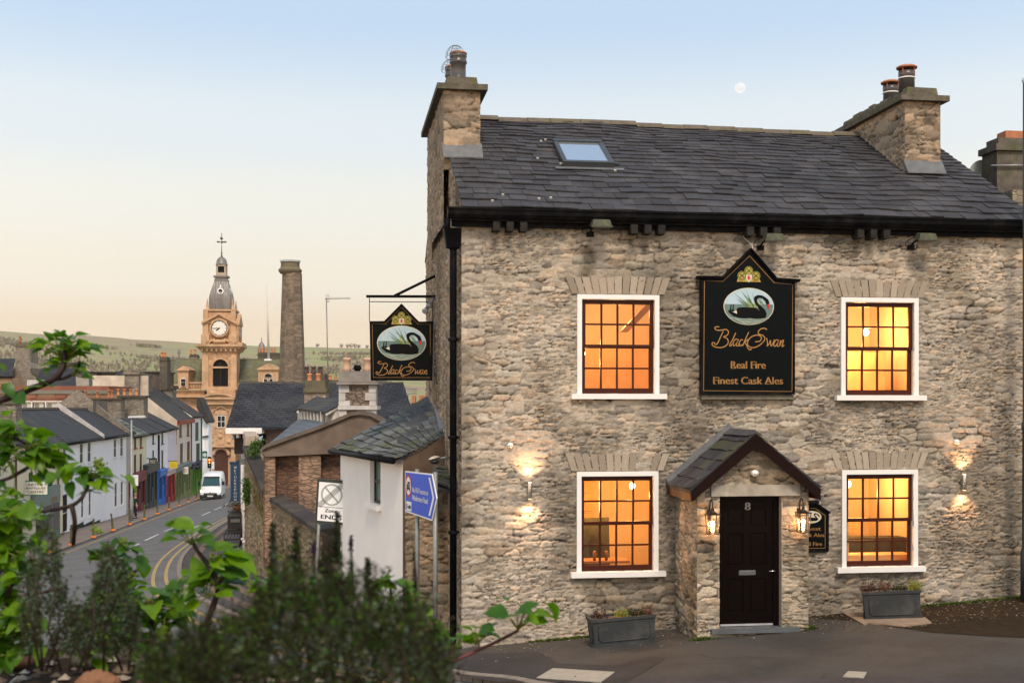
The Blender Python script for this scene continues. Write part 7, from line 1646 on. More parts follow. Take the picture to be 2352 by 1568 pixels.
# ivy on the wall
def ivy(name, label, W_, n, seed, c1=(.03, .09, .02), c2=(.08, .17, .03), size=.06, cat='ivy', group=None):
    rr = random.Random(seed); o = W_(0, 0); t = thing(name, label, cat, o, 0, group); mb = MB()
    for k in range(n):
        p = W_(rr.uniform(-1, 1)*rr.random()**.3, rr.uniform(-1, 1)*rr.random()**.3)-o+Vector((rr.gauss(0, .05), rr.gauss(0, .06), rr.gauss(0, .04)))
        d = Vector((rr.gauss(0, 1), rr.gauss(-.5, 1), rr.gauss(-.2, 1))).normalized(); s = d.cross(Vector((rr.random(), rr.random(), rr.random()+.1))).normalized()*size*.45; mb.col = (rr.random(), 0, 0)
        mb.poly([p, p+d*size*.5+s, p+d*size, p+d*size*.5-s])
    mb.build('leaves', leafm(name+'_leaf'+str(seed), c1, c2, .5, .25, .3), t, uv=False)
    mb = MB()
    for k in range(5): mb.path([W_(rr.uniform(-.3, .3), -1)-o, W_(rr.uniform(-.5, .5), 0)-o, W_(rr.uniform(-.8, .8), .9)-o], [.012, .008, .003], 4)
    mb.build('stems', wood, t)
ivy('ivy', 'bright ivy clump hanging beside the blue vertical sign', lambda a, b: P(568+7*a, 1128+30*b*-1, 37.0), 900, 4)
ivy('fern_tuft', 'ferny green tuft growing on top of the stone wall end', lambda a, b: P(586+14*a+8*b, 1028-22*b, 36.8), 420, 5, (.05, .11, .02), (.13, .22, .05), .07, 'plant')
ivy('wall_moss', 'yellow green growth on the face of the stone wall under its coping', lambda a, b: fw1.W(3.2+2.0*a, -.05, zA(3.2+2*a)-.45-.35*b), 900, 6, (.08, .09, .02), (.15, .15, .03), .035, 'moss')
# building beside it with white drainpipes (street side)
p1, p2 = wa+Vector((-.02, .15, 0)), Vector((P(553.5, 1000, 60).x, 60, 0))
fb = Fr(p1, math.atan2(p2.y-p1.y, p2.x-p1.x)); Lb = (p2-p1).length
ph = thing('corner_pub', 'pinkish roadside building with white drainpipes and large slate roof behind the wall', 'building', (p1.x, p1.y, gz(p1.x, p1.y)))
gP = gz(p1.x, p1.y)
pinks = pm('pink_stucco', (.46, .36, .29), .85, .2, var=.2, sc=2)
mb = MB(); WP = lambda u, d, z: fb.W(u, -d, z)
mb.hexa([WP(0, 0, -4), WP(Lb, 0, -4), WP(Lb, .4, -4), WP(0, .4, -4)], [WP(0, 0, P(0, 1002, 38).z), WP(Lb, 0, P(0, 1002, 38).z), WP(Lb, .4, P(0, 1002, 38).z), WP(0, .4, P(0, 1002, 38).z)])
a, b = P(524, 990, 46), P(700, 990, 46); mb.box(a.x+1.0, b.x+8, 46.5, 52, -4, P(0, 988, 46).z)
WLD(ph, mb, 'wall', pinks)
mb = MB(); eA, eB, eC, eD = P(520, 987, 46), P(960, 990, 44.5), P(926, 883, 49), P(551, 883, 49)
mb.hexa([eA, eB, eC, eD], [p+Vector((0, -.03, .1)) for p in (eA, eB, eC, eD)]); mb.poly([eA, eD, P(700, 990, 53)]); bigroof = WLD(ph, mb, 'roof', tiles('big_slate', (.048, .048, .055), (.030, .030, .035), (.012, .012, .013), .34, .165, .026, .6, moss=(.10, .10, .095), mossa=.4))
rr = random.Random(6); mb = MB(); n = 30
for k in range(n): a, b = eD.lerp(eC, k/n), eD.lerp(eC, (k+.94)/n); h_ = rr.uniform(.10, .16); mb.hexa([a+Vector((0, -.15, 0)), b+Vector((0, -.15, 0)), b+Vector((0, .15, 0)), a+Vector((0, .15, 0))], [a+Vector((0, -.05, h_)), b+Vector((0, -.05, h_)), b+Vector((0, .05, h_)), a+Vector((0, .05, h_))])
WLD(ph, mb, 'ridge_tiles', capm, bigroof)
mb = MB(); a, b = P(518, 990, 45.8), P(601, 990, 45.6); mb.hexa([a+Vector((0, 0, -.09)), b+Vector((0, 0, -.09)), b+Vector((0, .5, -.09)), a+Vector((0, .5, -.09))], [a+Vector((0, 0, .12)), b+Vector((0, 0, .12)), b+Vector((0, .5, .12)), a+Vector((0, .5, .12))])
for x in (532, 545, 560, 574, 588): c = P(x, 994, 45.9); mb.box(c.x-.04, c.x+.04, 45.9, 46.3, c.z-.18, c.z)
WLD(ph, mb, 'white_eaves', white)
mb = MB(); c = P(560, 1010, 46.2); a, b = P(538, 1012, 46.4), P(610, 1012, 46.4); mb.box(a.x, b.x, 46.4, 46.45, P(0, 1042, 46.4).z, P(0, 995, 46.4).z); WLD(ph, mb, 'dark_clerestory', pm('clerestory', (.05, .04, .035), .8, .2))
mb = MB(); a, b, c, d = P(567, 1018, 39), P(603, 1040, 38), P(620, 1005, 41), P(594, 990, 43)
e0, e1, e2, e3 = P(566, 1013, 41), P(570, 1056, 38), P(596, 1052, 38), P(604, 1000, 42); mb.poly([e0, e1, P(592, 1040, 38), e3]); WLD(ph, mb, 'pale_lean_to', pm('pale_sheet', (.36, .44, .46), .5, .3, var=.15, sc=1))
mb = MB(); a, b = P(552, 1057, 38), P(571, 1056, 38); mb.box(a.x, b.x, 37.9, 38.4, a.z-.12, a.z+.05); WLD(ph, mb, 'lead_box_gutter', lead)
for x, Y, y0, off in ((557, 40, 1062, 0), (560.5, 38.6, 1062, 0)):
    mb = MB(); a, b = P(x, y0, Y), G(x-1, 1300); zz = gz(a.x, a.y)
    mb.path([(a.x, a.y, a.z), (a.x, a.y, a.z*.4+zz*.6+.5), (a.x+.12*(1 if off else .4), a.y, a.z*.4+zz*.6+.3), (a.x+.06, a.y, zz)], .055, 8)
    for q in (.25, .55, .8): mb.lathe([(.075, 0), (.075, .08)], (a.x+.02, a.y, zz+(a.z-zz)*q), 8)
    WLD(ph, mb, 'drainpipe', pm('pipe_white', (.62, .56, .50), .5, .3))
# flower basket
fbk = thing('hanging_basket', 'dark flower basket below the blue vertical sign', 'flower basket', P(546, 1160, 50)); rr = random.Random(9); mb = MB()
for k in range(500):
    d = Vector((rr.gauss(0, .22), rr.gauss(0, .15), rr.gauss(-.02, .12))); e = Vector((rr.gauss(0, 1), rr.gauss(0, 1), rr.gauss(0, 1))).normalized()*.06; s = e.cross(Vector((0, .3, 1))).normalized()*.03; mb.col = (rr.random(), 0, 0); mb.poly([d, d+e*.5+s, d+e, d+e*.5-s])
mb.build('foliage', leafm('basket_leaf', (.02, .045, .012), (.10, .05, .02), .6, .2, .2), fbk, uv=False); mb = MB(); mb.lathe([(.05, -.25), (.18, -.15), (.22, 0)], (0, 0, 0), 12); mb.build('basket', wood, fbk)
# Wetherspoon sign
vs = Fr(P(540.5, 1151, 54), rad(2)); k_ = 54/F
wsn = thing('vertical_sign', 'tall navy blue vertical sign with white letters projecting over the pavement', 'pub sign', vs.o, vs.rz)
nb2 = pm('sign_navy', (.004, .035, .09), .4, .4, bump=0, var=.1)
mb = MB(); mb.box(-12.5*k_, 12.5*k_, 0, .16, 0, 87*k_); mb.box(-13.5*k_, 14*k_, -.04, .2, 87*k_, 91*k_); mb.build('sign_box', nb2, wsn)
mb = MB(); ribbon(mb, [(-11.3*k_, 1.5*k_), (11.3*k_, 1.5*k_), (11.3*k_, 84*k_), (-11.3*k_, 84*k_)], .6*k_, lambda x, y: (x, -.01, y), True); mb.build('sign_border', pm('border_pale', (.35, .42, .45), .5, .3, bump=0), wsn)
mb = MB()
for i, ch_ in enumerate('WETHERSPOON'): zc_ = (80.5-i*7.35)*k_; hw = (3.4 if ch_ in 'WO' else 2.4)*k_; text(mb, ch_, lambda x, y: (x, -.015, y), -hw, hw, zc_-5.3*k_, zc_, .15*k_)
mb.build('lettering', pm('letter_pale', (.5, .56, .58), .5, .3, bump=0), wsn); mb = MB(); mb.path([(0, .1, 90*k_), (22*k_, .2, 100*k_)], .02, 5); mb.path([(13*k_, .1, 60*k_), (18*k_, .1, 60*k_)], .03, 5); mb.build('bracket', black, wsn)
# bench and bin
bn = G(533, 1258, .1); bench = thing('bench', 'dark slatted bench on the right pavement below the drainpipes', 'bench', bn, rad(100)); wdk = pm('bench_dark', (.018, .017, .017), .6, .3)
mb = MB()
for k in range(5): mb.box(-.75, .75, -.28+k*.115, -.20+k*.115, .42, .45)
mb.build('seat', pm('bench_slat', (.07, .07, .068), .6, .3), bench); mb = MB()
for k in range(4): mb.box(-.75, .75, -.34-.02*k, -.31-.02*k, .52+k*.1, .60+k*.1)
mb.build('backrest', wdk, bench)
for x in (-.7, .7): mb = MB(); mb.path([(x, .26, 0), (x, .26, .62), (x, -.3, .64)], .03, 6); mb.path([(x, -.3, 0), (x, -.38, .9)], .03, 6); mb.box(x-.03, x+.03, -.3, .28, .37, .42); mb.build('leg', wdk, bench)
bp_ = G(541, 1232, .1); bin_ = thing('litter_bin', 'dark square litter bin standing behind the bench', 'litter bin', bp_, rad(10)); mb = MB(); mb.box(-.33, .33, -.28, .28, 0, .92); mb.hexa([(-.36, -.31, .92), (.36, -.31, .92), (.36, .31, .92), (-.36, .31, .92)], [(-.26, -.22, 1.12), (.26, -.22, 1.12), (.26, .22, 1.12), (-.26, .22, 1.12)]); mb.build('bin_body', wdk, bin_); mb = MB(); mb.box(-.2, .2, -.30, -.28, .66, .80); mb.build('bin_slot', pm('slot', (.12, .12, .12), .6, .3), bin_)
# rendered gable building
RY = 33.0
gb = thing('rendered_gable', 'brown rendered curved gable over red rubble stonework with piers', 'building', P(700, 1250, RY))
mb = MB(); top = [(601, 1031), (612, 1024), (676, 1001), (739, 979), (790, 958), (807, 950.5), (826, 947.5), (851, 951), (876, 964), (905, 984), (905, 1041), (795, 1041), (700, 1045), (609, 1049)]
mb.prism([P(x, y, RY) for x, y in top], (0, .5, 0)); mb.prism([P(x, y, RY-.06) for x, y in ((603, 1038), (700, 1032), (905, 1029), (905, 1040), (795, 1040), (609, 1048.5))], (0, .06, 0)); gr = WLD(gb, mb, 'render', pm('gable_render', (.185, .14, .11), .95, .1, var=.5, sc=1.4, bump=.3, stain=(.12, .09, .07)))
mb = MB(); tc = [(601, 1030), (612, 1023), (676, 1000), (739, 978), (790, 957), (807, 949.5), (826, 946.5), (851, 950), (876, 963), (905, 983)]
for a, b in zip(tc[:-1], tc[1:]): a, b = P(*a, RY), P(*b, RY); mb.hexa([a+Vector((0, -.08, -.06)), b+Vector((0, -.08, -.06)), b+Vector((0, .6, -.06)), a+Vector((0, .6, -.06))], [a+Vector((0, -.06, .04)), b+Vector((0, -.06, .04)), b+Vector((0, .6, .04)), a+Vector((0, .6, .04))])
WLD(gb, mb, 'coping', pm('coping_brown', (.13, .105, .085), .95, .1, var=.4, sc=3, bump=.4))
mb = MB(); pb(mb, 605, 905, 1035, 1300, RY+.30, .4); WLD(gb, mb, 'wall', rub3)
for x0, x1 in ((608, 632), (686, 737), (785, 799)): mb = MB(); pb(mb, x0, x1, 1046, 1300, RY+.02, .3); WLD(gb, mb, 'pier', rub4)
# slate slope behind the gable + clerestory block
cb = thing('clerestory_block', 'white boarded clerestory under a small slate roof behind the brown gable', 'building', P(730, 990, 37))
mb = MB(); s_ = [P(x, y, Y) for x, y, Y in ((598, 1034, 34.0), (690, 1000, 34.0), (745, 978, 34.0), (745, 965, 37), (688, 962, 39), (683, 964, 39.5))]
mb.poly(s_); WLD(cb, mb, 'lower_roof', tiles('blue_slate', (.11, .125, .135), (.085, .095, .105), (.04, .045, .05), .45, .3, .02, .5))
cl0, cl1 = P(687, 944, 40), P(747, 962, 36.5)
mb = MB(); fcl = Fr((cl0.x, cl0.y, 0), math.atan2(cl1.y-cl0.y, cl1.x-cl0.x)); Lc = (cl1-cl0).length*.999; Lc = math.hypot(cl1.x-cl0.x, cl1.y-cl0.y)
zt1, zb1 = cl0.z+.0, cl0.z-.42
wbox(mb, fcl.W, 0, Lc, 0, .1, zb1-.05, zt1); nwin = 8
hw = Lc/nwin
for k in range(nwin): wbox(mb, fcl.W, k*hw, k*hw+.10, -.05, 0, zb1, zt1)
WLD(cb, mb, 'clerestory_wall', pm('clerestory_white', (.62, .58, .52), .7, .3))
for k in range(nwin): mb = MB(); q = [fcl.W(k*hw+.12, -.01, zb1+.04), fcl.W(k*hw+hw-.02, -.01, zb1+.04), fcl.W(k*hw+hw-.02, -.01, zt1-.03), fcl.W(k*hw+.12, -.01, zt1-.03)]; mb.poly(q); WLD(cb, mb, 'window', glassm('clerestory_glass', (.12, .11, .10)))
mb = MB(); a, b, c, d = P(681, 942, 40), P(749, 951.5, 36.2), P(786, 930, 37.5), P(728, 913.5, 41); mb.hexa([a, b, c, d], [p+Vector((0, 0, .07)) for p in (a, b, c, d)]); mb.poly([b, c, P(786, 912, 40), d]); WLD(cb, mb, 'roof', tslate2)
mb = MB(); mb.hexa([P(749, 955, 36.1), P(785, 936, 37), P(785, 936, 37.3), P(749, 955, 36.4)], [P(747, 950, 36.1), P(785, 930, 37), P(785, 930, 37.3), P(747, 950, 36.4)]); mb.path([P(683, 944, 39.8), P(689, 950, 39.8), P(689, 966, 39.8)], .05, 6); mb.prism([P(750, 956, 36.6), P(786, 938, 36.6), P(786, 975, 36.6), P(750, 975, 36.6)], (0, .1, 0)); WLD(cb, mb, 'bargeboard', pm('clerestory_white', (1, 1, 1)))
# quoined chimney
QY = 36.0; kq = QY/F
qc = thing('quoined_chimney', 'white quoined stone chimney stack with pale pots just left of the hanging sign', 'chimney', P(820, 960, QY))
mb = MB(); pb(mb, 779, 862, 884, 990, QY, .9); WLD(qc, mb, 'stack', rubble('rubble_quoin', (.30, .24, .18), (.22, .17, .13), (.12, .09, .07), 4.5, 8.5))
mb = MB(); qm = pm('quoin_white', (.56, .53, .50), .85, .2, var=.3, sc=3, bump=.2, stain=(.36, .32, .28)); rr = random.Random(3)
y = 884; k = 0
for y0, y1, wd in ((884, 901, 24), (902, 919, 15), (920, 931, 26), (941, 956, 18), (957, 985, 27)):
    mb = MB(); pb(mb, 778, 778+wd, y0, y1, QY-.03, .4); WLD(qc, mb, 'quoin', qm); mb = MB(); pb(mb, 863-(42-wd)*.9, 863, y0, y1, QY-.03, .4); WLD(qc, mb, 'quoin', qm)
mb = MB(); pb(mb, 776, 866, 931.5, 940.5, QY-.08, 1.05); WLD(qc, mb, 'stone_band', qm)
mb = MB(); pb(mb, 773, 868, 877, 883, QY-.14, 1.15); pb(mb, 778, 863, 857, 876.5, QY-.05, 1.0); pb(mb, 782, 860, 852, 857, QY+.02, .85); WLD(qc, mb, 'cap', pm('cap_grey', (.26, .235, .21), .9, .2, var=.4, sc=3, bump=.3))
for x, sc_ in ((797, 1), (844, 1)):
    mb = MB(); c = P(x, 852, QY+.4); mb.lathe([(10*kq, -.02), (8.3*kq, 8*kq), (8*kq, 24*kq), (9.3*kq, 25*kq), (9.6*kq, 29*kq), (8.2*kq, 31*kq), (6*kq, 31*kq)], c, 14); WLD(qc, mb, 'chimney_pot', pm('pale_pot', (.60, .38, .26), .75, .3, var=.15, sc=4))
mb = MB(); c = P(821, 852, QY+.4); mb.lathe([(8*kq, 0), (6.5*kq, 3*kq), (9.3*kq, 4*kq), (9.5*kq, 9*kq), (7*kq, 13*kq), (6.8*kq, 14*kq)], c, 12); WLD(qc, mb, 'cowl', black)
# second stack
def stack(label, x0, x1, yt, yb, Y, mat, pots=(), capc=None, dY=.9, name='chimney_stack', potm=None, cat='chimney', tilt=0):
    k = Y/F; t = thing(name, label, cat, P((x0+x1)/2, yb, Y)); mb = MB(); pb(mb, x0, x1, yt+8*0, yb, Y, dY); WLD(t, mb, 'stack', mat)
    mb = MB(); ex = (x1-x0)*.05; pb(mb, x0-ex, x1+ex, yt-.035/k*1, yt+.12/k, Y-.08, dY+.16); pb(mb, x0+ex*.5, x1-ex*.5, yt-.30/k, yt-.035/k, Y+.02, dY-.04); WLD(t, mb, 'cap', capc or capm)
    for (x, hpx, rp_) in pots:
        c = P(x, yt-.30/k, Y+dY*.5); mb = MB(); mb.lathe([(rp_*k*1.15, -.03), (rp_*k, hpx*k*.3), (rp_*k*.85, hpx*k*.8), (rp_*k*1.1, hpx*k*.86), (rp_*k*1.1, hpx*k*.96), (rp_*k*.8, hpx*k)], c, 10); WLD(t, mb, 'chimney_pot', potm or terra)
    return t
stack('plain pinkish stone stack rising through the large slate roof', 699, 748, 893, 944, 44, rubble('rubble_pink', (.40, .31, .24), (.30, .23, .18), (.30, .23, .18), 2.2, 4), capc=pm('mossy_cap', (.15, .125, .09), .95, .1, var=.4, sc=3, bump=.5, stain=(.12, .12, .05)))
pt2 = pm('orange_pot', (.58, .25, .11), .75, .3, var=.2, sc=3)
whs = pm('stack_white', (.58, .52, .42), .85, .2, var=.3, sc=2, stain=(.35, .28, .2))
stack('white painted stack with dark cowled pots right of the mill chimney', 697, 748, 872, 905, 62, whs, ((704, 17, 5.5), (720, 17, 5.5), (736, 17, 5.5)), potm=pm('dark_pot', (.11, .07, .06), .8, .2))
for nm, xs_, yb, Y, lab in (('pot_row', (712, 732), 895, 60, 'two orange chimney pots in front of the white stack'), ):
    pass
stack('low stack with two orange pots in front of the white stack', 702, 742, 896, 912, 58, rub1, ((711, 24, 5.5), (731, 24, 5.5)), potm=pt2)
stack('small white stack with orange pot right of the television mast', 752, 778, 885, 905, 70, whs, ((757, 12, 5), (771, 8, 4)), potm=pt2)
# TV mast, flagpole
mt = thing('aerial_mast', 'tall thin television aerial mast rising from the slate roof', 'aerial', P(755, 913, 47)); mb = MB(); mb.path([P(755, 935, 47), P(749.5, 684, 47)], .022, 6); WLD(mt, mb, 'mast', pm('mast_grey', (.22, .20, .18), .5, .4, .3))
mb = MB(); mb.path([P(746, 686, 47), P(805, 685, 47)], .013, 5)
for k in range(11): x = 757+k*4.5; mb.path([P(x, 685+3.5-k*.15, 46.97), P(x, 685-3.5+k*.15, 47.03)], .006, 4)
for x in (749, 752, 755): mb.path([P(x, 677, 47), P(x, 694, 47)], .006, 4)
mb.path([P(748, 678, 47), P(757, 678, 47)], .006, 4); mb.path([P(748, 693, 47), P(757, 693, 47)], .006, 4); WLD(mt, mb, 'yagi', pm('mast_grey', (1, 1, 1)))
fpk = thing('flagpole', 'bare white flagpole left of the mill chimney', 'flagpole', P(617.5, 826, 186)); mb = MB(); mb.path([P(617.5, 830, 186), P(612, 647, 186)], [.19, .07], 8); WLD(fpk, mb, 'pole', pm('pole_white', (.62, .56, .50), .6, .3))
mb = MB(); pb(mb, 607, 622, 824, 828, 185.5, 1); WLD(fpk, mb, 'pole_base', white)
# mill chimney
MY = 125; km = MY/F; mcx = 665.5
mc = thing('mill_chimney', 'tall tapering octagonal stone mill chimney with pale rim', 'chimney', P(mcx, 900, MY)); mb = MB()
mb.lathe([(31.5*km, P(0, 900, MY).z), (22.5*km, P(0, 624, MY).z)], (P(mcx, 900, MY).x, MY+31*km, 0), 8, False, rot=rad(16)); WLD(mc, mb, 'shaft', rubble('mill_stone', (.26, .20, .145), (.15, .12, .09), (.14, .11, .08), 1.1, 3.0))
mb = MB(); q = P(mcx-1, 900, MY); zf = lambda y: P(0, y, MY).z; mb.lathe([(22.5*km, zf(626)), (26.5*km, zf(621)), (27.5*km, zf(617)), (24*km, zf(613)), (22*km, zf(611)), (21.5*km, zf(600)), (23.5*km, zf(599))], (q.x-.15, MY+31*km, 0), 8, False, rot=rad(16)); WLD(mc, mb, 'corbelled_top', pm('mill_trim', (.20, .16, .115), .9, .2, var=.4, sc=.8, bump=.3, stain=(.13, .12, .06)))
mb = MB(); mb.lathe([(23.8*km, zf(599)), (24*km, zf(595)), (20*km, zf(595))], (q.x-.15, MY+31*km, 0), 8, False, rot=rad(16)); WLD(mc, mb, 'metal_rim', pm('rim_pale', (.38, .42, .42), .5, .3))
# background roofs and chimneys, left and middle
def blk(name, label, polys, Y, cat='building', group=None):
    """polys: list of (part, material, [(x,y)..] outline, depth, Y offset)"""
    ys_ = [p[1] for q in polys for p in q[2]]; xs_ = [p[0] for q in polys for p in q[2]]
    t = thing(name, label, cat, P(sum(xs_)/len(xs_), max(ys_), Y), 0, group)
    for nm, m_, pts, dp2, yo in polys: mb = MB(); mb.prism([P(x, y, Y+yo) for x, y in pts], (0, dp2, 0)); WLD(t, mb, nm, m_)
    return t
def R4(x0, y0, x1, y1): return [(x0, y1), (x1, y1), (x1, y0), (x0, y0)]
org = pm('orange_stone', (.50, .33, .20), .85, .2, var=.2, sc=.8); redst = pm('red_stone', (.25, .10, .065), .85, .2, var=.3, sc=.8); leadr = pm('roof_lead', (.17, .165, .135), .7, .3, var=.3, sc=.8)
def roofslab(t, pts, mat, name='roof'): mb = MB(); a = [P(*p) for p in pts]; mb.hexa(a, [q+Vector((0, 0, .15)) for q in a]); return WLD(t, mb, name, mat)
sv = blk('slate_villa', 'dark slate roofed villa with orange stone eaves at the left edge', [('wall', org, R4(-40, 866, 27, 910), 8, 0), ('eaves', pblack, R4(-42, 865, 30, 868), .5, -.4)], 135)
roofslab(sv, [(-45, 866, 134.6), (28, 866, 134.6), (35, 826, 139), (-45, 826, 139)], tslate)
stack('big stone chimney with mossy cap and single pot at far left', 35.5, 70, 794, 880, 140, rub1, ((46, 17, 2.6),), capc=pm('mossy_cap', (1, 1, 1)), dY=2.2)
blk('stepped_gable', 'grey stone gable below the big mossy chimney', [('wall', rub1, [(20, 895), (100, 895), (100, 870), (72, 848), (60, 832), (36, 836), (24, 868)], 3, 0), ('coping', capm, [(68, 850), (95, 875), (98, 872), (71, 845)], 3.2, -.2)], 138)
sg2 = blk('slate_gable_pair', 'pair of small slate gables behind the orange branch', [('wall', rub2, [(78, 900), (100, 900), (118, 880), (100, 862), (80, 880)], 5, 0)], 132)
roofslab(sg2, [(70, 898, 129), (176, 898, 129), (172, 848, 134), (96, 848, 134)], tslate)
stack('round topped grey chimney left of the leafy twig', 128, 167-1, 838, 862, 150, rub1, (), dY=1.6)
blk('white_fence', 'white picket fence on the flat roof below the gables', [('rail', white, R4(62, 878, 104, 879.5), .1, 0)]+[('picket', white, R4(63+k*3, 872, 64.2+k*3, 886), .1, -.12) for k in range(14)], 126, 'fence')
gw = blk('grey_rendered_house', 'tall patchy grey rendered house behind the rooftops', [('wall', pm('patchy_grey', (.40, .36, .31), .9, .2, var=.4, sc=.5, stain=(.25, .2, .17)), R4(166, 852, 204, 905), 6, 0), ('roof_edge', capm, [(160, 850), (208, 853), (208, 855), (160, 852)], 7, -.5)], 145)
bb = blk('boarded_block', 'brown boarded flat roofed block left of the small hipped roof', [('wall', pm('boarding', (.10, .075, .06), .85, .2, var=.5, sc=.6, stretch=(3, 1, .3)), R4(198, 855, 262, 905), 6, 0), ('roof_edge', capm, R4(196, 853, 264, 856), 6.5, -.3)], 148)
bb2 = blk('boarded_block', 'brown boarded flat roofed block right of the small hipped roof', [('wall', pm('boarding', (.10, .075, .06)), R4(304, 854, 368, 905), 6, 0), ('roof_edge', capm, R4(302, 852, 370, 855), 6.5, -.3)], 149)
hp = blk('hipped_pavilion', 'small pavilion with pyramid slate roof between the boarded blocks', [('wall', org, R4(251, 870, 302, 905), 5, 0)], 142); mb = MB(); a, b, c, d, e = P(247, 872, 141), P(304, 872, 141), P(304, 872, 147.5), P(247, 872, 147.5), P(280, 848, 144); mb.poly([a, b, e]); mb.poly([b, c, e]); mb.poly([d, a, e]); WLD(hp, mb, 'roof', tslate2)
stack('tall dark chimney with orange pots left of the town hall wing', 366.5, 384, 826, 895, 140, rub2, ((372, 12, 3.4), (378.5, 12, 3.4)), potm=pt2, dY=1.4)
stack('stone chimney with two tall orange pots beside the clock tower', 435, 453, 818, 850, 215, rub1, ((439, 13, 2.6), (448, 13, 2.6)), potm=pt2, dY=1.5)
stack('long stone chimney with a row of orange pots left of the mill chimney', 592, 640, 814, 850, 215, rub2, tuple((596+k*7, 12, 2.4) for k in range(6)), potm=pt2, dY=1.5)
cu = thing('cupola_roof', 'small grey lead cupola beyond the row of orange pots', 'cupola', P(601, 802, 240)); mb = MB(); mb.lathe([(9*240/F, -1.5), (9*240/F, 0), (8*240/F, .4), (6.5*240/F, .9), (3*240/F, 1.3), (.1, 1.5), (.05, 2.3)], P(601, 802, 240), 16); WLD(cu, mb, 'lead_roof', leadd)
# long orange building with air conditioners
lb = blk('long_orange_building', 'long orange and red stone building with white air conditioners on its wall', [('wall', org, R4(-60, 903, 252, 960), 7, 0), ('red_band', redst, R4(-60, 912, 250, 917), .1, -.12), ('red_frieze', redst, R4(-60, 886, 250, 897), 7, 2), ('lead_roof', leadr, [(-60, 904), (250, 904), (250, 896), (-60, 896)], 4, -.3)], 112)
for x0, x1 in ((68, 82), (126, 151), (178, 186)): mb = MB(); pb(mb, x0, x1, 904, 914, 111.8, .1); WLD(lb, mb, 'red_panel', redst)
mb = MB(); pb(mb, 40, 158, 920.5, 922, 110.6, .8)
for x in (72, 103.5, 132, 157): pb(mb, x, x+2, 920, 938, 110.6, .1)
WLD(lb, mb, 'white_frame', white)
for k, (x, lab) in enumerate(((61, 'leftmost of four white air conditioners on the orange building'), (89, 'second of four white air conditioners from the left on the orange building'), (118, 'third of four white air conditioners from the left on the orange building'), (146, 'rightmost of four white air conditioners on the orange building'))):
    t = thing('air_conditioner', lab, 'air conditioner', P(x, 938, 110.8), 0, 'air conditioners on the orange building'); kk = 110.8/F; mb = MB(); mb.box(-11*kk, 11*kk, 0, .6, 0, 14*kk); mb.build('casing', pm('casing', (.55, .52, .46), .6, .3), t); mb = MB(); mb.poly([(-4*kk+5.5*kk*math.cos(a), -.02, 7*kk+5.5*kk*math.sin(a)) for a in np.linspace(0, 2*math.pi, 21)[:-1]]); mb.build('fan_grille', pm('grille', (.22, .20, .17), .7, .3), t)
# stone party walls with pots
st_ = thing('party_wall', 'long stone party wall topped by a row of orange chimney pots above the white cottages', 'wall', P(262, 945, 101))
mb = MB(); pb(mb, 184, 278, 916, 960, 101, 1.0); pb(mb, 270, 330, 912, 960, 103, 1.2); WLD(st_, mb, 'stack_wall', rub1); mb = MB(); pb(mb, 182, 280, 914, 917, 100.8, 1.4); pb(mb, 268, 332, 908, 912.5, 102.8, 1.6); WLD(st_, mb, 'coping', capm)
for x, hh, yb in ((196.5, 17, 914), (223.5, 16, 914), (250, 20, 914), (257, 18, 914), (271.5, 15, 908), (286, 15, 908), (300, 15, 908), (314, 15, 908)): mb = MB(); c = P(x, yb, 101.5 if yb == 914 else 103.4); kk = c.y/F; mb.lathe([(4.2*kk, 0), (3.3*kk, 2*kk), (3.0*kk, hh*kk*.85), (3.8*kk, hh*kk*.88), (3.8*kk, hh*kk), (2.5*kk, hh*kk)], c, 10); WLD(st_, mb, 'chimney_pot', pt2 if yb == 908 else terra)
blk('ridge_wall', 'low long stone wall with mossy top beyond the cottages', [('wall', rub1, R4(262, 893, 395, 950), 2, 0), ('coping', capm, R4(260, 885, 397, 893), 2.6, -.3)], 150)
blk('dark_slate_roof', 'dark slate roof patch between the orange building and the white gable', [('wall', tslate, [(205, 915), (232, 915), (252, 892), (250, 886), (205, 890)], 4, 0)], 128)
for x0, x1, yt, yb, lab in ((170, 184, 905, 935, 'square brown stack by the air conditioners'), ): stack(lab, x0, x1, yt, yb, 106, rub2, (), dY=1)
stack('mossy stone chimney at the left edge above the cream house', 0, 36, 922, 1010, 62, rub1, (), capc=pm('mossy_cap', (1, 1, 1)), dY=.8)
fh = thing('far_pots', 'far orange chimneys and aerials right of the hanging sign', 'chimney', P(940, 930, 90)); mb = MB(); pb(mb, 925, 995, 925, 960, 90, 4); WLD(fh, mb, 'stack', rub1)
for x in (932, 950, 966, 975): mb = MB(); pb(mb, x-4, x+4, 908, 925, 89, .8); WLD(fh, mb, 'chimney_pot', terra)
mb = MB(); mb.path([P(936, 925, 90), P(934, 890, 90)], .06, 5)
for y in (893, 898, 903): mb.path([P(920, y, 90), P(958, y, 90)], .03, 4)
WLD(fh, mb, 'aerial', metal)
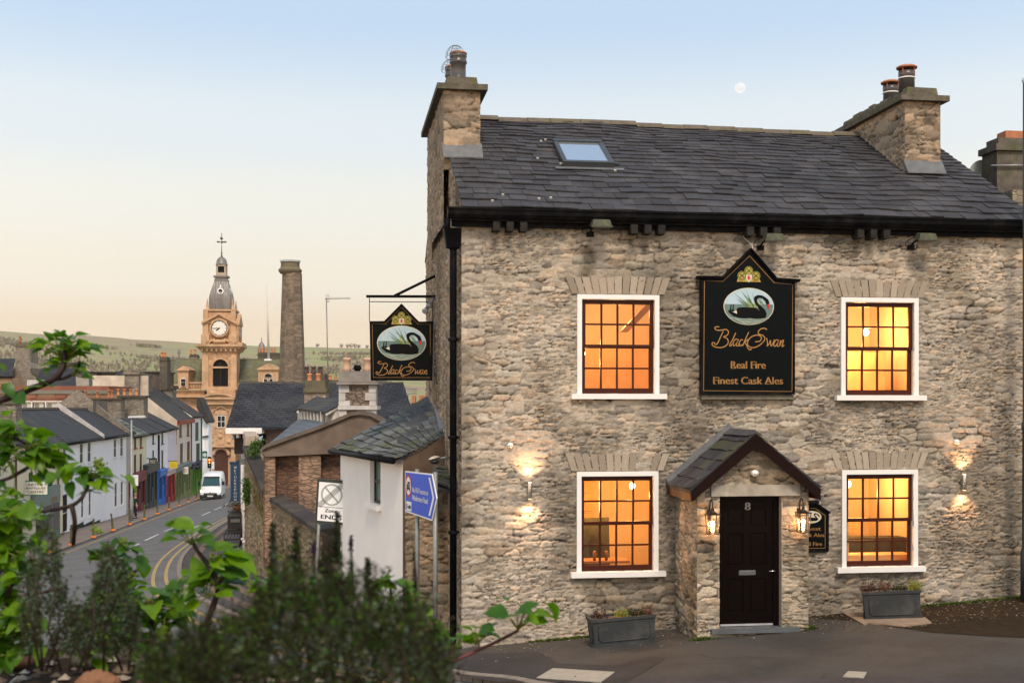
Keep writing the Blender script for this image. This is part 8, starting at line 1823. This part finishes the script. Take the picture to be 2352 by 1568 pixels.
# ================= HILLS =================
HX_ = [-1400, -700, -300, 0, 60, 120, 210, 300, 400, 480, 600, 700, 850, 1000, 1300, 1800, 2500, 3600]; HY_ = [742, 748, 750, 760, 765, 769, 770.5, 779, 784, 790, 795, 797, 800, 804, 806, 815, 825, 830]
def skyl_(x): return float(np.interp(x, HX_, HY_))
mb = MB(); nx, ny = 150, 26; cols = []
for j in range(ny+1):
    for i in range(nx+1):
        x = -1400+5000*i/nx; t = j/ny; Y = 520+1080*t; s = skyl_(x)
        top = P(x, s, 1600).z; n = mnoise.noise(Vector((x*.004, t*3.2, 2)))*9*(t*(1-t)*4)+mnoise.noise(Vector((x*.013, t*9, 5)))*3.5*(t*(1-t)*4)
        z = -20+(top+20)*(t**1.15)+n
        if j == ny: z = top+mnoise.noise(Vector((x*.05, 0, 5)))*.8
        xx = (x-1176)/F*Y; mb.v.append((xx, Y, z))
for i in range(nx+1): v = mb.v[ny*(nx+1)+i]; mb.v.append((v[0]*1.1, 2100, v[2]-60))
mb.smooth = True
for j in range(ny+1):
    for i in range(nx): a = j*(nx+1)+i; mb.face((a, a+1, a+nx+2, a+nx+1))
hm, t_, b_ = nodes('hill_grass'); setb(b_, 1, .05); o_ = N(t_, 'ShaderNodeTexCoord').outputs['Object']
mp = N(t_, 'ShaderNodeMapping'); mp.inputs['Scale'].default_value = (.009, .014, .03); t_.links.new(o_, mp.inputs[0])
f1 = nz(t_, mp.outputs[0], 1.0, 6, .6, .4); f2 = nz(t_, mp.outputs[0], 3.2, 5, .65); f3 = nz(t_, mp.outputs[0], 14, 5, .7)
c1 = rmp(t_, f1, [(.38, (.30, .235, .15)), (.47, (.30, .29, .13)), (.58, (.25, .31, .115)), (.72, (.31, .26, .17))])
c1 = mixc(t_, 'MIX', rmp(t_, f2, [(.50, 0), (.58, .7)]), c1, (.25, .19, .155)); c1 = mixc(t_, 'MULTIPLY', 1, c1, rmp(t_, f3, [(.3, .8), (.7, 1.15)]))
sx_ = N(t_, 'ShaderNodeSeparateXYZ'); t_.links.new(o_, sx_.inputs[0]); mr = N(t_, 'ShaderNodeMapRange'); mr.inputs['From Min'].default_value = -650; mr.inputs['From Max'].default_value = -250; t_.links.new(sx_.outputs[0], mr.inputs[0])
c1 = mixc(t_, 'MIX', mr.outputs[0], mixc(t_, 'MIX', .55, c1, (.31, .235, .17)), c1)
t_.links.new(c1, b_.inputs['Base Color'])
hills = kind(mb.build('hills', hm), 'structure')
def hillz(x, Y): t = (Y-520)/1080; top = P(x, skyl_(x), 1600).z; return -20+(top+20)*(t**1.15)+mnoise.noise(Vector((x*.004, t*3.2, 2)))*9*(t*(1-t)*4)+mnoise.noise(Vector((x*.013, t*9, 5)))*3.5*(t*(1-t)*4)
rr = random.Random(12); mb = MB(); patches = [(30, 1400, 60, 60), (60, 1220, 110, 110), (300, 1150, 120, 70), (390, 1260, 80, 34), (250, 1090, 160, 60), (800, 1330, 70, 30), (900, 1240, 90, 34), (340, 1470, 22, 10), (740, 1180, 60, 34), (450, 1150, 60, 50), (130, 1150, 90, 60), (600, 1300, 60, 20), (860, 1450, 120, 12), (180, 1330, 60, 18)]
for k in range(2300):
    px, Y0, sx2, sy2 = rr.choice(patches); x, Y = rr.gauss(px, sx2*.6), rr.gauss(Y0, sy2*.5)
    if not (540 < Y < 1560): continue
    z = hillz(x, Y); c = Vector(((x-1176)/F*Y, Y, z)); h_ = rr.uniform(2, 4.6)
    mb.col = tuple(Vector(rr.choice(((.27, .215, .17), (.30, .24, .18), (.22, .20, .13), (.24, .24, .125))))*rr.uniform(.8, 1.2))
    for q in range(4): a = rr.uniform(0, 6.28); w2 = h_*.5; mb.poly([c+Vector((math.cos(a)*w2*rr.uniform(.4, 1), math.sin(a)*w2, rr.uniform(0, h_*.4))), c+Vector((-math.cos(a)*w2*rr.uniform(.4, 1), -math.sin(a)*w2, rr.uniform(0, h_*.4))), c+Vector((rr.uniform(-1, 1)*w2*.6, rr.uniform(-1, 1), h_))])
kind(mb.build('hillside_woods', pm('woods', (1, 1, 1), 1, .05, attr=True, bump=0), uv=False), 'stuff')
labs = ['single round tree on the skyline left of the television mast', 'round tree on the skyline just left of the hanging sign mast', 'first bare tree of the skyline row left of the hanging sign', 'second bare tree of the skyline row left of the hanging sign', 'third bare tree of the skyline row left of the hanging sign', 'fourth bare tree of the skyline row left of the hanging sign', 'last skyline tree touching the left edge of the hanging sign']
for (x, r), lab in zip(((729.5, 5.5), (784, 5.5), (798, 5), (806, 6), (815, 6), (824, 5), (843, 4.5)), labs):
    c = P(x, skyl_(x)+1, 1600); kk = 1600/F; t = thing('skyline_tree', lab, 'tree', c, 0, 'trees on the skyline'); mb = MB(); mb.path([(0, 0, -2), (0, 0, r*kk)], [.5, .2], 5)
    for q in range(8): a = rr.uniform(0, 6.28); mb.path([(0, 0, r*kk*.5), (math.cos(a)*r*kk*.6, math.sin(a)*r*kk*.6, r*kk*rr.uniform(1, 1.6))], [.25, .08], 4)
    mb.build('trunk', wood, t); mb = MB()
    for q in range(170):
        d = Vector((rr.gauss(0, 1), rr.gauss(0, 1), rr.gauss(0, .9))).normalized()*r*kk*rr.random()**.4*.95; p = d+Vector((0, 0, r*kk*1.15)); e = Vector((rr.gauss(0, 1), rr.gauss(0, 1), rr.gauss(0, 1)))*.35; mb.poly([p, p+e, p+Vector((e.z, e.x, e.y))*1.2])
    mb.build('crown', pm('bare_crown', (.13, .105, .09), 1, .05, bump=0), t, uv=False)

# ---- air between the town and the hills
mb = MB(); mb.box(-2600, 4300, -90, 2150, -75, 150)
hz = bpy.data.materials.new('haze_air'); hz.use_nodes = True; t = hz.node_tree; t.nodes.clear(); oo = N(t, 'ShaderNodeOutputMaterial'); pv = N(t, 'ShaderNodeVolumePrincipled')
pv.inputs['Color'].default_value = (.95, .86, .76, 1); pv.inputs['Density'].default_value = .00011; pv.inputs['Anisotropy'].default_value = .2; t.links.new(pv.outputs[0], oo.inputs['Volume'])
kind(mb.build('haze', hz, uv=False), 'stuff')
# ================= FOREGROUND GARDEN =================
BZ = 2.95
edge_ = [(-3.4, 3.0), (-.85, 2.95), (-.35, 2.72), (-.12, 2.38), (.12, 1.95), (.2, .35), (-3.4, .35)]
mb = MB(); g0 = -1.6
mb.prism([(x, y, g0) for x, y in edge_], (0, 0, BZ-.12-g0)); kind(mb.build('garden_bank', rubble('bank_stone', (.30, .26, .21), (.20, .17, .14), (.15, .12, .1), 3, 6)), 'structure')
def inside(x, y):
    c = False
    for i in range(len(edge_)):
        (x1, y1), (x2, y2) = edge_[i], edge_[i-1]
        if (y1 > y) != (y2 > y) and x < (x2-x1)*(y-y1)/(y2-y1)+x1: c = not c
    return c
def bz(x, y): return BZ-.03+.03*mnoise.noise(Vector((x*3, y*3, 1)))+.012*mnoise.noise(Vector((x*15, y*15, 4)))
mb = MB(); mb.smooth = True; nx, ny = 120, 80; idx = {}
for j in range(ny+1):
    for i in range(nx+1):
        x, y = -3.4+3.6*i/nx, .35+2.65*j/ny
        z = bz(x, y) if inside(x, y) else BZ-.16
        idx[i, j] = mb.add([(x, y, z)])
for j in range(ny):
    for i in range(nx):
        if inside(-3.4+3.6*(i+.5)/nx, .35+2.65*(j+.5)/ny): mb.face((idx[i, j], idx[i+1, j], idx[i+1, j+1], idx[i, j+1]))
kind(mb.build('soil', pm('garden_soil', (.045, .028, .018), .95, .1, var=.6, sc=12, bump=1, bs=90)), 'structure')
rr = random.Random(31); mb = MB()
for k in range(1600):
    x, y = rr.uniform(-1.9, .1), rr.uniform(1.0, 2.95)
    if not inside(x, y): continue
    s = rr.uniform(.004, .016); mb.col = tuple(Vector(rr.choice(((.30, .25, .20), (.42, .38, .33), (.16, .12, .09), (.07, .05, .04), (.25, .16, .11))))*rr.uniform(.7, 1.2))
    c = Vector((x, y, bz(x, y)+s*.3)); v = [c+Vector((rr.uniform(.6, 1.2)*a, rr.uniform(.6, 1.2)*b, rr.uniform(.5, .9)*d))*s for a, b, d in ((-1, -1, 0), (1, -1, 0), (1, 1, 0), (-1, 1, 0), (0, 0, 1))]; n = mb.add(v)
    for q in ((0, 1, 4), (1, 2, 4), (2, 3, 4), (3, 0, 4)): mb.face([n+i for i in q])
kind(mb.build('pebbles', pm('pebble', (1, 1, 1), .9, .1, attr=True, bump=0), uv=False), 'stuff')
def rock(px, py, rpx, c, label, seed, fl=.7):
    t = (BZ-EYE)/((930-py)/F); o = P(px, py+rpx*.4, t); r = rpx*t/F
    rr = random.Random(seed); m_ = MB(); m_.smooth = True; n, m2 = 22, 14
    for j in range(m2+1):
        th = math.pi*j/m2
        for i in range(n):
            a = 2*math.pi*i/n; d = Vector((math.sin(th)*math.cos(a), math.sin(th)*math.sin(a), -math.cos(th))); q = 1+.22*mnoise.noise(d*1.4+Vector((seed, 0, 0)))+.07*mnoise.noise(d*5+Vector((seed, 3, 0)))
            m_.v.append((d.x*r*q*1.15, d.y*r*q, d.z*r*q*fl))
    for j in range(m2):
        for i in range(n): m_.face((j*n+i, j*n+(i+1) % n, (j+1)*n+(i+1) % n, (j+1)*n+i))
    ob = m_.build('rock', pm('rock%d' % seed, c, .9, .15, var=.5, sc=22, bump=.6, bs=120, stain=tuple(x*.5 for x in c))); ob.location = o; tag(ob, label, 'rock', 'stones in the flower bed')
rock(42, 1499, 32, (.24, .12, .075), 'round reddish brown stone at the far left of the flower bed', 1)
rock(205, 1500, 34, (.11, .105, .08), 'dark grey green stone behind the orange brown one', 2)
rock(305, 1482, 44, (.14, .125, .095), 'large dull grey stone beside the dark shrub', 3)
rock(222, 1552, 42, (.30, .15, .085), 'orange brown stone at the bottom of the flower bed', 4)
rock(282, 1530, 18, (.26, .19, .13), 'small tan stone between the grey and the orange brown stones', 5)
rock(100, 1535, 14, (.20, .15, .11), 'small brown pebble stone at bottom left', 6)
# ---- leafy branches
LG = leafm('bright_leaf', (.012, .075, .016), (.15, .27, .008), .36, .42, .28)
stemm = pm('twig_dark', (.035, .018, .015), .6, .3, var=.4, sc=40); stemr = pm('twig_red', (.12, .035, .03), .5, .3, var=.4, sc=40); stemg = pm('stalk_green', (.14, .17, .03), .5, .4, var=.2, sc=40)
def leaf(mb, base, d, up, L, wd, rr, tone):
    d = d.normalized(); s = d.cross(up)
    if s.length < .05: s = d.cross(Vector((.3, .5, 1)))
    s.normalize(); n = s.cross(d).normalized(); bend = rr.uniform(.2, .9); fold = rr.uniform(.1, .45); tw = rr.uniform(-.3, .3)
    prof = [(0, .04), (.12, .34), (.3, .5), (.5, .48), (.7, .34), (.86, .17), (1, .01)]
    L0 = []; C = []; R0 = []
    for t, w_ in prof:
        c = base+d*L*(t-.12*bend*t*t)-n*L*bend*t*t*.55
        ss = (s*math.cos(tw*t)+n*math.sin(tw*t)); e = .03*L*math.sin(t*17+tone*9)
        L0.append(c+ss*w_*wd*L+n*(w_*wd*L*fold+e)); C.append(c); R0.append(c-ss*w_*wd*L+n*(w_*wd*L*fold-e))
    a = mb.add(L0); b = mb.add(C); c = mb.add(R0); mb.col = (tone, 0, 0)
    for i in range(len(prof)-1): mb.face((b+i, a+i, a+i+1, b+i+1)); mb.face((c+i, b+i, b+i+1, c+i+1))
def branch(name, label, Y, stems, umbels=(), sprays=(), singles=(), berries=(), seed=1, stm=None, tone=(.2, 1.0)):
    """stems: [(pixel path, radius px at start, end)], umbels: (x, y, angle deg from up, n, petiole px, leaf px, fan deg)"""
    rr = random.Random(seed); px = Y/F; allp = [p for s in stems for p in s[0]]
    o = P(allp[0][0], allp[0][1], Y); t = thing(name, label, 'leafy branch', o, 0, 'leafy branches in the foreground')
    q = lambda x, y, dY=0: P(x, y, Y+dY)-o
    mb = MB()
    for path, r0, r1 in stems:
        sp = smooth_line([tuple(q(x, y, .06*mnoise.noise(Vector((x*.02, y*.02, seed))))) for x, y in path], 4); n = len(sp); rs = [(r0+(r1-r0)*i/(n-1))*px*(1+.25*mnoise.noise(Vector((i*.9, seed, 0)))) for i in range(n)]; mb.path(sp, rs, 7)
    mb.build('stem', stm or stemm, t, uv=False)
    lb = MB(); lb.smooth = True; pb2 = MB()
    def put(b, d, L):
        leaf(lb, b, d, Vector((rr.gauss(0, .35), -.25+rr.gauss(0, .35), 1)), L, rr.uniform(.62, .85), rr, rr.uniform(*tone))
    for x, y, ang, n, pet, lf, fan in umbels:
        c = q(x, y)
        for k in range(n):
            a = rad(ang+fan*(-1+2*(k+.5)/n)+rr.uniform(-8, 8)); pl_ = pet*px*rr.uniform(.6, 1.05); az = rr.uniform(-.7, .7)
            d = Vector((math.sin(a), az*.6, math.cos(a))).normalized(); e = c+d*pl_; mid_ = c+d*pl_*.5+Vector((math.sin(a)*.1, 0, .1))*pl_
            pb2.path([c, mid_, e], [2.2*px, 1.6*px, 1.3*px], 5)
            od = Vector((math.sin(a)*1.3+rr.gauss(0, .25), az+rr.gauss(0, .3), math.cos(a)*.25-.05)); put(e, od, lf*px*rr.uniform(.85, 1.35))
    for x, y, n, r, lf in sprays:
        for k in range(n):
            c = q(x+rr.gauss(0, r*.5), y+rr.gauss(0, r*.5), rr.gauss(0, r*px*.5)); d = Vector((rr.gauss(0, 1), rr.gauss(-.3, .7), rr.gauss(-.1, .55))); put(c, d, lf*px*rr.uniform(.75, 1.45)); pb2.path([c-d.normalized()*lf*px*.5, c], [1.2*px, 1.2*px], 4)
    for x0, y0, x1, y1 in singles:
        a, b = q(x0, y0), q(x1, y1, rr.uniform(-.03, .03)); put(a, b-a, (b-a).length*1.1); pb2.path([q(x0, y0)-(b-a)*.2, a], [1.4*px, 1.2*px], 4)
    lb.build('leaves', LG, t, uv=False)
    if pb2.f: pb2.build('leaf_stalks', stemg, t, uv=False)
    if berries:
        bb_ = MB(); bb_.smooth = True
        for x, y, n, r in berries:
            for k in range(n):
                c = q(x+rr.gauss(0, r*.5), y+rr.gauss(0, r*.4), rr.gauss(0, r*px*.4)); bb_.ball(c, rr.uniform(2.6, 4.2)*px, 6)
                if k % 3 == 0: bb_.path([q(x, y+r), c], [1.2*px, 1*px], 4)
        bb_.build('flower_buds', pm('green_buds', (.14, .20, .02), .5, .4, bump=0), t, uv=False)
branch('leafy_branch', 'dark branch rising from the left edge to an umbrella of leaves against the hill', 2.9,
       [([(-30, 930), (20, 912), (70, 893), (118, 873), (140, 852), (148, 825), (150, 800)], 9, 6), ([(118, 872), (150, 868), (178, 850), (182, 830)], 4, 3), ([(20, 912), (2, 880)], 4, 2)],
       umbels=[(150, 826, 2, 20, 62, 42, 66), (150, 835, 8, 10, 44, 38, 50), (150, 852, -40, 6, 26, 34, 40), (165, 862, 60, 5, 22, 34, 50), (148, 845, 20, 6, 24, 34, 80)],
       singles=[(60, 893, 92, 878), (10, 880, 30, 905), (0, 835, 14, 850), (35, 905, 55, 922), (95, 882, 120, 868)], seed=3)
branch('leafy_branch', 'leafy twigs in the middle left over the cream house and its sign', 2.7,
       [([(-30, 1112), (20, 1098), (66, 1072), (110, 1060), (132, 1040)], 5, 3), ([(-20, 1010), (20, 1000), (60, 1020)], 5, 3), ([(20, 1098), (60, 1080)], 3, 2)],
       umbels=[(60, 1030, 60, 7, 34, 42, 80), (95, 1048, 80, 6, 28, 46, 70), (30, 1000, 10, 7, 30, 44, 100), (70, 1070, 120, 5, 24, 36, 60)],
       sprays=[(12, 985, 12, 28, 42), (40, 1040, 12, 34, 44), (10, 1060, 8, 26, 38), (80, 1035, 9, 24, 44), (20, 1130, 8, 20, 38)], seed=5)
branch('leafy_branch', 'curved brown twig with leaves crossing in front of the first white cottage', 2.6,
       [([(-30, 1181), (60, 1178), (120, 1170), (165, 1160), (190, 1140), (205, 1108), (212, 1092)], 5.5, 4), ([(205, 1112), (225, 1092), (245, 1090)], 3, 2), ([(165, 1160), (172, 1200), (168, 1250)], 6, 5)],
       umbels=[(212, 1094, 30, 7, 22, 34, 100)], sprays=[(190, 1090, 6, 18, 34), (150, 1085, 7, 22, 36), (215, 1120, 4, 14, 38)], berries=[(225, 1065, 34, 16), (222, 1216, 22, 10)],
       singles=[(245, 1090, 290, 1098), (285, 1095, 325, 1122), (225, 1100, 242, 1120)], seed=7)
branch('leafy_branch', 'red tipped twig with flower buds and drooping leaves over the road', 2.7,
       [([(-20, 1378), (60, 1366), (140, 1352)], 4, 3), ([(240, 1345), (290, 1318), (330, 1305)], 4, 2.5), ([(190, 1400), (255, 1398), (290, 1372), (300, 1345)], 4, 3), ([(215, 1330), (240, 1300), (262, 1278)], 3, 2)],
       umbels=[(255, 1290, 20, 8, 26, 34, 90), (300, 1355, 20, 5, 20, 36, 80)], sprays=[(230, 1270, 8, 20, 34), (290, 1260, 8, 16, 34), (300, 1330, 7, 18, 32)],
       berries=[(282, 1245, 34, 13), (296, 1325, 34, 15), (215, 1275, 12, 10)], singles=[(300, 1280, 330, 1300), (315, 1275, 340, 1310), (322, 1290, 334, 1322)], seed=9, stm=stemr)
branch('leafy_branch', 'upright twig with pale underlit leaves in front of the yellow lines', 2.5,
       [([(462, 1460), (490, 1390), (500, 1345), (480, 1300), (452, 1262), (440, 1235)], 8, 4), ([(500, 1345), (515, 1320)], 4, 3)],
       umbels=[(440, 1250, -10, 6, 36, 52, 70), (480, 1290, 70, 6, 34, 54, 60), (495, 1340, 10, 9, 26, 46, 110), (480, 1370, -30, 7, 26, 46, 110)],
       sprays=[(500, 1290, 5, 22, 48), (470, 1330, 7, 24, 40), (420, 1350, 9, 24, 42)], singles=[(520, 1275, 590, 1290), (445, 1215, 385, 1190), (450, 1215, 480, 1196), (400, 1190, 375, 1200)], seed=11)
branch('leafy_branch', 'broad leaves and stem low in front of the road left of the upright twig', 2.6,
       [([(345, 1500), (350, 1440), (345, 1385)], 8, 5), ([(350, 1440), (300, 1420)], 4, 3), ([(350, 1470), (240, 1470), (200, 1480)], 4, 3)],
       umbels=[(345, 1385, 0, 7, 26, 52, 100), (350, 1420, 0, 6, 26, 50, 110)], sprays=[(300, 1400, 16, 30, 50), (250, 1385, 12, 28, 48), (375, 1400, 12, 26, 50), (260, 1440, 16, 30, 50), (220, 1475, 14, 30, 46), (310, 1460, 12, 30, 44), (180, 1490, 8, 24, 40), (400, 1420, 10, 26, 42)], seed=13)
branch('leafy_branch', 'thick cluster of leaves filling the left edge below the awning', 2.5,
       [([(-30, 1500), (10, 1400), (30, 1300), (20, 1220)], 7, 4)],
       sprays=[(5, 1215, 30, 40, 48), (30, 1180, 10, 26, 44), (20, 1280, 34, 46, 48), (10, 1345, 28, 42, 46), (60, 1400, 16, 34, 46), (30, 1420, 26, 44, 44), (15, 1480, 22, 40, 42), (70, 1450, 16, 34, 40), (70, 1235, 10, 30, 40)], seed=15)
branch('leafy_branch', 'small leaves peeping up between the dark shrub and the stone wall', 2.7, [([(640, 1420), (600, 1370), (570, 1345)], 4, 3)], umbels=[(580, 1350, -20, 5, 24, 48, 70)], sprays=[(600, 1345, 5, 16, 34)], seed=17)
branch('leafy_branch', 'blurred pale leaves at the foot of the white outbuilding wall', 2.3, [([(920, 1440), (900, 1370), (895, 1330)], 4, 3)], umbels=[(895, 1345, 0, 7, 20, 40, 90)], sprays=[(935, 1350, 4, 16, 36), (880, 1335, 5, 16, 36), (930, 1385, 4, 16, 30)], seed=19)
branch('leafy_branch', 'long reddish twig reaching right over the pavement with leaf clusters', 2.35,
       [([(940, 1570), (1010, 1532), (1080, 1500), (1130, 1478), (1190, 1447)], 5, 4), ([(1010, 1532), (1035, 1505), (1042, 1490)], 3.5, 3), ([(1100, 1492), (1100, 1470)], 2.5, 2)],
       umbels=[(1190, 1444, 12, 9, 46, 44, 55), (1043, 1492, 0, 7, 38, 48, 60), (1092, 1480, 20, 6, 42, 38, 40), (975, 1435, -30, 6, 24, 38, 90)],
       singles=[(1255, 1385, 1288, 1412), (1165, 1380, 1145, 1362)], seed=21, stm=stemr)
# ---- dense shrubs
def shrub(name, label, region, depth, n, cols, seed, sprig=(26, 50), lf=9, spread=.5, opaque=True, stems=14, mat=None, Yb=None):
    """region: (x list, top y list, bottom y)"""
    rr = random.Random(seed); xs_, ts_, yb = region; Yc = sum(depth)/2; o = P(sum(xs_)/len(xs_), yb, Yc); t = thing(name, label, 'shrub', o); mb = MB()
    for k in range(n):
        x = rr.uniform(xs_[0], xs_[-1]); top = float(np.interp(x, xs_, ts_)); Y = rr.uniform(*depth); y = top+(yb-top)*rr.random()**1.25
        px = Y/F; c = P(x, y+10, Y)-o; d = Vector((rr.gauss(0, spread), rr.gauss(0, spread), 1)).normalized(); L = rr.uniform(*sprig)*px; tone = rr.random(); col = rr.choice(cols)
        e = c+d*L; s = d.cross(Vector((0, 1, .1))).normalized()*.7*px; mb.col = (.04, .03, .02); mb.poly([c-s, c+s, e+s*.4, e-s*.4])
        m_ = rr.randint(7, 12)
        for i in range(m_):
            b = c.lerp(e, (i+.5)/m_); ld = (Vector((rr.gauss(0, 1), rr.gauss(0, 1), rr.gauss(.5, .5)))).normalized(); ll = lf*px*rr.uniform(.6, 1.3); ls = ld.cross(Vector((rr.random(), rr.random(), rr.random()))).normalized()*ll*.24
            mb.col = tuple(v*rr.uniform(.7, 1.3) for v in col); mb.poly([b-ls*.3, b+ld*ll*.5+ls, b+ld*ll, b+ld*ll*.5-ls])
    mb.build('foliage', mat or pm('shrub_leaf', (.82, .85, .8), .8, .03, attr=True, bump=0, var=.1), t, uv=False)
    mb = MB()
    for k in range(stems):
        x = rr.uniform(xs_[0]+30, xs_[-1]-30); top = float(np.interp(x, xs_, ts_)); Y = rr.uniform(*depth); px = Y/F; a = P(x+rr.uniform(-40, 40), yb+40, Y)-o; b = P(x, top+rr.uniform(20, 90), Y)-o
        mb.path([a, a.lerp(b, .5)+Vector((rr.gauss(0, .01), 0, 0)), b], [3.5*px, 2.5*px, 1.2*px], 5)
    mb.build('stems', stemm, t, uv=False); return t, o
dk = ((.09, .17, .02), (.045, .11, .012), (.16, .21, .13), (.03, .07, .01), (.006, .008, .004), (.01, .012, .006), (.022, .030, .010), (.035, .045, .014), (.016, .020, .010), (.055, .065, .03), (.04, .03, .022), (.10, .12, .10), (.03, .055, .012))
shrub('dark_shrub', 'big dark fine leaved shrub filling the bottom of the picture left of the pub', ([330, 380, 410, 440, 470, 500, 530, 555, 580, 605, 625, 650, 675, 690, 720, 745, 765, 785, 810, 840, 860, 880, 905, 930, 950, 975, 1000, 1015, 1030], [1540, 1512, 1482, 1497, 1452, 1472, 1427, 1452, 1392, 1417, 1332, 1302, 1377, 1322, 1382, 1332, 1302, 1367, 1322, 1402, 1342, 1412, 1377, 1432, 1392, 1462, 1472, 1512, 1540], 1600), (1.0, 1.7), 2900, dk, 41, sprig=(40, 95), lf=13, spread=.5)
rmg = ((.05, .075, .03), (.07, .10, .05), (.03, .05, .02), (.11, .14, .10), (.04, .035, .02))
shrub('rosemary_bush', 'grey green rosemary bush standing over the stones at lower left', ([50, 75, 90, 110, 128, 140, 155, 180, 205, 222, 238, 255, 275, 292, 318], [1400, 1270, 1215, 1205, 1250, 1340, 1400, 1420, 1400, 1310, 1275, 1268, 1300, 1370, 1420], 1500), (1.7, 2.2), 720, rmg, 43, sprig=(30, 62), lf=12, spread=.3)
lv = ((.03, .04, .022), (.06, .075, .05), (.035, .05, .02))
for k, (x, yt, yb, r, Y, lab, purple) in enumerate(((628, 1205, 1420, 20, 1.75, 'tall blurred dark shoot rising in front of the zone ends sign pole', 0), (680, 1215, 1400, 22, 1.7, 'broad blurred green shoot below the zone ends sign', 0), (716, 1255, 1400, 9, 1.85, 'first lavender spike with purple black head against the white wall', 1), (775, 1178, 1400, 18, 1.9, 'tall grey green shoot crossing the corner of the zone ends sign', 0), (806, 1240, 1400, 9, 1.9, 'lavender spike with purple black head right of the zone ends sign', 1), (845, 1285, 1420, 18, 1.8, 'short blurred shoot near the foot of the white wall', 0), (742, 1290, 1420, 20, 1.7, 'middle blurred green shoot between the lavender spikes', 0), (955, 1255, 1420, 9, 2.1, 'slim green shoot in front of the sign posts', 0))):
    rr = random.Random(60+k); px = Y/F; o = P(x, yb, Y); t = thing('lavender_shoot', lab, 'plant shoot', o, 0, 'shoots rising from the dark shrub'); tip = P(x+rr.uniform(-6, 6), yt, Y)-o
    mb = MB(); mb.path([(0, 0, 0), tip*.5+Vector((.004, 0, 0)), tip], [2.2*px, 2*px, 1.2*px], 5); mb.build('stem', stemm, t, uv=False); mb = MB()
    n = int((yb-yt)*3.2)
    for i in range(n):
        f_ = rr.random(); b = tip*f_; ld = Vector((rr.gauss(0, 1), rr.gauss(0, 1), rr.gauss(.9, .5))).normalized(); ll = (r*1.15)*px*rr.uniform(.6, 1.2)*(1-.5*f_); ls = ld.cross(Vector((rr.random(), rr.random(), .2))).normalized()*ll*.2; mb.col = tuple(v*rr.uniform(.7, 1.4) for v in rr.choice(lv)); mb.poly([b-ls*.5, b+ld*ll*.5+ls, b+ld*ll, b+ld*ll*.5-ls])
    mb.build('foliage', pm('shrub_leaf', (1, 1, 1)), t, uv=False)
    if purple:
        mb = MB(); c = tip
        for i in range(60): b = tip+Vector((rr.gauss(0, 2.6), rr.gauss(0, 2.6), rr.uniform(-24, 10)))*px; mb.ball(b, 2.6*px, 5)
        mb.build('flower_head', pm('lavender_head', (.028, .015, .035), .8, .2, bump=0), t, uv=False)

# unseen wall added across the road, cuts low sky light on the pub
rw = thing('sky_block_wall', 'added unseen stone wall opposite the pub, blocking low sky', 'wall', (1, 4.6, gz(1, 4.6)))
mb = MB(); mb.hexa([(.25, 3.0, -.6), (15, 4.6, -.3), (15, 5.0, -.3), (.25, 3.4, -.6)], [(.25, 3.0, 2.15), (15, 4.6, 2.3), (15, 5.0, 2.3), (.25, 3.4, 2.15)]); WLD(rw, mb, 'wall', rub1)
mb = MB(); mb.hexa([(.25, 2.95, 2.15), (15, 4.55, 2.3), (15, 5.06, 2.3), (.25, 3.46, 2.15)], [(.25, 2.95, 2.25), (15, 4.55, 2.4), (15, 5.06, 2.4), (.25, 3.46, 2.25)]); WLD(rw, mb, 'coping', capm)  # top of the added sky-blocking wall
